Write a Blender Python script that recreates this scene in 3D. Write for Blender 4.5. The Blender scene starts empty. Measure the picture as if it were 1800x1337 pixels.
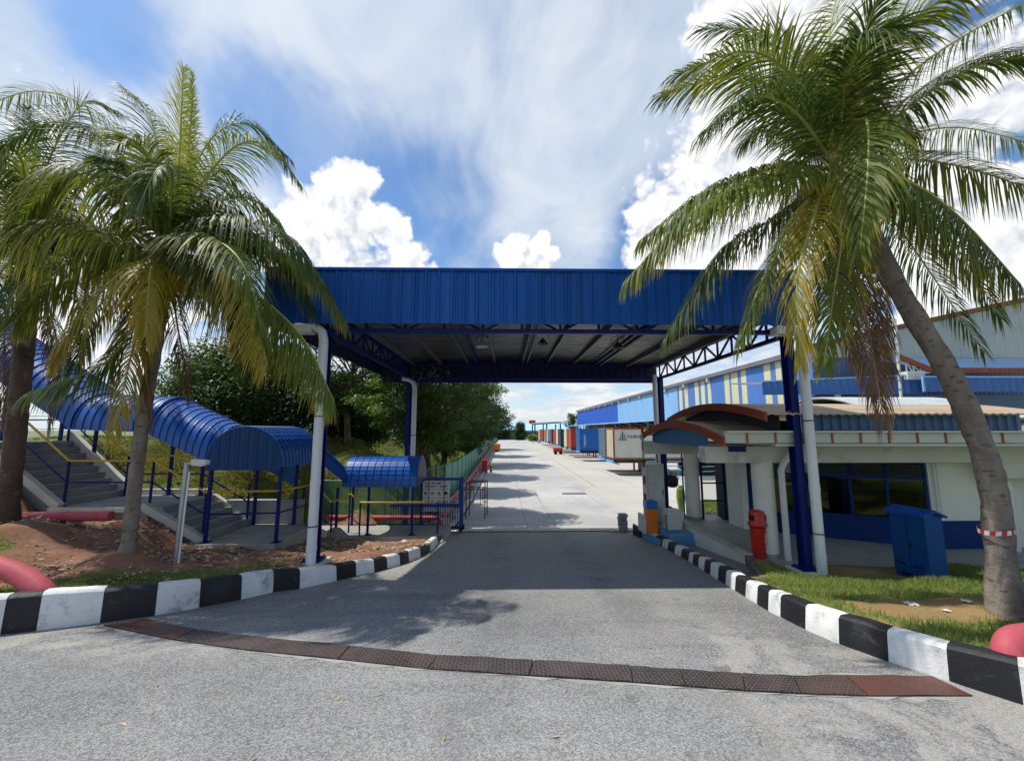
import bpy, math, random
import numpy as np
from mathutils import Vector, Matrix, Quaternion

# ------------------------------------------------------------------ camera
SC = bpy.context.scene
COL = SC.collection
EYE = 3.75                       # camera height above the far yard (z = 0)
FPX = 700.0                      # focal length in pixels of the 1800 px wide photograph
PITCH = math.atan(87 / FPX)
YAW = math.atan(12 / FPX)
cam_d = bpy.data.cameras.new('camera')
cam_d.sensor_fit = 'HORIZONTAL'
cam_d.sensor_width = 36
cam_d.lens = 36 * FPX / 1800
cam_d.clip_start = 0.05
cam_d.clip_end = 6000
cam = bpy.data.objects.new('camera', cam_d)
COL.objects.link(cam)
cam.location = (0, 0, EYE)
cam.rotation_euler = (math.pi / 2 + PITCH, 0, -YAW)
SC.camera = cam

# ------------------------------------------------------------------ sun
SUN = Vector((-0.56, 0.07, 1.0)).normalized()
sun_d = bpy.data.lights.new('sun', 'SUN')
sun_d.energy = 4.1
sun_d.angle = math.radians(0.8)
sun_d.color = (1.0, 0.955, 0.88)
sun = bpy.data.objects.new('sun', sun_d)
COL.objects.link(sun)
sun.rotation_euler = SUN.to_track_quat('Z', 'Y').to_euler()
sun.location = (-20, 5, 40)

SC.view_settings.view_transform = 'Standard'
SC.view_settings.look = 'None'
SC.view_settings.exposure = 0.2
SC.view_settings.gamma = 1.0
SC.view_settings.use_curve_mapping = False


# ------------------------------------------------------------------ pixel <-> world (measured on the photograph)
def ray(px, py):
    dx, dy = (px - 900) / FPX, (668 - py) / FPX
    cp, sp, cy, sy = math.cos(PITCH), math.sin(PITCH), math.cos(YAW), math.sin(YAW)
    F = Vector((sy * cp, cy * cp, sp))
    Rr = Vector((cy, -sy, 0))
    U = Vector((-sy * sp, -cy * sp, cp))
    return (F + Rr * dx + U * dy).normalized()


def at(px, py, Y):
    d = ray(px, py)
    return Vector((0, 0, EYE)) + d * (Y / d.y)


def atX(px, py, X):
    d = ray(px, py)
    return Vector((0, 0, EYE)) + d * (X / d.x)


def atZ(px, py, z):
    d = ray(px, py)
    return Vector((0, 0, EYE)) + d * ((z - EYE) / d.z)


def lerp_tab(tab, v):
    if v <= tab[0][0]:
        return tab[0][1]
    for (a, za), (b, zb) in zip(tab, tab[1:]):
        if v <= b:
            t = (v - a) / (b - a)
            return za + (zb - za) * t
    return tab[-1][1]


ROAD = [(-40, 1.75), (0, 1.62), (3.2, 1.54), (4.5, 1.44), (6, 1.26), (7.5, 1.08), (9, .91), (11, .69), (13.3, .46), (16, .26), (20, .08), (24, 0.0)]


def zr(y):
    return lerp_tab(ROAD, y)


def gnd(px, py, f=None, off=0.0):
    d = ray(px, py)
    lo, hi = 0.3, 200.0
    f = f or (lambda x, y: zr(y))
    t = lo
    prev = None
    while t < hi:
        p = Vector((0, 0, EYE)) + d * t
        h = p.z - f(p.x, p.y) - off
        if h <= 0:
            a, b = prev or 0.0, t
            for _ in range(30):
                m = (a + b) / 2
                p = Vector((0, 0, EYE)) + d * m
                if p.z - f(p.x, p.y) - off > 0:
                    a = m
                else:
                    b = m
            return Vector((0, 0, EYE)) + d * b
        prev = t
        t *= 1.02
    return Vector((0, 0, EYE)) + d * hi


# ------------------------------------------------------------------ materials
def lin(h):
    h = h.lstrip('#')
    v = [int(h[i:i + 2], 16) / 255 for i in (0, 2, 4)]
    return tuple((c / 12.92 if c <= .04045 else ((c + .055) / 1.055) ** 2.4) for c in v) + (1.0,)


class NT:
    """small helper to wire shader nodes"""
    def __init__(s, nt):
        s.nt = nt

    def n(s, typ, ins=None, **kw):
        nd = s.nt.nodes.new(typ)
        for k, v in kw.items():
            setattr(nd, k, v)
        if ins:
            for k, v in ins.items():
                s.put(nd, k, v)
        return nd

    def put(s, nd, k, v):
        sock = nd.inputs[k]
        if hasattr(v, 'is_output') or isinstance(v, bpy.types.NodeSocket):
            s.nt.links.new(v, sock)
        else:
            sock.default_value = v

    def m(s, op, a, b=None, c=None, clamp=False):
        nd = s.nt.nodes.new('ShaderNodeMath')
        nd.operation = op
        nd.use_clamp = clamp
        for i, v in enumerate((a, b, c)):
            if v is not None:
                s.put(nd, i, v)
        return nd.outputs[0]

    def vm(s, op, a, b=None, scale=None):
        nd = s.nt.nodes.new('ShaderNodeVectorMath')
        nd.operation = op
        s.put(nd, 0, a)
        if b is not None:
            s.put(nd, 1, b)
        if scale is not None:
            s.put(nd, 3, scale)
        return nd.outputs['Value'] if op in ('LENGTH', 'DISTANCE', 'DOT_PRODUCT') else nd.outputs[0]

    def noise(s, vec, scale, detail=4, rough=.55, dist=0.0, out=0):
        nd = s.n('ShaderNodeTexNoise', {'Scale': scale, 'Detail': detail, 'Roughness': rough, 'Distortion': dist})
        s.put(nd, 'Vector', vec)
        return nd.outputs[out]

    def ramp(s, v, lo, hi):
        nd = s.nt.nodes.new('ShaderNodeMapRange')
        nd.interpolation_type = 'SMOOTHSTEP'
        s.put(nd, 0, v)
        nd.inputs[1].default_value = lo
        nd.inputs[2].default_value = hi
        return nd.outputs[0]

    def mix(s, f, a, b, mode='MIX'):
        nd = s.nt.nodes.new('ShaderNodeMix')
        nd.data_type = 'RGBA'
        nd.blend_type = mode
        s.put(nd, 0, f)
        s.put(nd, 6, a)
        s.put(nd, 7, b)
        return nd.outputs[2]

    def map(s, vec, loc=(0, 0, 0), rot=(0, 0, 0), scale=(1, 1, 1)):
        nd = s.nt.nodes.new('ShaderNodeMapping')
        s.put(nd, 0, vec)
        nd.inputs[1].default_value = loc
        nd.inputs[2].default_value = rot
        nd.inputs[3].default_value = scale
        return nd.outputs[0]


MATS = {}


def newmat(name):
    m = bpy.data.materials.new(name)
    m.use_nodes = True
    m.node_tree.nodes.clear()
    k = NT(m.node_tree)
    out = k.n('ShaderNodeOutputMaterial')
    MATS[name] = m
    return m, k, out


def mat(name, col, rough=.5, var=.12, vscale=1.5, spec=.5, metal=0.0, bump=0.0, bscale=60, dirt=None, dirt_amt=.5,
        dscale=2.5, dlo=.5, dhi=.75, stretch=(1, 1, 1), coat=0.0, rnd=0.0):
    """painted / plain surface: base colour with soft mottling, optional dirt colour in patches, fine bump"""
    m, k, out = newmat(name)
    col = lin(col) if isinstance(col, str) else col
    pos = k.n('ShaderNodeNewGeometry').outputs['Position']
    p = k.map(pos, scale=stretch) if stretch != (1, 1, 1) else pos
    n1 = k.noise(p, vscale, 5, .6)
    dark = tuple(c * (1 - var) for c in col[:3]) + (1,)
    lite = tuple(min(1, c * (1 + var)) for c in col[:3]) + (1,)
    c = k.mix(k.ramp(n1, .3, .7), dark, lite)
    if dirt:
        dcol = lin(dirt)
        n2 = k.noise(p, dscale, 8, .68)
        c = k.mix(k.m('MULTIPLY', k.ramp(n2, dlo, dhi), dirt_amt), c, dcol)
    if rnd:
        oi = k.n('ShaderNodeObjectInfo').outputs['Random']
        hs = k.n('ShaderNodeHueSaturation', {'Color': c})
        k.put(hs, 'Value', k.m('MULTIPLY_ADD', oi, rnd, 1 - rnd / 2))
        c = hs.outputs[0]
    b = k.n('ShaderNodeBsdfPrincipled', {'Base Color': c, 'Metallic': metal, 'Specular IOR Level': spec})
    k.put(b, 'Roughness', k.m('MULTIPLY_ADD', k.noise(p, vscale * 3, 4), .25, rough - .12, clamp=True))
    if coat:
        b.inputs['Coat Weight'].default_value = coat
        b.inputs['Coat Roughness'].default_value = .15
    if bump:
        bp = k.n('ShaderNodeBump', {'Strength': bump, 'Distance': .02})
        k.put(bp, 'Height', k.noise(p, bscale, 6, .6))
        k.put(b, 'Normal', bp.outputs[0])
    k.put(out, 0, b.outputs[0])
    return m


# ------------------------------------------------------------------ mesh builder
def root_loc(o):
    v = Vector((0, 0, 0))
    while o is not None:
        v += o.location
        o = o.parent
    return v


class MB:
    def __init__(s):
        s.v, s.f = [], []

    def add(s, vs, fs):
        o = len(s.v)
        s.v += [tuple(x) for x in vs]
        s.f += [tuple(i + o for i in f) for f in fs]
        return s

    def quad(s, a, b, c, d):
        return s.add((a, b, c, d), ((0, 1, 2, 3),))

    def box(s, x0, y0, z0, x1, y1, z1, bev=0.0):
        if bev <= 0:
            vs = [(x, y, z) for z in (z0, z1) for x, y in ((x0, y0), (x1, y0), (x1, y1), (x0, y1))]
            return s.add(vs, ((0, 3, 2, 1), (4, 5, 6, 7), (0, 1, 5, 4), (1, 2, 6, 5), (2, 3, 7, 6), (3, 0, 4, 7)))
        b = min(bev, (x1 - x0) / 2.01, (y1 - y0) / 2.01, (z1 - z0) / 2.01)
        prof = [((x0 + b, y0), (x1 - b, y0), (x1, y0 + b), (x1, y1 - b), (x1 - b, y1), (x0 + b, y1), (x0, y1 - b), (x0, y0 + b))]
        P = prof[0]
        cx, cy = (x0 + x1) / 2, (y0 + y1) / 2

        def ins(q):
            return (q[0] + (b if q[0] < cx else -b) * (1 if q[0] in (x0, x1) else 0), q[1] + (b if q[1] < cy else -b) * (1 if q[1] in (y0, y1) else 0))
        Q = [ins(q) for q in P]
        vs = [(x, y, z0) for x, y in Q] + [(x, y, z0 + b) for x, y in P] + [(x, y, z1 - b) for x, y in P] + [(x, y, z1) for x, y in Q]
        fs = [tuple(range(7, -1, -1)), tuple(range(24, 32))]
        for r in range(3):
            for i in range(8):
                j = (i + 1) % 8
                fs.append((r * 8 + i, r * 8 + j, r * 8 + 8 + j, r * 8 + 8 + i))
        return s.add(vs, fs)

    def beam(s, p0, p1, w, h, up=(0, 0, 1)):
        """rectangular bar from p0 to p1, width w (sideways) and height h (along up)"""
        p0, p1 = Vector(p0), Vector(p1)
        t = (p1 - p0).normalized()
        up = Vector(up)
        if abs(t.dot(up)) > .98:
            up = Vector((0, 1, 0)) if abs(t.y) < .9 else Vector((1, 0, 0))
        sd = t.cross(up).normalized()
        u = sd.cross(t).normalized()
        vs = []
        for p in (p0, p1):
            for a, b in ((-1, -1), (1, -1), (1, 1), (-1, 1)):
                vs.append(p + sd * (a * w / 2) + u * (b * h / 2))
        return s.add(vs, ((0, 1, 2, 3), (7, 6, 5, 4), (0, 4, 5, 1), (1, 5, 6, 2), (2, 6, 7, 3), (3, 7, 4, 0)))

    def tube(s, pts, r, n=8, cap=True):
        pts = [Vector(p) for p in pts]
        rs = r if isinstance(r, (list, tuple)) else [r] * len(pts)
        ref = None
        rings = []
        for i, p in enumerate(pts):
            if i == 0:
                t = pts[1] - p
            elif i == len(pts) - 1:
                t = p - pts[i - 1]
            else:
                t = (pts[i + 1] - p).normalized() + (p - pts[i - 1]).normalized()
            t.normalize()
            if ref is None:
                ref = Vector((0, 0, 1)) if abs(t.z) < .9 else Vector((1, 0, 0))
            a = ref - t * ref.dot(t)
            a.normalize()
            b = t.cross(a)
            ref = a
            rings.append([p + a * (rs[i] * math.cos(2 * math.pi * k / n)) + b * (rs[i] * math.sin(2 * math.pi * k / n)) for k in range(n)])
        vs = [v for rg in rings for v in rg]
        fs = []
        for i in range(len(rings) - 1):
            for k in range(n):
                j = (k + 1) % n
                fs.append((i * n + k, i * n + j, i * n + n + j, i * n + n + k))
        if cap:
            fs.append(tuple(range(n - 1, -1, -1)))
            fs.append(tuple(range((len(rings) - 1) * n, len(rings) * n)))
        return s.add(vs, fs)

    def cyl(s, x, y, z0, z1, r, n=16, r1=None):
        return s.tube([(x, y, z0), (x, y, z1)], [r, r1 if r1 is not None else r], n)

    def grid(s, rows):
        """rows of equal length lists of points -> quads"""
        n = len(rows[0])
        vs = [p for r in rows for p in r]
        fs = []
        for i in range(len(rows) - 1):
            for k in range(n - 1):
                fs.append((i * n + k, i * n + k + 1, (i + 1) * n + k + 1, (i + 1) * n + k))
        return s.add(vs, fs)

    def solid(s, rows, d):
        """a grid thickened along vector d"""
        d = Vector(d)
        n, m = len(rows[0]), len(rows)
        o = len(s.v)
        s.grid(rows)
        s.grid([[Vector(p) + d for p in r][::-1] for r in rows])
        b = o + n * m

        def A(i, k):
            return o + i * n + k

        def B(i, k):
            return b + i * n + (n - 1 - k)
        for i in range(m - 1):
            s.f.append((A(i, 0), A(i + 1, 0), B(i + 1, 0), B(i, 0)))
            s.f.append((A(i + 1, n - 1), A(i, n - 1), B(i, n - 1), B(i + 1, n - 1)))
        for k in range(n - 1):
            s.f.append((A(0, k + 1), A(0, k), B(0, k), B(0, k + 1)))
            s.f.append((A(m - 1, k), A(m - 1, k + 1), B(m - 1, k + 1), B(m - 1, k)))
        return s

    def lathe(s, x, y, prof, n=20):
        rings = [[(x + r * math.cos(2 * math.pi * k / n), y + r * math.sin(2 * math.pi * k / n), z) for k in range(n)] for r, z in prof]
        vs = [p for rg in rings for p in rg]
        fs = []
        for i in range(len(rings) - 1):
            for k in range(n):
                j = (k + 1) % n
                fs.append((i * n + k, i * n + j, i * n + n + j, i * n + n + k))
        fs.append(tuple(range(n - 1, -1, -1)))
        fs.append(tuple(range((len(rings) - 1) * n, len(rings) * n)))
        return s.add(vs, fs)

    def mesh(s, name, m, org=(0, 0, 0), smooth=False):
        me = bpy.data.meshes.new(name)
        o = Vector(org)
        me.from_pydata([(x - o.x, y - o.y, z - o.z) for x, y, z in s.v], [], s.f)
        me.validate()
        ml = m if isinstance(m, (list, tuple)) else [m]
        for mm in ml:
            me.materials.append(MATS[mm] if isinstance(mm, str) else mm)
        if smooth:
            me.polygons.foreach_set('use_smooth', [True] * len(me.polygons))
            if smooth != 'all':
                try:
                    me.set_sharp_from_angle(angle=math.radians(smooth if isinstance(smooth, (int, float)) and smooth > 1 else 40))
                except Exception:
                    pass
        me.update()
        return me

    def build(s, name, m, parent=None, smooth=False, org=None):
        base = root_loc(parent) if parent is not None else Vector((0, 0, 0))
        if org is None:
            if parent is not None:
                org = base
            else:
                a = np.array([tuple(v) for v in s.v])
                org = Vector(((a[:, 0].min() + a[:, 0].max()) / 2, (a[:, 1].min() + a[:, 1].max()) / 2, a[:, 2].min()))
        org = Vector(org)
        o = bpy.data.objects.new(name, s.mesh(name, m, org, smooth))
        o.location = org - base
        COL.objects.link(o)
        if parent is not None:
            o.parent = parent
        return o


def tag(o, label=None, cat=None, group=None, kind=None):
    if label:
        o['label'] = label
    if cat:
        o['category'] = cat
    if group:
        o['group'] = group
    if kind:
        o['kind'] = kind
    return o


def thing(name, loc, label, cat, group=None):
    o = bpy.data.objects.new(name, None)
    o.empty_display_size = .2
    COL.objects.link(o)
    o.location = loc
    return tag(o, label, cat, group)


def inst(src, parent=None, loc=None, rz=None, scale=None, name=None):
    """a copy of one mesh object that shares its mesh"""
    c = src.copy()
    COL.objects.link(c)
    if parent is not None:
        c.parent = parent
    if loc is not None:
        c.location = loc
    if rz is not None:
        c.rotation_euler = (0, 0, rz)
    if scale is not None:
        c.scale = scale
    return c


def kids(o):
    return [c for c in bpy.data.objects if c.parent == o]


def dup(root, loc, label=None, rz=None):
    c = root.copy()
    COL.objects.link(c)
    c.location = loc
    if rz is not None:
        c.rotation_euler = (0, 0, rz)
    if label:
        c['label'] = label
    for ch in kids(root):
        d = inst(ch, c)
        for g in kids(ch):
            inst(g, d)
    return c


def text_obj(body, size, m, parent, org, right, up, name='lettering', align='CENTER', ext=.002):
    cu = bpy.data.curves.new(name, 'FONT')
    cu.body = body
    cu.size = size
    cu.align_x = align
    cu.align_y = 'CENTER'
    cu.extrude = ext
    t = bpy.data.objects.new('tmp', cu)
    COL.objects.link(t)
    dg = bpy.context.evaluated_depsgraph_get()
    me = bpy.data.meshes.new_from_object(t.evaluated_get(dg))
    bpy.data.objects.remove(t)
    me.name = name
    me.materials.clear()
    me.materials.append(MATS[m])
    r, u = Vector(right).normalized(), Vector(up).normalized()
    n = r.cross(u)
    M = Matrix((r, u, n)).transposed()
    me.transform(M.to_4x4())
    o = bpy.data.objects.new(name, me)
    COL.objects.link(o)
    o.parent = parent
    o.location = Vector(org) - root_loc(parent)
    return o


RND = random.Random(11)
# ------------------------------------------------------------------ sky: Nishita + procedural clouds by direction
def build_world():
    w = bpy.data.worlds.new('World')
    SC.world = w
    w.use_nodes = True
    w.cycles.sampling_method = 'MANUAL'
    w.cycles.sample_map_resolution = 256
    w.node_tree.nodes.clear()
    k = NT(w.node_tree)
    out = k.n('ShaderNodeOutputWorld')
    sky = k.n('ShaderNodeTexSky', sky_type='NISHITA', sun_disc=False)
    sky.sun_elevation = math.asin(SUN.z)
    sky.sun_rotation = math.atan2(SUN.x, SUN.y)
    sky.altitude = 50
    sky.air_density = 1.0
    sky.dust_density = .7
    sky.ozone_density = 2.5
    STR = .1
    D = k.n('ShaderNodeTexCoord').outputs['Generated']
    sep = k.n('ShaderNodeSeparateXYZ', {0: D})
    x, y, z = sep.outputs
    zz = k.m('ADD', k.m('MAXIMUM', z, 0.0), .13)
    pl = k.n('ShaderNodeCombineXYZ', {0: k.m('DIVIDE', x, zz), 1: k.m('DIVIDE', y, zz), 2: 0.0}).outputs[0]

    def blob(px, py, r, vec, sx=1.0):
        c = ray(px, py)
        e = k.m('DIVIDE', k.vm('DISTANCE', vec, tuple(c)), r / FPX * .86)
        return k.m('SUBTRACT', 1.0, e)

    def mx(lst):
        a = lst[0]
        for b in lst[1:]:
            a = k.m('MAXIMUM', a, b)
        return a

    # --- high thin veil, streaked towards the far horizon
    warp = k.noise(pl, .8, 3, .5, out=1)
    wv = k.vm('SCALE', k.vm('SUBTRACT', warp, (.5, .5, .5)), scale=.9)
    plw = k.vm('ADD', pl, wv)
    st = k.map(plw, rot=(0, 0, math.radians(14)), scale=(1.5, .42, 1))
    n_st = k.noise(st, 1.5, 9, .62, .35)
    n_big = k.noise(k.map(plw, loc=(3.1, 1.7, 0)), .55, 3, .5)
    n_fine = k.noise(k.map(plw, rot=(0, 0, math.radians(-20)), scale=(1, .6, 1)), 5.0, 7, .65)
    Dw = k.vm('ADD', D, k.vm('SCALE', k.vm('SUBTRACT', k.noise(D, 2.2, 5, .6, out=1), (.5, .5, .5)), scale=.42))
    bias = mx([blob(1080, 120, 330, Dw), blob(1010, 270, 250, Dw), blob(900, 370, 150, Dw), blob(480, 60, 260, Dw),
               blob(90, 200, 260, Dw), blob(700, 40, 180, Dw), blob(1250, 250, 240, Dw), blob(300, 250, 200, Dw), blob(400, 180, 150, Dw)])
    hole = mx([blob(700, 335, 190, Dw), blob(1190, 420, 120, Dw), blob(1760, 150, 190, Dw), blob(555, 240, 120, Dw), blob(240, 110, 90, Dw)])
    bias = k.ramp(bias, -.5, .55)
    hole = k.ramp(hole, -.35, .5)
    v = k.m('ADD', k.m('MULTIPLY_ADD', n_st, 1.25, -.64), k.m('MULTIPLY_ADD', n_fine, .38, -.19))
    v = k.m('ADD', v, k.m('MULTIPLY_ADD', n_big, .4, -.2))
    v = k.m('ADD', v, k.m('MULTIPLY_ADD', bias, .52, .26))
    v = k.m('SUBTRACT', v, k.m('MULTIPLY', hole, .5))
    veil = k.m('MULTIPLY', k.ramp(v, .05, .92), .9)
    sk = k.vm('SCALE', sky.outputs[0], scale=STR)
    skc = k.mix(1.0, sk, (1.02, 1.28, 1.46, 1), 'MULTIPLY')
    n_sh = k.noise(k.map(plw, loc=(5, 2, 0)), 1.6, 5, .6)
    veil_col = k.mix(k.ramp(n_sh, .35, .68), (.54, .63, .75, 1), (.76, .80, .85, 1))
    c = k.mix(veil, skc, veil_col)
    # --- pale haze towards the horizon
    hz = k.m('MULTIPLY', k.m('POWER', k.m('SUBTRACT', 1.0, k.m('MAXIMUM', z, 0.0), clamp=True), 9.0), .75)
    c = k.mix(hz, c, (.70, .76, .82, 1))
    # --- low broken grey cloud just above the horizon
    lo = k.noise(k.map(D, scale=(2.2, 2.2, 9)), 3.2, 8, .62)
    lowm = k.m('MULTIPLY', k.ramp(lo, .38, .60), k.m('MULTIPLY', k.ramp(z, .0, .02), k.m('SUBTRACT', 1.0, k.ramp(z, .14, .32))))
    c = k.mix(k.m('MULTIPLY', lowm, .9), c, k.mix(k.ramp(k.noise(k.map(D, scale=(2.6, 2.6, 8)), 5.0, 5, .6), .35, .65), (.60, .64, .70, 1), (.86, .86, .85, 1)))
    # --- cumulus heads
    w1 = k.vm('SCALE', k.vm('SUBTRACT', k.noise(D, 9, 5, .6, out=1), (.5, .5, .5)), scale=.075)
    Dc = k.vm('ADD', D, w1)

    def billow(vec):
        vo = k.n('ShaderNodeTexVoronoi', {'Scale': 17.0, 'Detail': 2.0, 'Roughness': .5, 'Lacunarity': 2.3}, feature='F1')
        k.put(vo, 'Vector', vec)
        return k.m('SUBTRACT', .42, vo.outputs['Distance'])

    heads = [(622, 330, 66), (585, 335, 60), (560, 375, 85), (620, 400, 100), (690, 415, 68), (730, 450, 48), (530, 450, 120), (640, 500, 140), (500, 400, 70), (748, 490, 48), (690, 500, 100),
             (910, 425, 36), (945, 438, 40), (884, 448, 32), (972, 452, 30), (930, 490, 75),
             (1270, 205, 70), (1225, 300, 90), (1165, 370, 75), (1140, 430, 65), (1300, 80, 110), (1350, 30, 130), (1300, 330, 190), (1480, 20, 170), (1450, 180, 180), (1560, 300, 220), (1640, 200, 120), (1700, 390, 170),
             (1790, 500, 170), (1250, 470, 150), (160, 520, 160), (20, 420, 170), (-300, 300, 250), (2150, 380, 300)]

    def mass(vec):
        return mx([blob(px, py, r, vec) for px, py, r in heads])
    m0 = mass(Dc)
    d0 = k.m('ADD', m0, k.m('MULTIPLY', billow(Dc), .5))
    d0 = k.m('ADD', d0, k.m('MULTIPLY_ADD', k.noise(D, 42, 4, .6), .16, -.08))
    # further cumulus round the rest of the sky, seen only from elsewhere
    ring = k.noise(k.map(D, scale=(1, 1, 1.6)), 2.6, 5, .6)
    ringm = k.m('MULTIPLY', k.ramp(ring, .56, .62), k.m('MULTIPLY', k.ramp(k.m('MULTIPLY', y, -1.0), .1, .4), k.ramp(z, .02, .1)))
    al = k.m('MAXIMUM', k.ramp(d0, -.01, .27), ringm)
    sd = Vector((-.55, -.1, .8))
    m1 = mass(k.vm('ADD', Dc, tuple(sd * .07)))
    rel = k.m('SUBTRACT', billow(Dc), billow(k.vm('ADD', Dc, tuple(sd * .022))))
    big = k.m('SUBTRACT', m0, m1)
    soft = k.noise(D, 6.5, 4, .6)
    lit = k.m('MULTIPLY_ADD', rel, .95, .50)
    lit = k.m('ADD', lit, k.m('MULTIPLY', big, .36))
    lit = k.m('ADD', lit, k.m('MULTIPLY_ADD', soft, .8, -.4))
    lit = k.m('SUBTRACT', lit, k.m('MULTIPLY', k.ramp(m0, .25, .9), .18))
    cc = k.mix(k.ramp(lit, -.25, .62), (.56, .61, .68, 1), (.95, .95, .94, 1))
    c = k.mix(k.m('MULTIPLY', al, .97), c, cc)
    # below the horizon: plain hazy ground colour
    c = k.mix(k.ramp(z, -.03, -.005), (.22, .22, .20, 1), c)
    c = k.vm('SCALE', c, scale=1 / STR)
    bg = k.n('ShaderNodeBackground', {'Strength': STR})
    k.put(bg, 'Color', c)
    k.put(out, 0, bg.outputs[0])


build_world()
# ------------------------------------------------------------------ materials
BLUE = '0D4690'
mat('blue_paint', BLUE, .45, .10, 2.0, spec=.25, dirt='3A4657', dirt_amt=.35, dlo=.55, dhi=.8)
mat('blue_cladding', '0B4C92', .48, .12, 1.2, spec=.25, dirt='56687E', dirt_amt=.42, dscale=1.3, stretch=(5, 5, .3), dlo=.52, dhi=.8, rnd=.14)
mat('blue_steel', '0B1D60', .45, .10, 2.5, spec=.2, dirt='43383A', dirt_amt=.3)
mat('barrel_blue', '0F55A8', .34, .10, 1.5, spec=.45, dirt='5F7C9E', dirt_amt=.32, dscale=3, rnd=.10)
mat('rib_blue', '10458E', .35, .06, 1.5)
mat('blue_shaded', '0B1C40', .5, .1, 1.5)  # cladding blue darkened for inner and end faces, their shade put into the colour
mat('gable_blue', '0B4072', .45, .08, 2, spec=.25, stretch=(2, 2, .3), rnd=.08)
mat('white_pvc', 'D6D8D6', .4, .05, 1.5, dirt='8E9088', dirt_amt=.4, dlo=.52, dhi=.85, stretch=(1, 1, .4))
mat('grey_strap', '4A4C4C', .4)
mat('galv', '9EA3A6', .38, .12, 5, metal=.7)
mat('concrete', '96958D', .8, .14, 1.4, bump=.25, bscale=45, dirt='5E5E57', dirt_amt=.5, dscale=1.8)
mat('concrete_step', '8C8D8B', .8, .12, 1.8, bump=.2, bscale=45, dirt='55554F', dirt_amt=.45, rnd=.10)
mat('concrete_pale', 'C0BCAE', .85, .12, 2, bump=.25, bscale=40, dirt='7A7466', dirt_amt=.55)
mat('yellow_paint', 'C9A227', .4, .08, 3)
mat('red_pipe', 'B4525C', .6, .12, 3, spec=.22, bump=.2, bscale=25, dirt='7A4440', dirt_amt=.6, dscale=4, dlo=.5, dhi=.7)
mat('rust', '6E3A28', .8, .25, 4, bump=.3, dirt='3A2118', dirt_amt=.6)
mat('purlin_steel', '5C6064', .5, .12, 5, metal=.5)
mat('dark_steel', '2A2C30', .5, .15, 4)
mat('black_rubber', '15161A', .7)
mat('kerb_white', 'D9DAD6', .7, .06, 3, bump=.35, bscale=30, dirt='6E6A5E', dirt_amt=.8, dscale=3.6, dlo=.50, dhi=.74, rnd=.08)
mat('kerb_black', '16161B', .6, .18, 3, bump=.35, bscale=30, dirt='6A6862', dirt_amt=.55, dscale=4.5, dlo=.55, dhi=.78, rnd=.3)
mat('white_wall', 'DEDED2', .75, .05, 1.0, dirt='8F917F', dirt_amt=.45, dscale=1.2, dlo=.5, dhi=.85, stretch=(1, 1, .5), bump=.06)
mat('beam_white', 'CFCFC6', .75, .06, 1.2, dirt='4C4D48', dirt_amt=.55, dscale=1.1, dlo=.56, dhi=.78, stretch=(1, 1, .8), bump=.06)
mat('dado_blue', '09306A', .6, .08, 1.5, spec=.2, dirt='28405E', dirt_amt=.4)
mat('rust_red', '8F4024', .6, .14, 3, dirt='4A2C1F', dirt_amt=.4)
mat('brick_red', 'A04A2C', .6, .14, 3)
mat('tin_rusty', 'A9957C', .55, .14, 1.5, dirt='7A5238', dirt_amt=.6, dscale=2, stretch=(.3, 2, 1), metal=.2)
mat('tin_pale', 'B9BEC0', .4, .1, 2, metal=.3, dirt='8B8676', dirt_amt=.4)
mat('gutter_cream', 'B9BDAE', .5, .06, 2, dirt='74786A', dirt_amt=.5, dlo=.5, dhi=.85)
mat('blue_grey_tin', '3C6A92', .45, .10, 1.5, dirt='2F4A60', dirt_amt=.4, stretch=(2, 2, .4))
mat('bin_red', 'C02A18', .4, .06, 3)
mat('orange', 'E07818', .4, .06, 3)
mat('bright_blue', '2C66B4', .4, .05, 3)
mat('sky_blue_paint', '5E9CC0', .6, .08, 2.5, dirt='3E6F8C', dirt_amt=.5)
mat('cabinet_white', 'C6C8C2', .45, .05, 2, dirt='8D9088', dirt_amt=.4)
mat('cabinet_blue', '0B4680', .48, .07, 2.5, spec=.22, dirt='1B3A66', dirt_amt=.4)
mat('black', '101114', .5)
mat('sign_white', 'D4D6D0', .5, .03)
mat('sign_red', 'B02226', .5)
mat('sign_grey', '7C807C', .5)
mat('sign_yellow', 'D2B824', .5)
mat('board_brown', '8F6A2E', .7, .1, 3)
mat('green_mesh', '2F7D66', .5, .1, 3)
mat('green_post', '1F5C4A', .5)
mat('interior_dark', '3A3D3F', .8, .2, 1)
mat('letter_blue', '26407E', .5)
mat('letter_white', 'E4E6EA', .5)
mat('tape_white', 'E0E0E0', .4)
mat('tape_red', 'C42B30', .4)
mat('litter_white', 'CFCFC8', .6)
mat('tyre', '17171A', .85, .1, 5)


def glass_mat():
    m, k, out = newmat('window_glass')
    g = k.n('ShaderNodeBsdfGlossy', {'Roughness': .03, 'Color': (.6, .62, .62, 1)})
    t = k.n('ShaderNodeBsdfTransparent', {'Color': (.42, .47, .47, 1)})
    fr = k.n('ShaderNodeFresnel', {'IOR': 1.5})
    f = k.m('MULTIPLY_ADD', fr.outputs[0], 1.2, .06, clamp=True)
    mx = k.n('ShaderNodeMixShader')
    k.put(mx, 0, f)
    k.put(mx, 1, t.outputs[0])
    k.put(mx, 2, g.outputs[0])
    k.put(out, 0, mx.outputs[0])


glass_mat()


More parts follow.
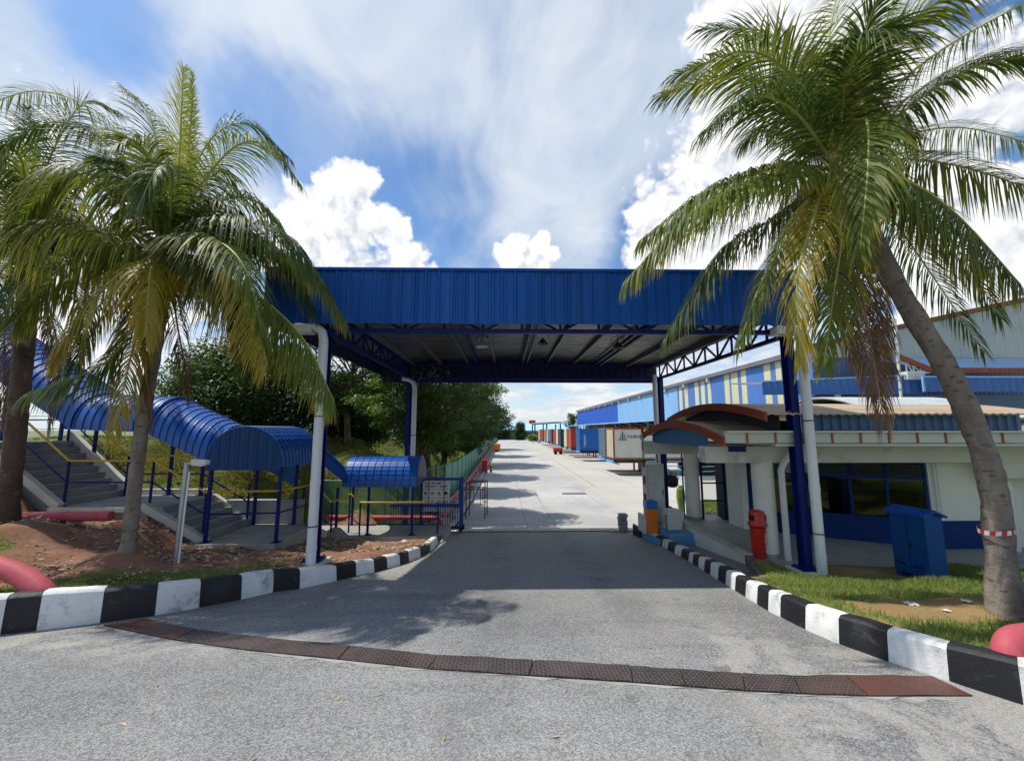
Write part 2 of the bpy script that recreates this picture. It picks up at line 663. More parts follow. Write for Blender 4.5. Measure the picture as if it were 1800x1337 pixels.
def asphalt_mat():
    m, k, out = newmat('asphalt')
    pos = k.n('ShaderNodeNewGeometry').outputs['Position']
    sep = k.n('ShaderNodeSeparateXYZ', {0: pos})
    x, y, z = sep.outputs
    big = k.noise(pos, .45, 6, .62)
    mid = k.noise(pos, 1.7, 7, .65, .6)
    tr = k.noise(k.map(pos, rot=(0, 0, .5), scale=(.35, 1.6, 1)), 1.1, 6, .6)
    fine = k.noise(pos, 95, 3, .7)
    vor = k.n('ShaderNodeTexVoronoi', {'Scale': 92.0, 'Randomness': 1.0})
    k.put(vor, 'Vector', pos)
    agg = vor.outputs['Color']
    aggv = k.n('ShaderNodeSeparateColor', {0: agg}).outputs[0]
    c = k.mix(k.ramp(big, .3, .7), (.155, .153, .152, 1), (.295, .29, .278, 1))
    c = k.mix(k.m('MULTIPLY', k.ramp(tr, .46, .68), .6), c, (.105, .106, .112, 1))
    # cement slurry worn onto the surface in front of the drain
    slur = k.m('MULTIPLY', k.ramp(mid, .44, .58), k.m('SUBTRACT', 1.0, k.ramp(y, 4.6, 6.0)))
    sx = k.m('ADD', k.m('MULTIPLY', k.ramp(x, .6, 2.6), .75), k.m('MULTIPLY', k.m('SUBTRACT', 1.0, k.ramp(x, -3.6, -2.2)), k.ramp(y, 4.2, 4.9)))
    c = k.mix(k.m('MULTIPLY', slur, k.m('MULTIPLY', sx, .85)), c, (.40, .38, .33, 1))
    # unworn darker strip along the kerbs, driven grey in the middle
    edge = k.m('MULTIPLY', k.ramp(k.m('ADD', x, k.m('MULTIPLY_ADD', big, 1.2, -.6)), 2.4, 3.5), k.ramp(y, 3.6, 5.0))
    edl = k.m('MULTIPLY', k.m('SUBTRACT', 1.0, k.ramp(k.m('ADD', x, k.m('MULTIPLY_ADD', mid, 1.0, -.5)), -3.4, -1.6)), k.ramp(y, 5.2, 6.4))
    c = k.mix(k.m('MULTIPLY', k.m('MAXIMUM', edge, edl), .62), c, (.105, .103, .10, 1))
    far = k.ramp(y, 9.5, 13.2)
    c = k.mix(k.m('MULTIPLY', k.ramp(y, 5.6, 9.0), .82), c, (.375, .362, .335, 1))  # paler dusty asphalt, lightened further to lift the shade under the canopy
    # dust in patches
    c = k.mix(k.m('MULTIPLY', k.ramp(k.noise(pos, 3.3, 8, .7), .56, .76), .28), c, (.36, .34, .30, 1))
    # tar cracks
    cv = k.n('ShaderNodeTexVoronoi', {'Scale': .42}, feature='DISTANCE_TO_EDGE')
    k.put(cv, 'Vector', k.vm('ADD', pos, k.vm('SCALE', k.noise(pos, 1.4, 5, .6, out=1), scale=1.0)))
    crack = k.m('MULTIPLY', k.m('SUBTRACT', 1.0, k.ramp(cv.outputs['Distance'], .002, .009)), k.ramp(mid, .45, .6))
    c = k.mix(k.m('MULTIPLY', crack, .55), c, (.06, .06, .06, 1))
    c = k.mix(k.m('MULTIPLY_ADD', aggv, 1.0, -.12, clamp=True), k.mix(.48, c, (.05, .05, .05, 1)), k.mix(.40, c, (.60, .59, .57, 1)))
    c = k.mix(k.m('MULTIPLY', k.ramp(fine, .55, .8), .35), c, (.58, .58, .58, 1))
    # slurry skin filling the texture, oil drips and tyre polish
    c = k.mix(k.m('MULTIPLY', slur, k.m('MULTIPLY', sx, .42)), c, (.40, .38, .33, 1))
    oil = k.m('MULTIPLY', k.ramp(k.noise(pos, 2.6, 3, .5), .66, .74), k.m('MULTIPLY', k.ramp(x, -2.4, -.5), k.m('SUBTRACT', 1.0, k.ramp(x, 2.0, 3.4))))
    c = k.mix(k.m('MULTIPLY', oil, .5), c, (.05, .05, .05, 1))
    trk = k.m('ADD', k.m('SUBTRACT', 1.0, k.ramp(k.m('ABSOLUTE', k.m('SUBTRACT', k.m('ADD', x, k.m('MULTIPLY', big, .5)), .1)), .12, .5)), k.m('SUBTRACT', 1.0, k.ramp(k.m('ABSOLUTE', k.m('SUBTRACT', k.m('ADD', x, k.m('MULTIPLY', big, .5)), 2.0)), .12, .5)))
    c = k.mix(k.m('MULTIPLY', trk, k.m('MULTIPLY', k.ramp(mid, .35, .65), .30)), c, (.085, .085, .088, 1))
    b = k.n('ShaderNodeBsdfPrincipled', {'Base Color': c, 'Specular IOR Level': .3})
    k.put(b, 'Roughness', k.m('MULTIPLY_ADD', big, .2, .68))
    bp = k.n('ShaderNodeBump', {'Strength': .8, 'Distance': .006})
    k.put(bp, 'Height', k.m('ADD', vor.outputs['Distance'], k.m('MULTIPLY', fine, .5)))
    k.put(b, 'Normal', bp.outputs[0])
    k.put(out, 0, b.outputs[0])


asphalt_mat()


def yard_mat():
    m, k, out = newmat('yard_concrete')
    pos = k.n('ShaderNodeNewGeometry').outputs['Position']
    x, y, z = k.n('ShaderNodeSeparateXYZ', {0: pos}).outputs
    big = k.noise(pos, .12, 7, .62)
    mid = k.noise(k.map(pos, scale=(1.4, .35, 1)), .6, 8, .65)
    c = k.mix(k.ramp(big, .32, .68), (.34, .333, .312, 1), (.50, .487, .455, 1))
    c = k.mix(k.m('MULTIPLY', k.ramp(mid, .5, .72), .5), c, (.30, .297, .29, 1))
    apron = k.ramp(k.m('ADD', x, k.m('MULTIPLY', mid, 1.0)), 5.6, 6.2)
    c = k.mix(k.m('MULTIPLY', apron, .6), c, (.48, .445, .375, 1))
    jx = k.m('ABSOLUTE', k.m('SUBTRACT', k.m('FRACT', k.m('MULTIPLY_ADD', x, 1 / 4.0, .3)), .5))
    jy = k.m('ABSOLUTE', k.m('SUBTRACT', k.m('FRACT', k.m('MULTIPLY', y, 1 / 6.0)), .5))
    j = k.m('MAXIMUM', k.m('SUBTRACT', 1.0, k.ramp(jx, .004, .010)), k.m('SUBTRACT', 1.0, k.ramp(jy, .004, .010)))
    c = k.mix(k.m('MULTIPLY', j, .42), c, (.16, .155, .15, 1))
    c = k.mix(k.m('MULTIPLY', k.ramp(k.noise(pos, 1.3, 9, .72), .58, .75), .45), c, (.17, .165, .155, 1))
    b = k.n('ShaderNodeBsdfPrincipled', {'Base Color': c, 'Roughness': .85, 'Specular IOR Level': .3})
    bp = k.n('ShaderNodeBump', {'Strength': .3, 'Distance': .02})
    k.put(bp, 'Height', k.noise(pos, 22, 6, .65))
    k.put(b, 'Normal', bp.outputs[0])
    k.put(out, 0, b.outputs[0])


yard_mat()


def soil_mat(name, soil_a, soil_b, grass_a, grass_b):
    """earth showing through thin grass; the attribute 'g' says how grassy each spot is"""
    m, k, out = newmat(name)
    pos = k.n('ShaderNodeNewGeometry').outputs['Position']
    g = k.n('ShaderNodeAttribute', attribute_name='g').outputs['Fac']
    n1 = k.noise(pos, .9, 8, .65)
    n2 = k.noise(pos, 4.5, 8, .7)
    n3 = k.noise(pos, 30, 5, .7)
    s = k.mix(k.ramp(n1, .3, .7), lin(soil_a), lin(soil_b))
    s = k.mix(k.m('MULTIPLY', k.ramp(n2, .52, .72), .55), s, (.30, .24, .17, 1))
    s = k.mix(k.m('MULTIPLY', k.ramp(n3, .55, .7), .5), s, (.10, .055, .03, 1))
    gr = k.mix(k.ramp(n2, .35, .65), lin(grass_a), lin(grass_b))
    gr = k.mix(k.m('MULTIPLY', k.ramp(n3, .5, .7), .5), gr, (.16, .14, .06, 1))
    f = k.ramp(k.m('ADD', k.m('MULTIPLY', n2, .7), k.m('MULTIPLY_ADD', g, 1.3, -.65)), .28, .46)
    c = k.mix(f, s, gr)
    b = k.n('ShaderNodeBsdfPrincipled', {'Base Color': c, 'Roughness': .95, 'Specular IOR Level': .15})
    bp = k.n('ShaderNodeBump', {'Strength': .9, 'Distance': .05})
    k.put(bp, 'Height', k.m('ADD', n2, k.m('MULTIPLY', n3, .35)))
    k.put(b, 'Normal', bp.outputs[0])
    k.put(out, 0, b.outputs[0])


soil_mat('earth', '785442', '94705A', '4C5C22', '667030')
soil_mat('lawn', '8A7350', 'A08457', '5E7030', '7A8440')


def leaf_mat(name, c1, c2, trans, rough=.38, spec=.5, tipc=None):
    m, k, out = newmat(name)
    oi = k.n('ShaderNodeObjectInfo').outputs['Random']
    pos = k.n('ShaderNodeNewGeometry').outputs['Position']
    n1 = k.noise(pos, 2.2, 3, .6)
    f = k.m('ADD', k.m('MULTIPLY', oi, .5), k.m('MULTIPLY', n1, .6), clamp=True)
    c = k.mix(f, lin(c1), lin(c2))
    if tipc:
        a = k.n('ShaderNodeAttribute', attribute_name='tip').outputs['Fac']
        n2 = k.noise(pos, 5.0, 2, .5)
        c = k.mix(k.m('MULTIPLY', k.ramp(a, .55, 1.0), k.ramp(n2, .42, .62)), c, lin(tipc))
    b = k.n('ShaderNodeBsdfPrincipled', {'Base Color': c, 'Roughness': rough, 'Specular IOR Level': spec})
    t = k.n('ShaderNodeBsdfTranslucent', {'Color': (0, 0, 0, 1)})
    k.put(t, 'Color', k.mix(.5, c, k.mix(1.0, c, (1.5, 1.4, .5, 1), 'MULTIPLY')))
    mx = k.n('ShaderNodeMixShader', {0: trans})
    k.put(mx, 1, b.outputs[0])
    k.put(mx, 2, t.outputs[0])
    k.put(out, 0, mx.outputs[0])


leaf_mat('frond_green', '5A6A2A', '768236', .40, .52, .22, 'B8A23E')
leaf_mat('frond_dark', '3C5026', '536632', .38, .50, .22, '96903C')
leaf_mat('frond_yellow', '8A8A2E', 'AE9A38', .44, .44, .35, 'C09A48')
leaf_mat('frond_young', 'A3AA3A', 'B7B44A', .45, .36, .5, 'C0B050')
leaf_mat('frond_dead', '5E4838', '7C644C', .2, .8, .15, 'B09468')
mat('rachis', '9A9A48', .45, .12, 3)
mat('rachis_dead', '7A5A40', .8, .15, 4)
leaf_mat('tree_leaf', '4A6428', '617A34', .32, .5, .35)
leaf_mat('tree_leaf_dark', '38512A', '4C6430', .3, .5, .3)
leaf_mat('shrub_leaf', '5C7A30', '7C9440', .3, .55, .3)
leaf_mat('grass_blade', '62763A', '96A05A', .38, .6, .25)
leaf_mat('bank_blade', '5E6838', '7C8048', .3, .7, .2)
leaf_mat('grass_dry', '827E48', '9A8F52', .3, .7, .2)


def bark_mat(name, a, b_, ring=0.0):
    m, k, out = newmat(name)
    pos = k.n('ShaderNodeNewGeometry').outputs['Position']
    n1 = k.noise(k.map(pos, scale=(1, 1, .6)), 4, 7, .65)
    n2 = k.noise(k.map(pos, scale=(7, 7, 1.6)), 7, 6, .7)
    c = k.mix(k.ramp(n1, .32, .68), lin(a), lin(b_))
    h = n2
    if ring:
        z = k.n('ShaderNodeSeparateXYZ', {0: pos}).outputs[2]
        n3 = k.noise(k.map(pos, scale=(1, 1, .3)), 3.2, 5, .7)
        w = k.m('FRACT', k.m('ADD', k.m('MULTIPLY', z, ring), k.m('MULTIPLY_ADD', n3, 3.2, -1.6)))
        rg = k.m('SUBTRACT', 1.0, k.ramp(k.m('ABSOLUTE', k.m('SUBTRACT', w, .5)), .03, .22))
        rg = k.m('MULTIPLY', rg, k.ramp(n2, .38, .62))
        c = k.mix(k.m('MULTIPLY', rg, .2), c, (.09, .078, .068, 1))
        # dark leaf scars, wide and low
        vo = k.n('ShaderNodeTexVoronoi', {'Scale': 5.2, 'Randomness': 1.0})
        k.put(vo, 'Vector', k.vm('ADD', k.map(pos, scale=(1, 1, 2.3)), k.vm('SCALE', k.noise(pos, 9, 4, .6, out=1), scale=.16)))
        sc = k.m('SUBTRACT', 1.0, k.ramp(vo.outputs['Distance'], .16, .30))
        c = k.mix(k.m('MULTIPLY', sc, .55), c, (.055, .046, .04, 1))
        h = k.m('ADD', n2, k.m('MULTIPLY_ADD', rg, -.35, k.m('MULTIPLY', sc, -.6)))
        li = k.noise(pos, 2.2, 6, .7)
        c = k.mix(k.m('MULTIPLY', k.ramp(li, .56, .72), .4), c, (.36, .36, .32, 1))
    c = k.mix(k.m('MULTIPLY', k.ramp(n2, .52, .75), .45), c, (.075, .062, .052, 1))
    b = k.n('ShaderNodeBsdfPrincipled', {'Base Color': c, 'Roughness': .9, 'Specular IOR Level': .2})
    bp = k.n('ShaderNodeBump', {'Strength': .7, 'Distance': .02})
    k.put(bp, 'Height', h)
    k.put(b, 'Normal', bp.outputs[0])
    k.put(out, 0, b.outputs[0])


bark_mat('palm_bark', '6E655A', '8C8276', 9.0)
bark_mat('palm_bark_brown', '4A3A30', '625044', 9.0)
bark_mat('tree_bark', '5A5044', '7A6E5E')


def plate_mat():
    m, k, out = newmat('chequer_plate')
    pos = k.n('ShaderNodeNewGeometry').outputs['Position']
    oi = k.n('ShaderNodeObjectInfo').outputs['Random']
    x, y, z = k.n('ShaderNodeSeparateXYZ', {0: pos}).outputs
    S = 26.0
    u, v = k.m('MULTIPLY', x, S), k.m('MULTIPLY', y, S)
    iu, iv = k.m('FLOOR', u), k.m('FLOOR', v)
    par = k.m('MODULO', k.m('ABSOLUTE', k.m('ADD', iu, iv)), 2.0)
    fu, fv = k.m('SUBTRACT', k.m('FRACT', u), .5), k.m('SUBTRACT', k.m('FRACT', v), .5)
    a = k.m('ADD', fu, fv)
    b_ = k.m('SUBTRACT', fu, fv)
    d1 = k.m('ADD', k.m('POWER', k.m('MULTIPLY', a, 1.3), 2.0), k.m('POWER', k.m('MULTIPLY', b_, 5.0), 2.0))
    d2 = k.m('ADD', k.m('POWER', k.m('MULTIPLY', b_, 1.3), 2.0), k.m('POWER', k.m('MULTIPLY', a, 5.0), 2.0))
    d = k.m('ADD', k.m('MULTIPLY', d1, par), k.m('MULTIPLY', d2, k.m('SUBTRACT', 1.0, par)))
    stud = k.m('SUBTRACT', 1.0, k.ramp(d, .45, 1.0))
    n1 = k.noise(pos, 3.0, 7, .65)
    c = k.mix(k.ramp(n1, .35, .65), (.055, .042, .040, 1), (.105, .075, .066, 1))
    at_ = k.n('ShaderNodeAttribute', attribute_name='rust', attribute_type='OBJECT').outputs['Fac']
    c = k.mix(k.m('MULTIPLY', at_, .85), c, k.mix(k.ramp(n1, .4, .65), (.19, .075, .05, 1), (.13, .055, .04, 1)))
    c = k.mix(k.m('MULTIPLY', stud, k.m('MULTIPLY_ADD', at_, -.5, .6)), c, (.30, .27, .25, 1))
    b = k.n('ShaderNodeBsdfPrincipled', {'Base Color': c, 'Roughness': .5, 'Metallic': .45})
    bp = k.n('ShaderNodeBump', {'Strength': .8, 'Distance': .006})
    k.put(bp, 'Height', stud)
    k.put(b, 'Normal', bp.outputs[0])
    k.put(out, 0, b.outputs[0])


plate_mat()


def foil_mat():
    m, k, out = newmat('foil')
    pos = k.n('ShaderNodeNewGeometry').outputs['Position']
    n = k.noise(k.map(pos, scale=(.5, 3.2, 1)), 2.4, 6, .65, .4)
    c = k.mix(k.ramp(n, .3, .7), (.07, .073, .08, 1), (.28, .285, .29, 1))
    b = k.n('ShaderNodeBsdfPrincipled', {'Base Color': c, 'Roughness': .32, 'Metallic': .85})
    bp = k.n('ShaderNodeBump', {'Strength': 1.0, 'Distance': .08})
    k.put(bp, 'Height', n)
    k.put(b, 'Normal', bp.outputs[0])
    k.put(out, 0, b.outputs[0])


foil_mat()


# ------------------------------------------------------------------ ground sheets
YJ = 13.75      # gate line: asphalt ends, concrete yard begins


def sheet(name, xs, ys, zf, m, kind='structure'):
    b = MB()
    b.grid([[(x, y, zf(x, y)) for x in xs] for y in ys])
    o = b.build(name, m, smooth='all')
    tag(o, kind=kind)
    return o


def rng(a, b, n):
    return [a + (b - a) * i / (n - 1) for i in range(n)]


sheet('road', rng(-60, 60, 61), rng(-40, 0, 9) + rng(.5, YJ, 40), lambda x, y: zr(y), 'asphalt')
sheet('yard', [-2.9, 0, 4, 8, 15, 26, 45, 80, 140], [YJ + .001] + rng(14.5, 30, 24) + rng(40, 200, 12),
      lambda x, y: zr(y), 'yard_concrete')
far = MB()
far.box(-3000, 150, -1.4, 3000, 4200, -.06)
far.box(-3000, -600, -1.4, 3000, 150, -.4)
mat('far_ground', '6A7048', .95, .25, .05)
tag(far.build('ground', 'far_ground'), kind='structure')

# ------------------------------------------------------------------ kerbs of painted blocks
LK_px = [((0, 1115), .43), ((63, 1108), .43), ((175, 1094), .40), ((272, 1081), .39), ((350, 1067), .365), ((424, 1053), .345), ((480, 1040), .325),
         ((527, 1034), .31), ((592, 1020), .27), ((626, 1011), .255), ((658, 1005), .24), ((681, 998), .235), ((704, 992), .235), ((720, 986), .23),
         ((740, 978), .225), ((757, 968), .205), ((770, 955), .20)]
LK = []
for p, h in LK_px:
    g = gnd(*p)
    LK.append((g.x, g.y, h))
dx, dy = LK[0][0] - LK[2][0], LK[0][1] - LK[2][1]
dl = math.hypot(dx, dy)
pre = [(LK[0][0] + dx / dl * .95 * i, LK[0][1] + dy / dl * .95 * i, .43) for i in range(9, 0, -1)]
LK = pre + LK + [(-1.80, 11.95, .20)]
RK_px = [(500, 125), (525, 0), (545, 0), (570, 0), (592, 0), (618, 0), (632, 0), (650, 0), (672, 0), (692, 0), (718, 0), (746, 0), (778, 0), (815, 0),
         (853, 0), (893, 0), (935, 0), (1020, 0), (1140, 0), (1305, 0), (1515, 0), (1770, 0)]
RC = [(4.11, 12.55, .26), (4.15, 10.87, .20), (4.03, 9.1, .20), (3.83, 7.52, .25), (3.71, 6.6, .25), (3.61, 5.74, .28), (3.61, 5.06, .29), (3.67, 4.59, .30),
      (3.81, 4.24, .30), (4.03, 3.87, .30), (4.25, 3.48, .33), (4.6, 3.0, .33), (5.3, 2.4, .33), (6.3, 1.9, .33), (7.6, 1.5, .33), (9.5, 1.2, .33), (13, .9, .33)]


def curve_at(C, s):
    """point (x, y, h) at arclength s along a polyline, with its left normal"""
    acc = 0
    for a, b in zip(C, C[1:]):
        d = math.hypot(b[0] - a[0], b[1] - a[1])
        if acc + d >= s or b is C[-1]:
            t = max(0, min(1, (s - acc) / d))
            return tuple(a[i] + (b[i] - a[i]) * t for i in range(3))
        acc += d


def clen(C):
    return sum(math.hypot(b[0] - a[0], b[1] - a[1]) for a, b in zip(C, C[1:]))


def kerb(name, label, pts, side, w, start_white, jitter):
    """pts: block boundaries (x, y, h) along the road edge; side +1: kerb body lies to the left of the direction of travel"""
    root = thing(name, (pts[len(pts) // 2][0], pts[len(pts) // 2][1], zr(pts[len(pts) // 2][1])), label, 'kerb')
    n = len(pts)
    nrm = []
    for i in range(n):
        a, b = pts[max(0, i - 1)], pts[min(n - 1, i + 1)]
        tx, ty = b[0] - a[0], b[1] - a[1]
        l = math.hypot(tx, ty)
        nrm.append((-ty / l * side, tx / l * side))
    white = start_white
    for i in range(n - 1):
        p, q = pts[i], pts[i + 1]
        m = 'kerb_white' if white else 'kerb_black'
        white = not white
        b = MB()
        gap = .0012
        rows = []
        K = 5
        dz = RND.uniform(-jitter, jitter)
        off = RND.uniform(-jitter, jitter)
        for j in range(K + 1):
            t = j / K
            L = math.hypot(q[0] - p[0], q[1] - p[1])
            t2 = gap / L + t * (1 - 2 * gap / L)
            x, y, h = (p[c] + (q[c] - p[c]) * t2 for c in range(3))
            nx, ny = (nrm[i][c] + (nrm[i + 1][c] - nrm[i][c]) * t2 for c in range(2))
            z = zr(y)
            e = .004 if j in (0, K) else 0.0
            wob = RND.uniform(-.004, .004)
            prof = [(0 + e, -.12), (.0 + e + wob, .02), (.025 + e + wob, h - .035 - e), (.05 + e, h - .008 - e), (.075 + e, h - e), (w - .03, h - .004 - e + wob), (w, h - .03 - e), (w, -.12)]
            rows.append([(x + nx * (o + off), y + ny * (o + off), z + zz + dz) for o, zz in prof])
        b.grid(rows)
        nn = len(rows[0])
        b.f.append(tuple(range(nn)))
        b.f.append(tuple(range((len(rows) - 1) * nn + nn - 1, (len(rows) - 1) * nn - 1, -1)))
        b.build('kerb_block', m, root, smooth=35)
    return root


kerb('kerb', 'black and white painted kerb curving along the red earth verge below the stairs', LK, 1, .20, len(pre) % 2 == 1, .006)
# right kerb: block boundaries from the photograph, projected on the curve by their row in the picture
Ltot = clen(RC)
samples = []
for i in range(1200):
    s = Ltot * i / 1199
    x, y, h = curve_at(RC, s)
    v = Vector((x, y, zr(y) + h)) - Vector((0, 0, EYE))
    cp, sp, cy, sy = math.cos(PITCH), math.sin(PITCH), math.cos(YAW), math.sin(YAW)
    dpt = v.x * sy * cp + v.y * cy * cp + v.z * sp
    samples.append((900 + FPX * (v.x * cy - v.y * sy) / dpt if dpt > .5 else 9999, s))
bounds = []
for q, _ in RK_px:
    px = 900 + q / 2
    bounds.append(next((s for p, s in samples if p >= px), None) * 1.0)
bounds = [.62] + [b for b in bounds if b > .9]
while bounds[-1] < Ltot - 1.0:
    bounds.append(bounds[-1] + .95)
RKp = [curve_at(RC, s) for s in bounds]
kerb('kerb', 'black and white painted kerb running from the grass strip up to the pale blue barrier island', RKp, 1, .22, True, .005)

# ------------------------------------------------------------------ steel plates over the drain across the entrance
dr = thing('drain_cover', (0, 4.2, zr(4.2)), 'strip of rusty chequered steel plates laid across the entrance road', 'drain cover')
edge_near = [(180, 1100), (306, 1126), (440, 1145), (594, 1160), (752, 1177), (930, 1189), (1113, 1201), (1205, 1208), (1310, 1216), (1408, 1221), (1527, 1225), (1712, 1225)]
edge_far = [(255, 1089), (346, 1108), (480, 1124), (616, 1136), (770, 1153), (938, 1162), (1108, 1172), (1195, 1178), (1305, 1186), (1395, 1190), (1485, 1188), (1640, 1190)]
for i in range(len(edge_near) - 1):
    if edge_near[i + 1][0] - edge_near[i][0] < 40:
        continue
    q = [gnd(*edge_near[i]), gnd(*edge_near[i + 1]), gnd(*edge_far[i + 1]), gnd(*edge_far[i])]
    c = sum(q, Vector()) / 4
    q = [c + (p - c) * .984 for p in q]
    b = MB()
    up = Vector((0, 0, .022 + RND.uniform(-.004, .004)))
    n1 = 4
    rows = []
    for r in range(2):
        rows.append([(q[0].lerp(q[1], j / n1) if r == 0 else q[3].lerp(q[2], j / n1)) + up + Vector((0, 0, .004 * math.sin(j * 2.1 + i))) for j in range(n1 + 1)])
    b.solid(rows, (0, 0, -.05))
    o = b.build('cover_plate', 'chequer_plate', dr)
    o['rust'] = 1.0 if i in (0, len(edge_near) - 2) else (.25 if i == 9 else .0)
# narrow broken concrete lips along the plates
lip = MB()
for e, sgn in ((edge_near, -1), (edge_far, 1)):
    P = []
    for a, b_ in zip(e, e[1:]):
        A, B_ = gnd(*a), gnd(*b_)
        n = max(3, int((B_ - A).length / .12))
        P += [A.lerp(B_, j / n) for j in range(n)]
    P.append(gnd(*e[-1]))
    inner, outer = [], []
    for j, p in enumerate(P):
        z = zr(p.y)
        inner.append((p.x, p.y + sgn * .006, z + .012))
        wdt = .008 + .05 * max(0, math.sin(p.x * 2.3 + sgn) * .6 + .1 + RND.uniform(-.5, .7))
        outer.append((p.x, p.y + sgn * wdt, z + .004))
    lip.grid([inner, outer] if sgn > 0 else [outer, inner])
tag(lip.build('concrete_lip', 'concrete'), kind='structure')

# ------------------------------------------------------------------ verges
def shepard(pts, X, Y, sx=1.0, power=3.2):
    num = np.zeros_like(X)
    den = np.zeros_like(X)
    for x, y, z in pts:
        w = 1.0 / (((X - x) ** 2 * sx + (Y - y) ** 2) ** (power / 2) + 1e-4)
        num += w * z
        den += w
    return num / den


LKtop = [(x, y, zr(y) + h - (.05 if x > -4.5 else .14)) for x, y, h in LK]
LPTS = [(x - .2, y + .2, z) for x, y, z in LKtop] + [
    (-5.88, 6.6, 1.84), (-8.9, 7.5, 2.12), (-5.4, 7, 1.60), (-3.45, 7.5, 1.37), (-4.8, 8.45, 1.28), (-6.4, 8.5, 1.36), (-7.6, 8.75, 1.86), (-9.6, 8.7, 2.02),
    (-10.5, 8.7, 2.75), (-11.3, 8.7, 3.3), (-14, 8.7, 3.35), (-14, 6, 2.5), (-20, 8, 3.2), (-30, 7, 3.2), (-10, 5.5, 1.62), (-7.2, 5.9, 1.60), (-8.6, 5.7, 1.60), (-20, 3, 2.0), (-4, 10, .98), (-3, 9.5, 1.0),
    (-2.4, 10.5, .84), (-3, 11.5, .6), (-2, 11.6, .55), (-7.3, 11, 2.1), (-7.6, 12.2, 2.7), (-7.5, 14, 3.2), (-9, 10.9, 2.4), (-9, 12, 3.0), (-11.5, 11, 3.4), (-11.5, 14, 3.5), (-6, 17, 2.9), (-3.5, 14.2, .5),
    (-5.0, 14.0, 1.2), (-3.0, 17, .6), (-4.2, 17, 1.7), (-5.4, 17, 2.7), (-8, 20, 3.3), (-3, 30, .4), (-6, 30, 2.4), (-10, 30, 3.2), (-3, 60, .3), (-6, 60, 2.2), (-3, 120, .3), (-6, 120, 2.0),
    (-12, 60, 3.1), (-16, 45, 3.1), (-40, 40, 3.2), (-40, 120, 3.1), (-20, 20, 3.4), (-40, 12, 3.3), (-60, 30, 3.2), (-60, 120, 3.2), (-6.6, 10.9, 1.3)] + [(-2.85, 14 + 5 * q, .22) for q in range(28)] + [(-3.6, 15 + 5 * q, .7) for q in range(28)] + [ (-6.7, 12.0, 1.5), (-5.4, 13.6, .8), (-3.5, 13.4, .5)]


def zL(x, y):
    X, Y = np.asarray(x, float), np.asarray(y, float)
    z = shepard(LPTS, X, Y)
    z = np.where((X > -6.5) & (X < -1.5) & (Y > 10.3) & (Y < 13.4), np.minimum(z, .55 + np.clip(12 - Y, 0, 2) * .35), z)
    z = np.where((X > -6.5) & (X < -4.75) & (Y > 8.75) & (Y < 10.5), np.minimum(z, 1.25), z)
    st = np.interp(X, [-22, -11.4, -9.7, -7.7, -6.4], [3.2, 3.2, 1.78, 1.78, 1.1])
    z = np.where((X > -22) & (X <= -6.4) & (Y > 8.86) & (Y < 10.72), np.minimum(z, st), z)
    z = np.where((X > -22) & (X <= -6.4) & (Y > 8.3) & (Y <= 8.86), np.minimum(z, st + .22), z)
    return z


lkx = np.array([p[0] for p in LK][::1])
lky = np.array([p[1] for p in LK])
order = np.argsort(lkx)
lkx, lky = lkx[order], lky[order]


def attr(o, name, vals):
    a = o.data.attributes.new(name, 'FLOAT', 'POINT')
    a.data.foreach_set('value', np.asarray(vals, np.float32))


nrs = np.random.RandomState(5)


def smooth_noise(X, Y, s, seed):
    r = np.random.RandomState(seed)
    G = r.rand(64, 64)
    u, v = (X / s) % 64, (Y / s) % 64
    i, j = np.floor(u).astype(int), np.floor(v).astype(int)
    f, g = u - i, v - j
    f, g = f * f * (3 - 2 * f), g * g * (3 - 2 * g)
    i1, j1 = (i + 1) % 64, (j + 1) % 64
    i, j = i % 64, j % 64
    return (G[i, j] * (1 - f) + G[i1, j] * f) * (1 - g) + (G[i, j1] * (1 - f) + G[i1, j1] * f) * g


def terrain(name, X, Y, zf, m, gf, rough=.03):
    Z = zf(X, Y) + (smooth_noise(X, Y, .45, 3) - .5) * rough * 2 + (smooth_noise(X, Y, .16, 4) - .5) * rough
    b = MB()
    b.grid([[(X[i, j], Y[i, j], Z[i, j]) for j in range(X.shape[1])] for i in range(X.shape[0])])
    b.f = [f for f in b.f if not (min(b.v[q][0] for q in f) > -2.8 and max(b.v[q][0] for q in f) < 0 and max(b.v[q][1] for q in f) > 12.7)]
    o = b.build(name, m, smooth='all')
    attr(o, 'g', gf(X, Y).ravel())
    return tag(o, kind='structure')


xs = np.concatenate([np.linspace(-1.95, -12, 110), np.linspace(-12.4, -75, 40)])
ts = np.concatenate([np.linspace(0, .5, 70) ** 1.0, np.linspace(.52, 1, 50)])
Xg = np.repeat(xs[:, None], len(ts), 1)
y0 = np.interp(xs, lkx, lky) + .10
y1 = np.where(xs > -2.75, 12.6, 180.0)
Yg = np.zeros_like(Xg)
for i in range(len(xs)):
    ymid = 12.6
    Yg[i] = np.where(ts <= .5, y0[i] + (ymid - y0[i]) * ts * 2, ymid + (y1[i] - ymid) * (np.clip(ts - .5, 0, 1) * 2) ** 1.8)


def gL(X, Y):
    yk = np.interp(X, lkx, lky)
    d = Y - yk
    strip = np.exp(-((d - .5) / .6) ** 2) * np.clip((-X - 3.5) / .6, 0, 1)
    bank = np.clip((Y - 10.4) / .6, 0, 1) * (X < -6.3) + np.clip((Y - 13.3) / .7, 0, 1) * (X >= -6.3)
    fl = np.exp(-(((X + 8.2) / 1.1) ** 2 + ((Y - 6.9) / .45) ** 2)) * .5
    return np.clip(np.maximum(np.maximum(strip * .9, bank), fl), 0, 1) + (smooth_noise(X, Y, .6, 8) - .5) * .25


terrain('earth_verge', Xg, Yg, zL, 'earth', gL, .055)

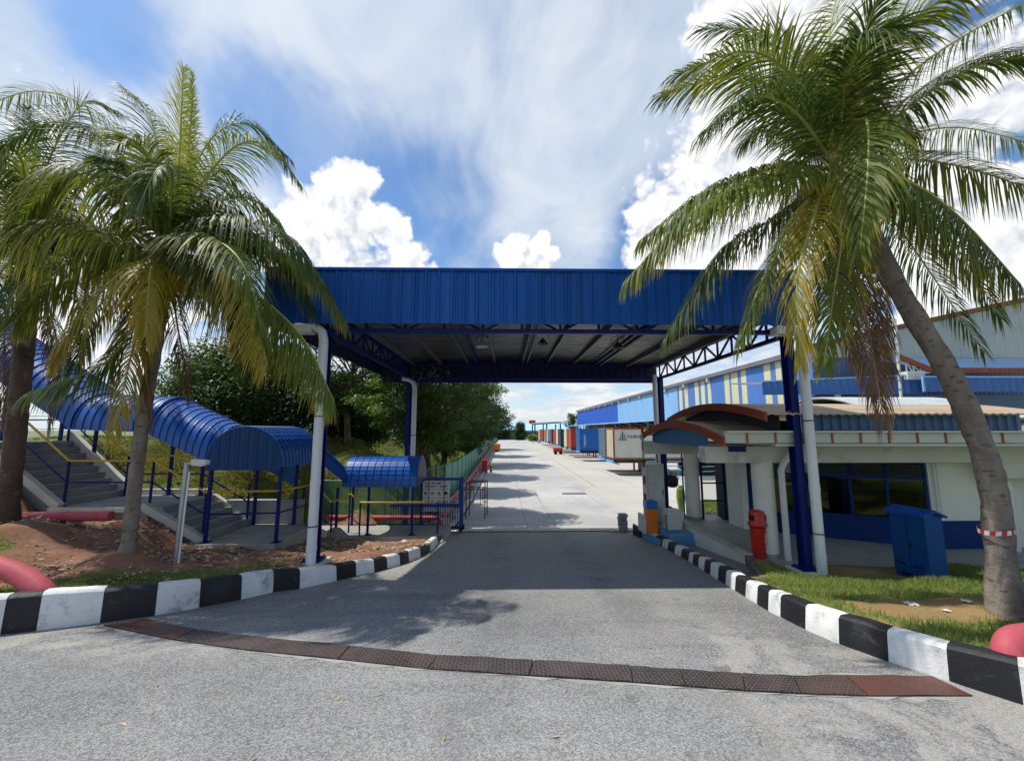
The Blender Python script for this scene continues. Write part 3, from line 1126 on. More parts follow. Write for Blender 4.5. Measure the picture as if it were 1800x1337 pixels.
# right verge
rkx = np.array([p[0] for p in RC][::-1])
rky = np.array([p[1] for p in RC][::-1])
RC2 = [curve_at(RC, Ltot * i / 90) for i in range(91)]
RPTS = [(x + .22, y, zr(y) + h - .03) for x, y, h in RC2] + [
    (5.4, 7.6, 1.12), (6.2, 7.2, 1.14), (7.5, 7.5, 1.10), (5.79, 4.8, 1.66), (5.0, 5.6, 1.55), (6.5, 5.8, 1.54), (5.0, 4.1, 1.56), (9, 5, 1.66), (12, 4, 1.7), (20, 4, 1.75), (10, 7.8, 1.06), (14, 7.8, 1.06), (20, 8, 1.03), (30, 8, 1.0),
    (7, 10, .86), (12, 10, .86), (20, 10, .86), (30, 11, .8), (7, 12.5, .86), (6.4, 14, .78), (7.6, 16, .68), (8.8, 18, .58), (12, 16, .66), (12, 18.4, .58), (20, 16, .62), (20, 18.4, .55), (40, 16, .6), (9.2, 19.8, -.06), (14, 19.8, -.06), (20, 19.8, -.06), (40, 19.8, -.06), (70, 18, .4)]


def zR(x, y):
    X, Y = np.asarray(x, float), np.asarray(y, float)
    z = shepard(RPTS, X, Y)
    xk = np.interp(Y, rky, rkx)
    z = np.where((X > xk + .24) & (X < 5.35) & (Y > 8.3) & (Y < 13.3), np.minimum(z, .60 - (Y - 9.3) * .085), z)
    z = np.where((X > xk + .24) & (X < 5.08 - (8.74 - Y) * .46 + .02) & (Y > 6.9) & (Y <= 8.3), np.minimum(z, .98 - (Y - 7.4) * .22), z)
    return np.where((X > 5.35) & (Y > 8.05) & (Y < 13.3), np.minimum(z, .88), z)


ysr = np.concatenate([np.linspace(1.6, 13.0, 130), np.linspace(13.3, 19.8, 34)])
us = np.concatenate([np.linspace(0, .6, 80), np.linspace(.62, 1, 30)])
Yg = np.repeat(ysr[:, None], len(us), 1)
x0 = np.interp(ysr, rky, rkx) + .12
x0 = np.where(ysr > 12.9, 6.2 + np.clip(ysr - 14, 0, 9) * .5, x0)
Xg = np.zeros_like(Yg)
for i in range(len(ysr)):
    Xg[i] = np.where(us <= .6, x0[i] + (14.0 - x0[i]) * us / .6, 14 + (70 - 14.0) * (np.clip(us - .6, 0, 1) / .4) ** 1.5)


def gR(X, Y):
    bare = np.exp(-(((X - 5.15) / .85) ** 2 + ((Y - 4.95) / .42) ** 2)) * .8
    bare2 = np.exp(-(((X - 6.6) / .9) ** 2 + ((Y - 7.75) / .32) ** 2)) * 1.1
    con = (Y > 8.0) & (X < 5.3)
    g = .88 - bare - bare2 + (smooth_noise(X, Y, .5, 18) - .5) * .75 + (smooth_noise(X, Y, .17, 19) - .5) * .4
    con = con | ((Y > 6.55) & (Y < 8.9) & (X < 5.08 - (8.74 - Y) * .46 + .05))
    return np.where(con, .05, np.clip(g, 0, 1.1))


terrain('grass_verge', Xg, Yg, zR, 'lawn', gR, .025)


# ------------------------------------------------------------------ grass blades, litter
def blades(name, P, hmin, hmax, wid, m, kind='stuff', seed=1, lean=.5):
    """P: n x 3 array of roots; each blade is a bent two-piece strip"""
    r = np.random.RandomState(seed)
    n = len(P)
    a = r.rand(n) * 2 * math.pi
    h = hmin + (hmax - hmin) * r.rand(n) ** 1.6
    l = h * lean * (.3 + r.rand(n))
    b = r.rand(n) * 2 * math.pi
    dx, dy = np.cos(b) * l, np.sin(b) * l
    wx, wy = np.cos(a) * wid * (.6 + .8 * r.rand(n)), np.sin(a) * wid * (.6 + .8 * r.rand(n))
    V = np.zeros((n, 5, 3))
    V[:, 0] = P + np.stack([-wx, -wy, np.full(n, -.01)], 1)
    V[:, 1] = P + np.stack([wx, wy, np.full(n, -.01)], 1)
    V[:, 2] = P + np.stack([wx * .8 + dx * .35, wy * .8 + dy * .35, h * .6], 1)
    V[:, 3] = P + np.stack([-wx * .8 + dx * .35, -wy * .8 + dy * .35, h * .6], 1)
    V[:, 4] = P + np.stack([dx, dy, h], 1)
    me = bpy.data.meshes.new(name)
    me.vertices.add(n * 5)
    me.vertices.foreach_set('co', V.astype(np.float32).ravel())
    base = np.arange(n) * 5
    loops = np.stack([base, base + 1, base + 2, base + 3, base + 3, base + 2, base + 4], 1).ravel()
    me.loops.add(n * 7)
    me.loops.foreach_set('vertex_index', loops.astype(np.int32))
    me.polygons.add(n * 2)
    st = np.stack([np.arange(n) * 7, np.arange(n) * 7 + 4], 1).ravel()
    me.polygons.foreach_set('loop_start', st.astype(np.int32))
    me.update(calc_edges=True)
    me.validate()
    me.materials.append(MATS[m])
    o = bpy.data.objects.new(name, me)
    COL.objects.link(o)
    return tag(o, kind=kind)


def scatter(n, x0, x1, y0, y1, keep, zf, seed):
    r = np.random.RandomState(seed)
    X = x0 + (x1 - x0) * r.rand(n)
    Y = y0 + (y1 - y0) * r.rand(n)
    k = keep(X, Y, r.rand(n))
    X, Y = X[k], Y[k]
    return np.stack([X, Y, zf(X, Y)], 1)


def keepR(X, Y, u):
    x0 = np.interp(Y, rky, rkx)
    g = gR(X, Y)
    x0 = np.where(Y > 12.9, 6.4 + np.clip(Y - 14, 0, 9) * .5, x0)
    stub = (Y > 6.55) & (Y < 8.9) & (X < 5.08 - (8.74 - Y) * .46 + .12)
    return ~stub & (X > x0 + .2) & (u < np.clip((g - .35) * 1.7, 0, 1)) & ~((Y > 7.9) & (Y < 13.6))


P = scatter(110000, 3.8, 10.5, 2.4, 8.0, keepR, zR, 21)
blades('grass', P, .02, .085, .0035, 'grass_blade', seed=3)
P = scatter(26000, 10.5, 20, 3, 8.0, keepR, zR, 22)
blades('grass', P, .03, .10, .006, 'grass_blade', seed=4)
P = scatter(26000, 6.3, 16, 14.0, 18.8, keepR, zR, 23)
blades('grass', P, .05, .13, .012, 'grass_blade', seed=5)


def keepL(X, Y, u):
    yk = np.interp(X, lkx, lky)
    g = gL(X, Y)
    return (Y > yk + .24) & (u < np.clip((g - .3) * 1.6, 0, 1)) & (Y < 9.0)


P = scatter(110000, -10, -3.2, 4.4, 9, keepL, zL, 24)
blades('grass', P, .025, .10, .004, 'grass_blade', seed=6)


def keepB(X, Y, u):
    g = gL(X, Y)
    inside = (X > -6.6) & (X < -1.5) & (Y < 13.4)
    return (Y > 10.8) & ~inside & (u < np.clip(g, 0, 1)) & (X < -3.0 - .0 * Y)


P = scatter(34000, -16, -3.0, 10.8, 19, keepB, zL, 25)
blades('bank_grass', P, .04, .13, .010, 'bank_blade', seed=7, lean=.8)
P = scatter(60000, -16, -6.4, 10.8, 16, keepB, zL, 27)
blades('dry_grass', P, .03, .12, .011, 'grass_dry', seed=9, lean=1.2)
P = scatter(40000, -22, -3.0, 19, 60, keepB, zL, 26)
blades('bank_grass', P, .06, .15, .03, 'bank_blade', seed=8, lean=.8)

# dry leaves, twigs and stones on the earth
mat('dry_leaf', 'A8906A', .8, .3, 9)
mat('stone', '9A8E80', .9, .2, 8)
b = MB()
bs = MB()
for i in range(7000):
    x = RND.uniform(-11, -1.9)
    yk = float(np.interp(x, lkx, lky))
    y = yk + .25 + RND.random() ** 1.2 * 4.5
    if y > 9.0 and x < -4.6 or y > 11.8:
        continue
    z = float(zL(x, y)) + .022
    a = RND.random() * 6.28
    if RND.random() < .55:
        l, w = RND.uniform(.02, .09), RND.uniform(.006, .02)
        c, s_ = math.cos(a), math.sin(a)
        t = RND.uniform(-.01, .02)
        b.quad((x - c * l, y - s_ * l, z), (x + s_ * w, y - c * w, z + t), (x + c * l, y + s_ * l, z + RND.uniform(0, .015)), (x - s_ * w, y + c * w, z - t * .3))
    else:
        r_ = RND.uniform(.006, .045) * (1 if RND.random() < .92 else 1.7)
        vs = [(x + r_ * RND.uniform(.6, 1.2) * q[0], y + r_ * RND.uniform(.6, 1.2) * q[1], z - .012 + r_ * .8 * q[2]) for q in ((1, 0, 0), (0, 1, 0), (-1, 0, 0), (0, -1, 0), (0, 0, 1))]
        bs.add(vs, ((0, 1, 4), (1, 2, 4), (2, 3, 4), (3, 0, 4)))
tag(b.build('dry_leaves', 'dry_leaf'), kind='stuff')
tag(bs.build('stones', 'stone'), kind='stuff')

# grit and leaf scraps swept against the kerbs, a few scraps of litter on the lawn
bg_ = MB()
for i in range(1500):
    if i % 2:
        C_ = LK
        x, y, h = curve_at(LK, RND.uniform(4, clen(LK) - .3))
        o = -abs(RND.gauss(0, .10)) - .015
        px_, py_ = x + RND.uniform(-.05, .05), y + o
    else:
        x, y, h = curve_at(RC, RND.uniform(.8, 14))
        px_, py_ = x - abs(RND.gauss(0, .11)) - .015, y + (-.05 if y < 4.6 else 0)
    r_ = RND.uniform(.004, .014)
    z = zr(py_)
    bg_.add([(px_ + r_ * RND.uniform(.6, 1.2) * q[0], py_ + r_ * RND.uniform(.6, 1.2) * q[1], z - .002 + r_ * .8 * q[2]) for q in ((1, 0, 0), (0, 1, 0), (-1, 0, 0), (0, -1, 0), (0, 0, 1))],
            ((0, 1, 4), (1, 2, 4), (2, 3, 4), (3, 0, 4)))
tag(bg_.build('grit', 'stone'), kind='stuff')
bl_ = MB()
for i in range(90):
    x, y = RND.uniform(-5, 4), RND.uniform(2.6, 7.2)
    z = zr(y) + .004
    a = RND.random() * 6.28
    l, w = RND.uniform(.012, .05), RND.uniform(.004, .012)
    c, s_ = math.cos(a), math.sin(a)
    bl_.quad((x - c * l, y - s_ * l, z), (x + s_ * w, y - c * w, z + .006), (x + c * l, y + s_ * l, z + .004), (x - s_ * w, y + c * w, z + .001))
tag(bl_.build('leaf_scraps', 'dry_leaf'), kind='stuff')


def scrap(x, y, s, m, label):
    z = float(zR(x, y)) + .03
    b = MB()
    r = random.Random(int(x * 100))
    rows = [[(x + s * (i - 2) * .4 + r.uniform(-.2, .2) * s, y + s * (j - 1.5) * .5 + r.uniform(-.2, .2) * s, z + r.uniform(0, .35) * s) for i in range(5)] for j in range(4)]
    b.solid(rows, (0, 0, -.004))
    tag(b.build('litter', m), label, 'litter')


scrap(5.02, 5.15, .07, 'litter_white', 'crumpled white plastic scrap on the bare patch nearest the kerb')
scrap(5.62, 5.05, .055, 'litter_white', 'flat pale scrap on the bare patch beside the leaning palm')
scrap(5.15, 4.85, .04, 'litter_white', 'tiny whitish scrap lying between the kerb and the bare patch')
scrap(7.05, 6.35, .06, 'green_mesh', 'crumpled green plastic scrap on the grass in front of the blue cabinet')
scrap(5.28, 7.55, .06, 'tin_pale', 'clear crumpled plastic bottle beside the right canopy column')
# ------------------------------------------------------------------ gate canopy
CX0, CX1 = -3.46, 5.62          # column lines
CY0, CY1 = 7.62, 14.25
FX0, FX1 = -4.56, 5.64          # fascia ends
FY = 7.36
FZ0, FZ1 = 5.74, 6.83
can = thing('gate_canopy', ((CX0 + CX1) / 2, CY0, zr(CY0)), 'large blue steel canopy with a ribbed blue fascia spanning the entrance road', 'canopy')


def rib_sheet(w, h, n, d=.028, t=.0):
    """ribbed cladding sheet in local x (0..w), z (0..h), ribs towards -y"""
    prof = [(0, 0)]
    p = w / n
    for i in range(n):
        o = i * p
        prof += [(o + p * .36, 0), (o + p * .44, -d), (o + p * .58, -d), (o + p * .66, 0)]
        if i % 2 == 0:
            prof += [(o + p * .80, 0), (o + p * .83, -d * .35), (o + p * .86, 0)]
    prof.append((w, 0))
    b = MB()
    b.solid([[(x, y, z) for x, y in prof] for z in (0, h)], (0, .012, 0))
    return b


NS = 14
sw = (FX1 - FX0) / NS
me = rib_sheet(sw + .014, FZ1 - FZ0 - .05, 3).mesh('cladding_sheet', 'blue_cladding')
for i in range(NS):
    o = bpy.data.objects.new('cladding_sheet', me)
    COL.objects.link(o)
    o.parent = can
    o.location = Vector((FX0 + i * sw, FY + (.006 if i % 2 else -.008) + RND.uniform(-.002, .002), FZ0 + RND.uniform(-.006, .006))) - root_loc(can)
b = MB()
b.box(FX0 - .01, FY - .05, FZ1 - .06, FX1 + .01, FY + .06, FZ1, .008)
b.build('fascia_capping', 'blue_paint', can)
# left side and rear fascia
ns = 9
sl = (CY1 + .3 - FY) / ns
me = rib_sheet(sl + .012, FZ1 - FZ0 - .05, 3).mesh('cladding_sheet', 'blue_shaded')
for i in range(ns):
    o = bpy.data.objects.new('cladding_sheet', me)
    COL.objects.link(o)
    o.parent = can
    o.rotation_euler = (0, 0, -math.pi / 2)
    o.location = Vector((FX0 + (.007 if i % 2 else -.007), FY + .02 + (i + 1) * sl, FZ0)) - root_loc(can)
nr = 12
sr = (FX1 - FX0) / nr
me = rib_sheet(sr + .012, 1.2, 3).mesh('cladding_sheet', 'blue_shaded')
for i in range(nr):
    o = bpy.data.objects.new('cladding_sheet', me)
    COL.objects.link(o)
    o.parent = can
    o.rotation_euler = (0, 0, math.pi)
    o.location = Vector((FX0 + (i + 1) * sr, CY1 + .34 + (.007 if i % 2 else -.007), 5.56)) - root_loc(can)
# roof: shallow gable falling to both sides, foil lining under it
XM = .6


def rz(x):
    return 6.36 - abs(x - XM) * .045


b = MB()
xsr = rng(FX0 + .05, FX1, 40)
b.grid([[(x, y, rz(x) + .05 + .012 * (i % 2)) for i, x in enumerate(xsr)] for y in (FY + .04, CY1 + .3)])
b.build('roof_sheet', 'tin_pale', can)
b = MB()
ysf = rng(FY + .05, CY1 + .3, 60)
b.grid([[(x, y, rz(x) - .02 + RND.uniform(-.012, .012)) for x in rng(FX0 + .05, FX1 - .02, 44)] for y in ysf])
b.build('foil_lining', 'foil', can, smooth='all')
# purlins running away from the viewer
for i in range(11):
    x = -4.2 + i * .955
    b = MB()
    b.beam((x, FY + .08, rz(x) - .10), (x, CY1 + .25, rz(x) - .10), .07, .13)
    b.build('purlin', 'purlin_steel', can)


def truss(p0, p1, ztop, zbot, n, w=.06, name='truss'):
    b = MB()
    p0, p1 = Vector(p0), Vector(p1)
    d = p1 - p0

    def pt(t, z):
        q = p0 + d * t
        return (q.x, q.y, z)
    b.beam(pt(0, ztop), pt(1, ztop), w * 1.4, w * 1.4)
    b.beam(pt(0, zbot), pt(1, zbot), w * 1.4, w * 1.4)
    for i in range(n):
        a, m_, c = i / n, (i + .5) / n, (i + 1) / n
        b.beam(pt(a, zbot), pt(a, ztop), w * .7, w * .7)
        if i % 2:
            b.beam(pt(a, ztop), pt(c, zbot), w * .7, w * .7)
        else:
            b.beam(pt(a, zbot), pt(c, ztop), w * .7, w * .7)
    b.beam(pt(1, zbot), pt(1, ztop), w * .7, w * .7)
    return b.build(name, 'blue_steel', can)


truss((CX0, CY0, 0), (CX1, CY0, 0), 6.06, 5.66, 12)
truss((CX0, CY1, 0), (CX1, CY1, 0), 6.06, 5.60, 12)
truss((CX0, CY0, 0), (CX0, CY1, 0), 6.06, 5.62, 10)
truss((CX1, CY0, 0), (CX1, CY1, 0), 6.10, 5.62, 10)
for x in (-1.0, XM, XM + .16, 3.2):
    b = MB()
    b.beam((x, CY0, 6.10), (x, CY1, 6.10), .06, .10)
    b.build('tie_beam', 'blue_steel', can)
b = MB()
b.beam((FX0, CY1 + .25, 5.53), (FX1, CY1 + .25, 5.53), .08, .12)
b.build('rear_beam', 'blue_steel', can)


def column(x, y, z0, zt):
    b = MB()
    for s in (-1, 1):
        b.box(x - .07, y + s * .09 - .008, z0, x + .07, y + s * .09 + .008, zt)
    b.box(x - .006, y - .085, z0, x + .006, y + .085, zt)
    c = b.build('column', 'blue_steel', can)
    b = MB()
    b.box(x - .16, y - .16, z0 - .005, x + .16, y + .16, z0 + .025)
    for a in (-1, 1):
        for e in (-1, 1):
            b.cyl(x + a * .125, y + e * .125, z0 + .02, z0 + .06, .014, 6)
    b.build('base_plate', 'blue_steel', c)
    b = MB()
    b.box(x - .24, y - .24, z0 - .5, x + .24, y + .24, z0 - .006, .015)
    b.build('footing', 'concrete_pale', c)
    return c


def downpipe(x, y, z0, zt, ox, r=.084):
    """white pvc pipe from the gutter outlet box down beside a column"""
    b = MB()
    b.tube([(x + ox, y, zt + .12), (x + ox * .6, y, zt + .10), (x + ox * .12, y, zt - .02), (x, y, zt - .2), (x, y, zt - .5)], r * .98, 14)
    b.cyl(x, y, z0, zt - .48, r, 16)
    L = zt - z0
    for t in (.06, .33, .68):
        b.cyl(x, y, z0 + L * t, z0 + L * t + .09, r * 1.07, 16)
    p = b.build('downpipe', 'white_pvc', can, smooth=40)
    for t in (.16, .62):
        b = MB()
        b.cyl(x, y, z0 + L * t - .012, z0 + L * t + .012, r * 1.1, 16)
        b.build('pipe_strap', 'grey_strap', p)
    return p


column(CX0 - .03, CY0 + .06, 1.40, 5.62)
column(CX1 - .03, CY0 + .05, 1.20, 5.62)
column(CX0 + .02, CY1, .52, 5.58)
column(CX1, CY1, 1.08, 5.58)
downpipe(CX0 + .01, CY0 - .14, 1.36, 5.62, -.30)
downpipe(CX1 + .12, CY0 - .14, 1.16, 5.62, -.30)
downpipe(CX0 + .23, CY1 - .05, .5, 5.45, -.45, .085)
downpipe(CX1 - .22, CY1 - .05, 1.08, 5.6, .02, .085)
for x, s in ((CX0 - .42, 1), (CX1 - .25, 1)):
    b = MB()
    b.box(x - .16, CY0 - .26, 5.58, x + .2, CY0 + .02, 5.74, .01)
    b.build('gutter_outlet', 'white_pvc', can)

# pendant lamps
for i, (px, py, Y, lab) in enumerate([(847, 606, 10.4, 'white dome lamp hanging under the canopy, leftmost of three'), (954, 601, 10.6, 'dome lamp hanging under the middle of the canopy beside twin tie beams'),
                                      (1086, 608, 10.2, 'dark dome lamp with a wire loop hanging under the right half of the canopy')]):
    p = at(px, py, Y)
    L = thing('pendant_lamp', p, lab, 'lamp', 'lamps under the gate canopy')
    b = MB()
    b.lathe(p.x, p.y, [(.03, p.z + .10), (.05, p.z + .06), (.13, p.z - .01), (.17, p.z - .05), (.165, p.z - .055), (.11, p.z - .02), (.03, p.z + .02)], 18)
    b.build('lamp_shade', 'cabinet_white' if i == 0 else 'dark_steel', L, smooth='all')
    b = MB()
    b.cyl(p.x, p.y, p.z + .10, rz(p.x) - .08, .012, 8)
    b.tube([(p.x - .16, p.y, p.z + .14), (p.x - .15, p.y, p.z + .24), (p.x, p.y, p.z + .28), (p.x + .15, p.y, p.z + .24), (p.x + .16, p.y, p.z + .14)], .010, 6)
    b.build('lamp_stem', 'dark_steel', L)

# ------------------------------------------------------------------ stairs and walkway slabs
ST = thing('staircase', (-8, 9, 1.3), 'grey concrete staircase climbing left beside the red earth under a blue vaulted roof', 'staircase')
SY0, SY1 = 9.0, 10.55


def slab(name, x0, x1, y0, y1, z, t, m='concrete', parent=ST):
    b = MB()
    b.box(x0, y0, z - t, x1, y1, z, .012)
    return b.build(name, m, parent)


slab('landing', -6.45, -4.80, 8.72, SY1, 1.40, .5)
slab('landing', -9.68, -7.62, SY0 - .1, SY1 + .1, 2.10, .6)
slab('landing', -22.0, -11.26, SY0 - .1, SY1 + .1, 3.47, .8)
for i in range(5):
    x1 = -6.45 - i * .235
    z1 = 1.40 + (i + 1) * .14
    b = MB()
    b.box(x1 - .235 - (.0 if i < 4 else .0), SY0, 1.0, x1, SY1, z1, .010)
    b.build('step', 'concrete_step', ST)
for i in range(9):
    x1 = -9.68 - i * .176
    z1 = 2.10 + (i + 1) * .152
    b = MB()
    b.box(x1 - .176, SY0, 1.6, x1, SY1, z1, .010)
    b.build('step', 'concrete_step', ST)


def stringer(x0, z0, x1, z1, y, w=.12, h=.16):
    b = MB()
    b.beam((x0, y, z0), (x1, y, z1), w, h)
    return b.build('stringer', 'concrete_pale', ST)


stringer(-6.35, 1.38, -7.75, 2.14, SY0 - .07)
stringer(-7.75, 2.08, -9.6, 2.08, SY0 - .17, .10, .10)
stringer(-9.5, 2.12, -11.35, 3.5, SY0 - .07)
stringer(-6.5, 1.46, -7.7, 2.20, SY1 + .07)
stringer(-9.6, 2.2, -11.3, 3.62, SY1 + .07, .14, .24)
stringer(-7.7, 2.16, -9.6, 2.16, SY1 + .16, .12, .16)
stringer(-6.5, 1.22, -4.78, 1.22, 8.68, .10, .08)
# retaining block beside the lower flight
b = MB()
b.box(-7.1, SY1 + .02, 1.2, -5.2, SY1 + .2, 1.98, .01)
b.build('retaining_wall', 'concrete', ST)
# lower path towards the gate, sloped link and curb
b = MB()
b.solid([[(-6.2, 10.5, 1.36), (-4.78, 10.5, 1.36)], [(-6.2, 11.9, .76), (-4.78, 11.9, .76)]], (0, 0, -.4))
b.build('ramp', 'concrete_pale', ST)
slab('path_slab', -6.2, -1.72, 11.88, 13.25, .74, .35)
b = MB()
b.add([(-4.9, 11.2, .5), (-4.1, 11.2, .5), (-4.1, 11.86, .5), (-4.9, 11.86, .5), (-4.9, 11.2, 1.0), (-4.7, 11.2, 1.0), (-4.7, 11.86, 1.0), (-4.9, 11.86, 1.0)],
      ((3, 2, 1, 0), (4, 5, 6, 7), (0, 1, 5, 4), (1, 2, 6, 5), (2, 3, 7, 6), (3, 0, 4, 7)))
b.build('wedge_block', 'concrete', ST)
slab('edge_slab', -2.9, -1.75, 11.55, 11.80, .68, .12, 'concrete_pale')

# ------------------------------------------------------------------ vaulted roof over the walkway
VR = thing('walkway_roof', (-6, 9.7, 1.4), 'blue vaulted sheet metal roof stepping down over the stairs and walkway', 'walkway roof')


def vault(p0, p1, half, rise, drop=0.0, n=18, ribs=.18, name='roof_section', rib_r=.013):
    """barrel along p0 -> p1 (points on the eave-level axis); half width across, rise of the crown"""
    p0, p1 = Vector(p0), Vector(p1)
    d = p1 - p0
    h = Vector((d.x, d.y, 0)).normalized()
    sd = Vector((h.y, -h.x, 0))

    def arc(c, f=1.0):
        r = []
        for i in range(n + 1):
            a = math.pi * i / n
            r.append(c + sd * (half * f * math.cos(a)) + Vector((0, 0, rise * f * math.sin(a) ** .9)))
        return r
    L = d.length
    m_ = max(2, int(L / .06))
    b = MB()
    rows = []
    for i in range(m_ + 1):
        t = i / m_
        rows.append(arc(p0 + d * t, 1.0 + (.004 if i % 2 else 0)))
    b.solid(rows, (0, 0, -.02))
    o = b.build(name, 'barrel_blue', VR, smooth=30)
    k = max(2, int(round(L / ribs)))
    me = None
    for i in range(k + 1):
        t = i / k
        b = MB()
        b.tube(arc(p0 + d * t, 1.012), rib_r, 6)
        r = b.build('rib', 'rib_blue', o)
    return o


E = 1.68 / 2
YA = 9.76
S1 = vault((-14.6, YA, 6.95), (-9.50, YA, 3.80), E, .83)
vault((-9.62, YA, 3.78), (-7.80, YA, 3.72), E * .985, .81)
S3 = vault((-7.86, YA, 3.70), (-6.38, YA, 3.03), E, .82, ribs=.165)
S4 = vault((-5.58, 8.76, 2.98), (-5.58, 10.5, 2.98), .81, .84, ribs=.14)
S5 = vault((-5.45, 10.5, 2.85), (-5.45, 12.2, 2.12), .80, .82, ribs=.13)
S6 = vault((-4.75, 12.72, 2.12), (-2.60, 12.72, 2.12), .72, .82, ribs=.215)
# ridge battens (fine cross lines on the sheet) as real low seams
for sec, (p0, p1), half, rise in ((S1, ((-14.6, YA, 6.95), (-9.50, YA, 3.80)), E, .83), (S3, ((-7.86, YA, 3.70), (-6.38, YA, 3.03)), E, .82),
                                  (S4, ((-5.58, 8.76, 2.98), (-5.58, 10.5, 2.98)), .81, .84), (S6, ((-4.75, 12.72, 2.12), (-2.60, 12.72, 2.12)), .72, .82)):
    p0, p1 = Vector(p0), Vector(p1)
    d = (p1 - p0).normalized()
    sd = Vector((d.y, -d.x, 0))
    for a in (.2, .36, .52, .68, .84, 1.0, 1.16, 1.32, 1.5, 1.7, 1.9, 2.2, 2.5, 2.8):
        off = sd * (half * math.cos(a)) + Vector((0, 0, rise * math.sin(a) ** .9 + .004))
        b = MB()
        b.beam(p0 + off, p1 + off, .014, .010)
        b.build('seam', 'rib_blue', sec)
# gable of the square section: upright sheets cut to the arch
for i in range(8):
    x0, x1 = -6.38 + i * .2, -6.38 + (i + 1) * .2 - .006
    b = MB()
    row0, row1 = [], []
    prof = [(x0, 0), (x0 + .03, 0), (x0 + .045, -.018), (x0 + .065, -.018), (x0 + .08, 0), (x1, 0)]
    for x, y in prof:
        u = max(-1, min(1, (x + 5.58) / .81))
        top = 2.98 + .84 * max(0, 1 - u * u) ** .45
        row0.append((x, 8.75 + y, 2.90))
        row1.append((x, 8.75 + y, max(2.93, top - .01)))
    b.solid([row0, row1], (0, .012, 0))
    b.build('gable_sheet', 'gable_blue', S4)
b = MB()
u = [(-5.58 + .80 * math.cos(math.pi * i / 14), 12.72, 0) for i in range(15)]
rows0 = [(-2.58, 12.72 - .70 * math.cos(math.pi * i / 14), 2.12 + .80 * math.sin(math.pi * i / 14) ** .9) for i in range(15)]
b.f.append(tuple(range(15)))
b.v += [tuple(p) for p in rows0]
b.v += [(x - .012, y, z) for x, y, z in rows0]
b.f.append(tuple(range(29, 14, -1)))
b.build('end_sheet', 'blue_shaded', S6)
# posts
for x, y, z0, z1 in [(-6.32, 8.86, 1.40, 2.95), (-4.84, 8.86, 1.40, 2.95), (-4.90, 10.45, 1.40, 2.95), (-6.30, 10.45, 1.38, 2.95), (-5.30, 10.45, 1.38, 2.95), (-7.75, 10.55, 2.10, 3.66), (-7.75, 8.98, 2.10, 3.66) if False else (-8.6, 10.6, 2.10, 3.66),
                     (-9.6, 10.6, 2.1, 3.8), (-10.6, 10.6, 2.9, 4.5), (-11.5, 10.6, 3.47, 5.05), (-11.5, 8.95, 3.47, 5.0), (-13.0, 8.95, 3.47, 5.9), (-13.0, 10.6, 3.47, 5.9),
                     (-3.98, 12.05, .74, 2.12), (-2.70, 12.05, .74, 2.12), (-4.85, 11.95, .74, 2.1), (-4.9, 13.3, .74, 2.12), (-2.70, 13.3, .74, 2.12), (-5.9, 12.1, .74, 2.1)]:
    b = MB()
    b.box(x - .03, y - .03, z0, x + .03, y + .03, z1)
    p = b.build('post', 'blue_steel', VR)
    b = MB()
    b.box(x - .09, y - .09, z0, x + .09, y + .09, z0 + .012)
    b.build('foot_plate', 'blue_steel', p)

# ------------------------------------------------------------------ handrails: yellow top rail, blue mid rail and posts
def handrail(label, P, mid=.46, posts=None, cap=None):
    """P: list of (x, y, zfloor, height)"""
    root = thing('handrail', (P[0][0], P[0][1], P[0][2]), label, 'handrail')
    top = [Vector((x, y, z + h)) for x, y, z, h in P]
    b = MB()
    b.tube(top, .024, 8)
    b.build('top_rail', 'yellow_paint', root, smooth='all')
    b = MB()
    b.tube([p - Vector((0, 0, mid)) for p in top], .018, 8)
    b.build('mid_rail', 'blue_steel', root, smooth='all')
    for i, (x, y, z, h) in enumerate(P):
        if posts is None or posts[i]:
            b = MB()
            b.cyl(x, y, z - .03, z + h, .026, 8)
            b.build('post', 'blue_steel', root)
    return root


handrail('yellow topped blue handrail along the near side of the concrete stairs', [
    (-12.4, 9.02, 3.47, 1.0), (-11.2, 9.02, 3.47, .98), (-9.55, 9.05, 2.10, .98), (-7.72, 9.05, 2.10, .98), (-6.5, 9.02, 1.40, 1.0), (-4.84, 8.84, 1.40, 1.06), (-4.86, 10.4, 1.38, 1.0)])
handrail('yellow topped blue handrail of the low path that ends beside the sliding gate', [
    (-4.86, 10.45, 1.36, 1.0), (-4.74, 11.35, .93, .85), (-4.62, 12.3, .74, 1.12), (-4.18, 11.95, .74, .93), (-1.94, 11.95, .74, .93)], mid=.62)
handrail('yellow topped blue handrail along the far side of the upper stairs', [
    (-12.4, 10.5, 3.47, 1.0), (-11.2, 10.5, 3.47, 1.0), (-9.6, 10.5, 2.10, 1.0), (-7.7, 10.5, 2.10, 1.0), (-6.5, 10.5, 1.40, 1.0)])

# ------------------------------------------------------------------ lamp post beside the kerb
p0 = gnd(308, 992, lambda x, y: float(zL(x, y)))
LP = thing('lamp_post', p0, 'leaning galvanised post with a small white lamp beside the kerb', 'lamp post')
b = MB()
tp = at(328, 812, p0.y)
b.tube([p0 - Vector((0, 0, .1)), tp], .036, 12)
b.build('pole', 'galv', LP, smooth=40)
b = MB()
q = tp + Vector((.06, 0, -.15))
b.tube([p0 + Vector((.06, -.02, -.1)), q], .014, 8)
b.build('cable_conduit', 'white_pvc', LP)
b = MB()
b.beam(tp + Vector((-.02, 0, -.02)), tp + Vector((.18, 0, -.0)), .03, .03)
b.build('lamp_arm', 'galv', LP)
b = MB()
b.beam(tp + Vector((.12, -.02, .02)), tp + Vector((.36, -.02, .0)), .10, .07)
b.beam(tp + Vector((.12, -.02, -.03)), tp + Vector((.3, -.02, -.045)), .08, .025)
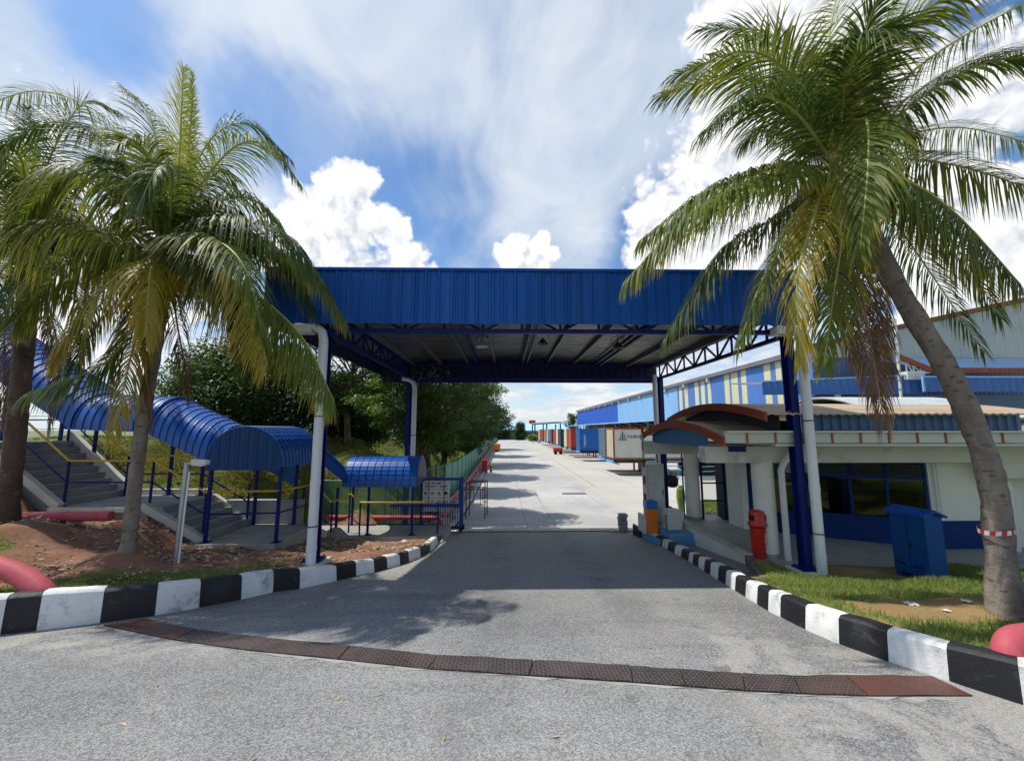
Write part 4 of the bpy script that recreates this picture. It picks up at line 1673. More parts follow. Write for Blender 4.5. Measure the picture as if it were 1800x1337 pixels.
b.build('lamp_head', 'cabinet_white', LP)

# ------------------------------------------------------------------ red pipes
def pipe(label, pts, r, m='red_pipe', joints=()):
    b = MB()
    b.tube(pts, r, 16)
    base = min(pts, key=lambda p: p[2])
    root = thing('pipe', base, label, 'pipe')
    b.build('pipe_run', m, root, smooth=40)
    for p, q in joints:
        b = MB()
        b.tube([p, q], r * 1.05, 16)
        b.build('coupling', m, root, smooth=40)
    return root


def bend(a, b, c, n=6):
    a, b, c = Vector(a), Vector(b), Vector(c)
    return [a * (1 - t) ** 2 + b * 2 * t * (1 - t) + c * t * t for t in [i / n for i in range(n + 1)]]


pl0 = at(18, 908, 8.0)
pl1 = at(196, 906, 8.15)
pipe('long red pipe lying on the earth between the two left palm trunks', [pl0 + Vector((-2.5, -.2, .08)), pl0, pl1], .095, 'red_pipe', [(pl0.lerp(pl1, .52), pl0.lerp(pl1, .56))])
q0, q1, q2 = at(-60, 985, 5.5), at(50, 1003, 5.5), at(84, 1052, 5.42)
pipe('thick pinkish red pipe bending down into the grass behind the kerb', [q0 + Vector((-1.6, .3, .08))] + bend(q0, q1 + Vector((-.02, 0, .05)), q2, 8) + [q2 + Vector((.10, -.01, -.35))], .118,
     )
h0 = at(1775, 1164, 3.66)
pipe('thick red pipe elbow rising from the grass in front of the leaning palm', [h0 + Vector((0, 0, -.3))] + bend(h0 + Vector((0, 0, .0)), h0 + Vector((0.01, .02, .19)), h0 + Vector((.24, .05, .18)), 9) + [h0 + Vector((2.3, .4, .19))] + bend(h0 + Vector((2.4, .42, .19)), h0 + Vector((2.6, .45, .18)), h0 + Vector((2.62, .45, -.25)), 6), .108)

# ------------------------------------------------------------------ sliding gate, sign, fences by the gate
GY = 13.45
gx0, gx1 = -3.75, -1.36
GT = thing('sliding_gate', (gx1, GY, zr(GY)), 'blue barred sliding gate drawn back beside the end of the walkway', 'gate')
gz0, gz1, gzm = .56, 2.19, 1.32
b = MB()
b.box(gx0, GY - .04, gz0, gx1, GY + .04, gz0 + .10)
b.box(gx0, GY - .04, gz1 - .08, gx1, GY + .04, gz1)
b.box(gx0, GY - .035, gzm - .06, gx1 - .1, GY + .035, gzm + .04)
b.box(gx1 - .12, GY - .045, gz0 - .02, gx1, GY + .045, gz1 + .02)
b.build('gate_frame', 'blue_paint', GT)
for i in range(28):
    x = gx0 + .04 + i * (gx1 - .14 - gx0) / 28
    b = MB()
    b.cyl(x, GY, gz0 + .08, gzm - .04, .010, 6)
    b.build('bar', 'blue_steel', GT)
for i in range(5):
    x = gx0 + .25 + i * .5
    b = MB()
    b.box(x - .012, GY - .012, gzm + .03, x + .012, GY + .012, gz1 - .07)
    b.build('bar', 'blue_steel', GT)
b = MB()
b.cyl(gx1 - .06, GY - .06, gz0 - .05, gz0 + .08, .05, 10)
b.box(gx1 - .02, GY - .06, gz0 + .0, gx1 + .05, GY + .06, gz0 + .16)
b.build('gate_wheel', 'black', GT)
# rail across the road
b = MB()
b.box(-6.2, YJ - .22, zr(YJ) - .1, 4.3, YJ - .16, zr(YJ) + .035)
tag(b.build('gate_rail', 'rust'), 'thin steel gate rail set across the road where the asphalt ends', 'gate rail')
b = MB()
b.box(-2.0, YJ - .14, zr(YJ) - .2, 4.3, YJ + .16, zr(YJ) + .014)
tag(b.build('concrete_strip', 'concrete_pale'), kind='structure')

SG = thing('warning_sign', (-2.3, GY + .16, 1.0), 'white safety notice with pictograms and red prohibition rings behind the sliding gate', 'sign')
SGX0, SGX1, SGZ0, SGZ1 = -2.76, -1.83, 1.09, 2.10
sy = GY + .14
b = MB()
b.box(SGX0, sy, SGZ0, SGX1, sy + .012, SGZ1)
b.build('sign_board', 'sign_white', SG)


def plate(name, pts, m, y):
    b = MB()
    n = len(pts)
    b.v += [(x, y, z) for x, z in pts] + [(x, y + .003, z) for x, z in pts]
    b.f.append(tuple(range(n)))
    b.f.append(tuple(range(2 * n - 1, n - 1, -1)))
    for i in range(n):
        j = (i + 1) % n
        b.f.append((i, i + n, j + n, j))
    return b.build(name, m, SG)


def rect(x0, z0, x1, z1):
    return [(x0, z0), (x1, z0), (x1, z1), (x0, z1)]


W = SGX1 - SGX0
H = SGZ1 - SGZ0
yy = sy - .004
for row, spans in ((.90, [(.12, .22), (.25, .30), (.34, .46), (.50, .70)]), (.80, [(.10, .26), (.29, .50), (.56, .60), (.64, .90)])):
    for a, c in spans:
        plate('text_line', rect(SGX0 + W * a, SGZ0 + H * (row - .03), SGX0 + W * c, SGZ0 + H * (row + .025)), 'sign_grey', yy)
plate('rule', rect(SGX0 + W * .06, SGZ0 + H * .70, SGX0 + W * .94, SGZ0 + H * .715), 'sign_grey', yy)
for i in range(4):
    cx = SGX0 + W * (.14 + .24 * i)
    cz = SGZ0 + H * .58
    s = W * .085
    if i == 2:
        plate('pictogram', [(cx - s, cz - s * .8), (cx + s, cz - s * .8), (cx, cz + s)], 'sign_yellow', yy)
        plate('pictogram', [(cx - s * .3, cz - s * .55), (cx + s * .3, cz - s * .55), (cx + s * .12, cz + s * .45), (cx - s * .12, cz + s * .45)], 'black', yy - .004)
    else:
        plate('pictogram', [(cx + s * .7 * math.cos(a) * (1 if i else .6), cz + s * .7 * math.sin(a)) for a in [j * math.pi / 5 for j in range(10)]], 'black' if i != 1 else 'sign_grey', yy)
    plate('caption', rect(cx - s, SGZ0 + H * .42, cx + s, SGZ0 + H * .44), 'sign_grey', yy)
    cz = SGZ0 + H * .25
    b = MB()
    R0, R1 = W * .105, W * .075
    n = 20
    o_ = [(cx + R0 * math.cos(2 * math.pi * j / n), yy, cz + R0 * math.sin(2 * math.pi * j / n)) for j in range(n)]
    i_ = [(cx + R1 * math.cos(2 * math.pi * j / n), yy, cz + R1 * math.sin(2 * math.pi * j / n)) for j in range(n)]
    b.v += o_ + i_
    for j in range(n):
        b.f.append((j, (j + 1) % n, n + (j + 1) % n, n + j))
    b.beam((cx - R1 * .72, yy - .001, cz + R1 * .72), (cx + R1 * .72, yy - .001, cz - R1 * .72), .016, .004)
    b.build('prohibition_ring', 'sign_red', SG)
    plate('symbol', [(cx - R1 * .35, cz - R1 * .5), (cx + R1 * .35, cz - R1 * .5), (cx + R1 * .2, cz + R1 * .5), (cx - R1 * .2, cz + R1 * .5)], 'black', yy + .0012)


def mesh_panel(b, p0, p1, z0, z1, step, w=.006):
    """chain link: crossing diagonal wires between two posts, clipped to the panel"""
    p0, p1 = Vector(p0), Vector(p1)
    L = Vector((p1.x - p0.x, p1.y - p0.y, 0)).length
    d = Vector((p1.x - p0.x, p1.y - p0.y, 0)) / L
    H = z1 - z0
    s = -H
    while s < L:
        for sg in (1, -1):
            a0, a1 = max(0, s), min(L, s + H)
            if a1 - a0 > .01:
                za, zb = (a0 - s), (a1 - s)
                if sg < 0:
                    za, zb = H - za, H - zb
                A = Vector((p0.x, p0.y, 0)) + d * a0
                B_ = Vector((p0.x, p0.y, 0)) + d * a1
                n = Vector((d.y, -d.x, 0)) * (.002 * sg)
                A, B_ = A + n, B_ + n
                A.z, B_.z = z0 + za, z0 + zb
                up = (B_ - A).normalized().cross(Vector((d.y, -d.x, 0))) * w
                b.quad(A - up, B_ - up, B_ + up, A + up)
        s += step


CF = thing('chain_link_fence', (-5, 14.0, .6), 'low green chain link fence behind the walkway and the red pipe', 'fence')
b = MB()
mesh_panel(b, (-9.0, 13.95), (-2.85, 13.95), .5, 2.05, .075, .009)
tag(b.build('wire_mesh', 'green_mesh', CF), kind='stuff')
for i in range(6):
    x = -8.9 + i * 1.21
    b = MB()
    b.cyl(x, 14.0, .3, 2.1, .025, 8)
    b.build('post', 'green_post', CF)
b = MB()
for z in (2.05, 1.35):
    b.tube([(-9.0, 13.97, z), (-2.85, 13.97, z)], .008, 6)
b.build('line_wire', 'galv', CF)
pipe('red fire main crossing behind the sliding gate', [(-8.5, 13.72, .92), (-2.35, 13.72, .86)] + bend((-2.3, 13.72, .86), (-2.15, 13.72, .86), (-2.15, 13.72, .6), 4), .075)

# green palisade fence along the yard
GFX = -2.78
GF = thing('green_fence', (GFX, 15, zr(15)), 'green fence with mesh screen running away along the left edge of the yard', 'fence')
yv = 14.1
i = 0
while yv < 112:
    st = 2.4
    z = zr(yv)
    b = MB()
    b.cyl(GFX, yv, z - .2, z + 2.15, .035, 8)
    b.build('post', 'green_post', GF)
    if yv > 18:
        b = MB()
        b.box(GFX - .01, yv + .06, z + .35, GFX + .01, yv + st - .06, z + 1.95)
        b.build('screen_panel', 'green_mesh', GF)
    else:
        b = MB()
        for j in range(8):
            b.box(GFX - .012, yv + .12 + j * .28, z + .25, GFX + .012, yv + .16 + j * .28, z + 2.0)
        tag(b.build('pale', 'green_post', GF), kind='stuff')
    yv += st
b = MB()
for dz in (.3, 1.98):
    b.tube([(GFX + .03, y, zr(y) + dz) for y in rng(14.1, 112, 30)], .02, 6)
b.build('rail', 'green_post', GF)
FM = pipe('red fire main running along the foot of the green fence', [(-2.35, y, zr(y) + .62) for y in rng(14.2, 20, 8)] + [(-2.35, y, .62) for y in rng(22, 100, 8)], .075)
pipe('thinner red water pipe below the fire main along the green fence', [(-2.2, y, zr(y) + .36) for y in rng(14.6, 20, 8)] + [(-2.2, y, .36) for y in rng(22, 100, 8)], .05)
for y in rng(14.8, 98, 36):
    z = zr(y)
    b = MB()
    b.box(-2.45, y - .05, z - .02, -2.1, y + .05, z + .30)
    b.box(-2.42, y - .03, z + .3, -2.38, y + .03, z + .72)
    b.box(-2.28, y - .03, z + .3, -2.25, y + .03, z + .72)
    b.build('pipe_support', 'concrete_pale', FM)
# low drain edge
b = MB()
ys_ = rng(14.0, 105, 46)
b.solid([[(-1.95, y, zr(y) - .05) for y in ys_], [(-1.95, y, zr(y) + .10) for y in ys_], [(-1.72, y, zr(y) + .10) for y in ys_], [(-1.72, y, zr(y) - .05) for y in ys_]], (.0, 0, -.01))
tag(b.build('drain_edge', 'concrete_pale'), kind='structure')

# scaffold frames leaning at the pipes
def scaffold(loc, rzv, label):
    root = thing('scaffold_frame', loc, label, 'scaffold frame', 'rusty scaffold frames')
    b = MB()
    x, y, z = loc
    c, s_ = math.cos(rzv), math.sin(rzv)

    def T(u, w, h):
        return (x + c * u - s_ * w, y + s_ * u + c * w, z + h)
    for u in (0, .75):
        b.tube([T(u, 0, 0), T(u, 0, 1.42)], .022, 8)
    b.tube([T(0, 0, 1.42), T(.75, 0, 1.42)], .022, 8)
    b.tube([T(0, 0, 1.15), T(.75, 0, 1.15)], .016, 8)
    b.build('frame', 'rust', root, smooth='all')
    b = MB()
    for u in (.18, .57):
        b.tube([T(u, 0, .55), T(u, 0, 1.15)], .013, 6)
    for h in (.55, .8):
        b.tube([T(0, 0, h), T(.18, 0, h)], .011, 6)
        b.tube([T(.57, 0, h), T(.75, 0, h)], .011, 6)
    b.build('rung', 'rust', root)
    return root


scaffold((-1.55, 16.4, zr(16.4)), .15, 'rusty scaffold frame standing at the road edge, the nearer one with a side ladder')
scaffold((-1.50, 17.3, zr(17.3)), -.05, 'rusty scaffold frame standing right behind the nearer frame')
b = MB()
for i in range(9):
    x, y = -1.85 + RND.uniform(-.25, .45), 15.3 + RND.uniform(0, 2.2)
    z = zr(y)
    s_ = RND.uniform(.06, .14)
    b.add([(x + s_ * a, y + s_ * c * .8, z + s_ * e * .7) for a, c, e in ((-1, -1, 0), (1, -1, 0), (1.1, 1, 0), (-1, 1.1, 0), (-.6, -.7, 1), (.7, -.6, 1.1), (.6, .7, .9), (-.7, .6, 1))],
          ((3, 2, 1, 0), (4, 5, 6, 7), (0, 1, 5, 4), (1, 2, 6, 5), (2, 3, 7, 6), (3, 0, 4, 7)))
tag(b.build('rubble', 'concrete_pale'), kind='stuff')
# bricks
# red hydrant cabinet with striped bollard
HC = thing('hose_cabinet', (-1.8, 36, 0), 'small red hose cabinet standing beside the fence along the yard', 'cabinet')
b = MB()
b.box(-2.05, 35.8, .02, -1.55, 36.3, 1.15, .03)
b.build('cabinet_body', 'bin_red', HC)
b = MB()
b.box(-1.99, 35.78, .2, -1.61, 35.80, 1.0)
b.build('cabinet_door', 'sign_red', HC)
BL = thing('striped_bollard', (-1.25, 36.2, 0), 'short black and yellow striped bollard at the road edge beside the red cabinet', 'bollard')
for i in range(5):
    b = MB()
    b.cyl(-1.25, 36.2, i * .14, i * .14 + .138, .11, 12)
    b.build('band', 'black' if i % 2 else 'sign_yellow', BL, smooth=40)
BO = thing('skip', (-2.0, 72, 0), 'orange skip at the far left end of the yard', 'skip')
b = MB()
b.solid([[(-1.9, 70, .3), (-.9, 70, .3)], [(-2.1, 70, 1.3), (-.8, 70, 1.3)]], (0, 1.6, 0))
b.build('skip_body', 'orange', BO)
b = MB()
b.box(-1.8, 70.2, 0, -1.0, 71.4, .3)
b.build('skip_skid', 'black', BO)
# ------------------------------------------------------------------ guardhouse
SLZ = 1.06
GH = thing('guardhouse', (8.5, 10.5, SLZ), 'white and blue guardhouse with curved tin roofs and round columns beside the entrance', 'guardhouse')
b = MB()
b.box(5.22, 8.08, .2, 24, 13.2, SLZ - .035)
b.build('floor_base', 'concrete', GH)
mat('floor_tile', '9C9B93', .6, .08, 2, dirt='6E6C64', dirt_amt=.4, rnd=.07)
tm = None
for i in range(13):
    for j in range(5):
        x0, y0 = 5.23 + i * .9, 8.08 + j * 1.02
        if tm is None:
            b = MB()
            b.box(0, 0, 0, .892, 1.012, .03)
            tm = b.mesh('floor_tile', 'floor_tile')
        o = bpy.data.objects.new('floor_tile', tm)
        COL.objects.link(o)
        o.parent = GH
        o.location = Vector((x0, y0, SLZ - .03 + RND.uniform(0, .003))) - root_loc(GH)
# beams
b = MB()
b.box(4.36, 8.72, 3.04, 24, 9.02, 3.40, .01)
b.build('front_beam', 'beam_white', GH)
b = MB()
b.box(4.18, 11.95, 3.04, 8.6, 12.25, 3.42, .01)
b.build('rear_beam', 'beam_white', GH)
b = MB()
b.box(5.55, 9.02, 3.10, 5.85, 11.95, 3.40)
b.build('side_beam', 'beam_white', GH)
# round columns
for x, y, r in ((5.70, 8.92, .215), (5.80, 12.55, .215)):
    b = MB()
    b.cyl(x, y, SLZ + .08, 3.05, r, 28)
    c = b.build('round_column', 'white_wall', GH, smooth=40)
    b = MB()
    b.cyl(x, y, SLZ - .02, SLZ + .08, r + .012, 28)
    b.build('column_plinth', 'concrete', c, smooth=40)
# corner downpipe beside the front column
b = MB()
b.tube([(6.20, 8.62, 3.48), (6.20, 8.62, 3.40), (6.16, 8.58, 3.28), (5.95, 8.58, 3.02), (5.91, 8.60, 2.90), (5.91, 8.60, SLZ - .02)], .062, 12)
b.build('downpipe', 'white_pvc', GH, smooth=40)
# walls: angled window wall and straight wall to the right
A0, A1 = Vector((7.4, 10.75, SLZ)), Vector((9.85, 9.35, SLZ))
wd = (A1 - A0).normalized()
wn = Vector((wd.y, -wd.x, 0))
WL = (A1 - A0).length


def wp(u, z, off=0.0):
    p = A0 + wd * u + wn * off
    return Vector((p.x, p.y, z))


def wall_box(name, u0, u1, z0, z1, o0, o1, m, parent=GH):
    b = MB()
    b.add([wp(u0, z0, o0), wp(u1, z0, o0), wp(u1, z0, o1), wp(u0, z0, o1), wp(u0, z1, o0), wp(u1, z1, o0), wp(u1, z1, o1), wp(u0, z1, o1)],
          ((0, 3, 2, 1), (4, 5, 6, 7), (0, 1, 5, 4), (1, 2, 6, 5), (2, 3, 7, 6), (3, 0, 4, 7)))
    return b.build(name, m, parent)


DZ = SLZ + .55
WT = 3.02
wall_box('dado', 0, WL, SLZ, DZ, -.15, .0, 'dado_blue')
win = wall_box('window_frame', .0, WL - .02, DZ, DZ + .06, -.06, .03, 'dado_blue')
nw = 4
for i in range(nw + 1):
    u = i * (WL - .06) / nw
    wall_box('mullion', u, u + .055, DZ + .06, WT - .05, -.05, .02, 'dado_blue', win)
wall_box('head_rail', 0, WL - .02, WT - .05, WT, -.06, .025, 'dado_blue', win)
TR = WT - .42
wall_box('transom', 0, WL - .02, TR - .025, TR + .025, -.045, .022, 'dado_blue', win)
for i in range(nw):
    u0, u1 = i * (WL - .06) / nw + .055, (i + 1) * (WL - .06) / nw
    wall_box('pane', u0, u1, DZ + .06, TR - .025, -.018, -.012, 'window_glass', win)
    if i == 0:
        wall_box('pane', u0, u1, TR + .025, WT - .05, -.018, -.012, 'window_glass', win)
        continue
    # top hung sash standing open
    b = MB()
    sw_, sh = u1 - u0, WT - .05 - TR - .03
    def sp(u, k, o):
        return wp(u0 + u, WT - .05 - math.cos(.55) * k, .02 + math.sin(.55) * k + o)
    for (ua, ub, ka, kb) in ((0, .03, 0, sh), (sw_ - .03, sw_, 0, sh), (.03, sw_ - .03, 0, .03), (.03, sw_ - .03, sh - .03, sh)):
        b.add([sp(ua, ka, 0), sp(ub, ka, 0), sp(ub, kb, 0), sp(ua, kb, 0), sp(ua, ka, .02), sp(ub, ka, .02), sp(ub, kb, .02), sp(ua, kb, .02)],
              ((0, 1, 2, 3), (7, 6, 5, 4), (0, 4, 5, 1), (1, 5, 6, 2), (2, 6, 7, 3), (3, 7, 4, 0)))
    b.build('open_sash', 'dado_blue', win)
    b = MB()
    b.quad(sp(.03, .03, .01), sp(sw_ - .03, .03, .01), sp(sw_ - .03, sh - .03, .01), sp(.03, sh - .03, .01))
    b.build('sash_pane', 'window_glass', win)
# right straight wall
b = MB()
b.box(9.86, 9.30, SLZ, 11.25, 9.46, SLZ + .62)
b.build('dado', 'dado_blue', GH)
b = MB()
b.box(9.86, 9.32, SLZ + .62, 11.25, 9.46, 3.04)
b.build('wall', 'white_wall', GH)
b = MB()
b.box(11.25, 9.40, SLZ, 24, 9.56, 3.04)
b.build('wall', 'white_wall', GH)
# inside: back wall, ceiling, desk seen through the panes
b = MB()
b.box(7.5, 12.9, SLZ, 16, 13.05, 3.04)
b.build('back_wall', 'white_wall', GH)
b = MB()
b.box(7.3, 9.0, 3.05, 24, 13.2, 3.12)
b.build('ceiling', 'white_wall', GH)
b = MB()
b.box(8.8, 11.2, SLZ, 11.5, 11.9, SLZ + .95)
b.build('counter', 'interior_dark', GH)
# left room: door wall with board and glazed bay
b = MB()
b.box(6.55, 11.2, SLZ, 6.72, 11.95, 3.04)
b.build('door_jamb', 'white_wall', GH)
b = MB()
b.box(6.72, 11.30, SLZ + .02, 7.5, 11.36, 2.98)
dr_ = b.build('door', 'dado_blue', GH)
b = MB()
b.box(6.86, 11.27, 2.36, 7.28, 11.295, 2.64)
b.build('door_sticker', 'sign_red', dr_)
b = MB()
b.box(6.98, 11.27, 2.02, 7.24, 11.295, 2.34)
b.build('door_notice', 'sign_white', dr_)
b = MB()
b.box(7.30, 10.72, 1.58, 7.40, 11.28, 2.45)
b.build('notice_board', 'board_brown', GH)
b = MB()
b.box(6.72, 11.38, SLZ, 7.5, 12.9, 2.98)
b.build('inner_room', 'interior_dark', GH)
b = MB()
b.box(7.30, 10.70, SLZ, 7.42, 11.30, 1.56)
b.build('dado', 'dado_blue', GH)
# eave: gutter band with brackets
b = MB()
b.box(4.24, 7.68, 3.50, 24, 7.74, 3.735)
b.box(4.24, 7.60, 3.70, 24, 7.675, 3.735)
b.build('gutter', 'gutter_cream', GH)
b = MB()
b.box(5.2, 7.66, 3.44, 24, 8.72, 3.485)
b.build('soffit', 'board_brown' if False else 'gutter_cream', GH)
px = 1314
bm = None
while True:
    x = at(px, 768, 7.66).x
    if x > 16:
        break
    if bm is None:
        b = MB()
        b.box(-.017, -.018, -.10, .017, 0, .115)
        bm = b.mesh('gutter_bracket', 'brick_red')
    o = bpy.data.objects.new('gutter_bracket', bm)
    COL.objects.link(o)
    o.parent = GH
    o.location = Vector((x, 7.678, 3.605)) - root_loc(GH)
    px += 50


def barrel_roof(name, x0, x1, y0, y1, ze, rise, m, parent, t=.03, n=26, corr=.012, pitch=.16):
    b = MB()
    rows = []
    k = int((x1 - x0) / (pitch / 2))
    k = min(k, 160)
    for i in range(k + 1):
        x = x0 + (x1 - x0) * i / k
        rows.append([(x, y0 + (y1 - y0) * j / n, ze + rise * (1 - (2 * j / n - 1) ** 2) + (corr if i % 2 else 0)) for j in range(n + 1)])
    b.solid(rows, (0, 0, -t))
    return b.build(name, m, parent)


def arch_board(name, x, y0, y1, ze, rise, h, m, parent, n=24, t=.05):
    b = MB()
    top = [(x, y0 + (y1 - y0) * j / n, ze + rise * (1 - (2 * j / n - 1) ** 2) + .03) for j in range(n + 1)]
    bot = [(p[0], p[1], p[2] - h) for p in top]
    b.solid([bot, top], (t, 0, 0))
    return b.build(name, m, parent)


LY0, LY1 = 7.66, 12.35
barrel_roof('lower_roof', 4.24, 10.5, LY0 + .10, LY1, 3.60, .36, 'tin_rusty', GH)
arch_board('lower_barge_board', 4.18, LY0, LY1, 3.58, .36, .17, 'rust_red', GH)
# blue infill under the lower arch
for i in range(12):
    b = MB()
    ya, yb = 8.75 + i * .275, 8.75 + (i + 1) * .275 - .006
    P0, P1 = [], []
    for kq in range(7):
        y = ya + (yb - ya) * kq / 6
        zt = 3.58 + .36 * (1 - (2 * (y - LY0) / (LY1 - LY0) - 1) ** 2) - .06
        o = .0 if kq % 2 else .02
        P0.append((4.42 + o, y, 3.38))
        P1.append((4.42 + o, y, zt))
    b.solid([P0, P1], (.015, 0, 0))
    b.build('infill_sheet', 'blue_grey_tin', GH)
UY0, UY1 = 7.55, 12.2
barrel_roof('upper_roof', 5.02, 10.55, UY0, UY1, 4.06, .30, 'tin_rusty', GH, corr=.022)
arch_board('upper_barge_board', 4.96, UY0, UY1, 4.06, .30, .17, 'rust_red', GH)
for i in range(24):
    x0 = 5.98 + i * .191
    b = MB()
    prof = [(x0, 0), (x0 + .04, 0), (x0 + .065, -.03), (x0 + .12, -.03), (x0 + .145, 0), (x0 + .187, 0)]
    b.solid([[(x, 8.02 + y, 3.74) for x, y in prof], [(x, 8.02 + y, 4.10) for x, y in prof]], (0, .012, 0))
    b.build('clerestory_sheet', 'blue_grey_tin', GH)
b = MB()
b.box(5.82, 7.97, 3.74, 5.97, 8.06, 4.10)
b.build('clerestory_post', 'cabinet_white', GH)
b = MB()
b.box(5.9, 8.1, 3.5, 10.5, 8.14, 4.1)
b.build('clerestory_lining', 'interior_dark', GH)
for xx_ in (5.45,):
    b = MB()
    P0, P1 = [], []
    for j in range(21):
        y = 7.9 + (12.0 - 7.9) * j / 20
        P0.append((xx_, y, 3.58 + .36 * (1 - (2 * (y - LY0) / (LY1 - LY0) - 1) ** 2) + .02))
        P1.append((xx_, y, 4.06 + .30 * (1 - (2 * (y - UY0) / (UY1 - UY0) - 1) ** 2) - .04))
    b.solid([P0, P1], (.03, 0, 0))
    b.build('loft_shade_sheet', 'interior_dark', GH)  # dark sheet added for the deep shade between the two roofs
# pale translucent barrel on the roof further right
barrel_roof('translucent_roof', 7.9, 10.6, 8.6, 11.6, 4.22, .34, 'tin_pale', GH, corr=.02)
# blue sign plate fixed to the front beam
b = MB()
b.box(4.86, 8.69, 3.28, 5.24, 8.717, 3.40)
b.build('beam_plate', 'dado_blue', GH)
# right porch: pipe and lintel
b = MB()
b.cyl(11.42, 9.1, SLZ, 2.62, .075, 12)
b.build('downpipe', 'white_pvc', GH, smooth=40)
b = MB()
b.box(10.9, 8.75, 2.70, 24, 8.95, 3.04)
b.build('porch_beam', 'beam_white', GH)
b = MB()
b.tube([(9.95, 9.27, 3.02), (9.95, 9.27, 1.9)], .018, 8)
b.tube([(10.03, 9.27, 3.02), (10.03, 9.27, 1.75)], .014, 8)
b.build('wall_conduit', 'white_pvc', GH)
# water tank at the right end of the roof
WTk = thing('water_tank', (10.55, 8.2, 3.74), 'round white water tank standing on the guardhouse roof at its right end', 'tank')
b = MB()
b.lathe(11.35, 8.6, [(.62, 3.72), (.62, 3.98), (.64, 4.0), (.64, 4.03), (.58, 4.10), (.1, 4.12)], 28)
b.build('tank_body', 'cabinet_white', WTk, smooth=40)
b = MB()
b.lathe(11.35, 8.6, [(.645, 3.90), (.65, 3.92), (.65, 3.95), (.645, 3.97)], 28)
b.build('tank_band', 'dark_steel', WTk, smooth=40)

# low wall of the raised floor, with the weathered end by the grass
RW = thing('ramp_wall', (5.25, 9.5, .8), 'low white wall edging the raised guardhouse floor, weathered bare at its near end', 'wall')
b = MB()
b.solid([[(5.08, 12.4, .2), (5.08, 8.75, .2)], [(5.08, 12.4, SLZ + .05), (5.08, 8.75, SLZ + .04)]], (.14, 0, 0))
b.build('wall_face', 'white_wall', RW)
mat('concrete_old', '6E6A62', .9, .25, 2.5, bump=.4, bscale=30, dirt='34332F', dirt_amt=.7, dlo=.42, dhi=.66)
b = MB()
zs = [(8.74, SLZ + .04), (8.0, 1.17), (7.4, 1.26), (6.9, 1.34), (6.62, 1.39)]
b.solid([[(5.08 - (8.74 - y) * .46, y, .5) for y, z in zs], [(5.08 - (8.74 - y) * .46, y, z + .02) for y, z in zs]], (.17, -.06, 0))
b.build('wall_stub', 'concrete_old', RW)
b = MB()
b.box(5.05, 8.76, SLZ + .055, 5.27, 12.4, SLZ + .085)
b.build('wall_coping', 'concrete_pale', RW)

# litter bin
BN = thing('litter_bin', (5.18, 8.95, SLZ), 'bright red litter bin with a hooded lid standing beside the round column', 'bin')
bx, by = 5.42, 8.78
b = MB()
b.lathe(bx, by, [(.125, SLZ), (.135, SLZ + .02), (.155, SLZ + .60), (.158, SLZ + .62)], 24)
b.build('bin_body', 'bin_red', BN, smooth=40)
b = MB()
b.lathe(bx, by, [(.15, SLZ + .62), (.15, SLZ + .65)], 24)
b.build('shadow_gap', 'black', BN)
b = MB()
b.lathe(bx, by, [(.175, SLZ + .65), (.19, SLZ + .67), (.19, SLZ + .70), (.162, SLZ + .74), (.155, SLZ + .90), (.145, SLZ + .955), (.09, SLZ + .98)], 24)
b.build('bin_lid', 'bin_red', BN, smooth=40)
for a in (3.5, 5.95):
    b = MB()
    c, s_ = math.cos(a), math.sin(a)
    p = Vector((bx + c * .157, by + s_ * .157, SLZ + .83))
    sd = Vector((-s_, c, 0))
    b.beam(p - sd * .06, p + sd * .06, .012, .11)
    b.build('bin_mouth', 'black', BN)
text_obj('alam flora', .10, 'letter_white', BN, (bx + .075, by - .135, SLZ + .32), (.0, .02, 1), (-.87, -.49, 0), 'bin_lettering')

# blue cabinet
BC = thing('utility_cabinet', (7.6, 7.75, 1.1), 'blue steel cabinet with a shallow pitched lid standing on the grass', 'cabinet')
k0, k1, k2 = at(1572, 1003, 7.15), at(1652, 998, 7.3), at(1557, 985, 7.5)
cz = 1.16
fx, fy = 7.28, 7.62
ang = math.radians(-84)
ca, sa = math.cos(ang), math.sin(ang)


def cb(u, v, z):
    return (7.44 + ca * u - sa * v, 7.36 + sa * u + ca * v, z)


def cbox(u0, v0, z0, u1, v1, z1):
    b = MB()
    b.add([cb(u0, v0, z0), cb(u1, v0, z0), cb(u1, v1, z0), cb(u0, v1, z0), cb(u0, v0, z1), cb(u1, v0, z1), cb(u1, v1, z1), cb(u0, v1, z1)],
          ((0, 3, 2, 1), (4, 5, 6, 7), (0, 1, 5, 4), (1, 2, 6, 5), (2, 3, 7, 6), (3, 0, 4, 7)))
    return b


cbox(-.29, -.18, cz + .05, .29, .18, cz + 1.12).build('cabinet_body', 'cabinet_blue', BC)
b = MB()
gv = [(-.235, cz + 1.10), (0, cz + 1.20), (.235, cz + 1.10)]
b.solid([[cb(-.34, v, z) for v, z in gv], [cb(.34, v, z) for v, z in gv]], (0, 0, -.04))
b.build('cabinet_lid', 'blue_paint', BC)
b = MB()
b.add([cb(u, v, z) for u in (-.29, .29) for v, z in ((-.18, cz + 1.10), (0, cz + 1.17), (.18, cz + 1.10))], ((0, 2, 1), (3, 4, 5)))
b.build('lid_gusset', 'cabinet_blue', BC)
for u0, u1 in ((-.275, -.006), (.006, .275)):
    d_ = cbox(u0, -.196, cz + .10, u1, -.181, cz + 1.08).build('cabinet_door', 'cabinet_blue', BC)
    cbox(u0 + .05, -.203, cz + .18, u0 + .20, -.197, cz + .22).build('door_vent', 'blue_steel', d_)
cbox(.015, -.222, cz + .50, .05, -.197, cz + .60).build('cabinet_handle', 'dark_steel', BC)
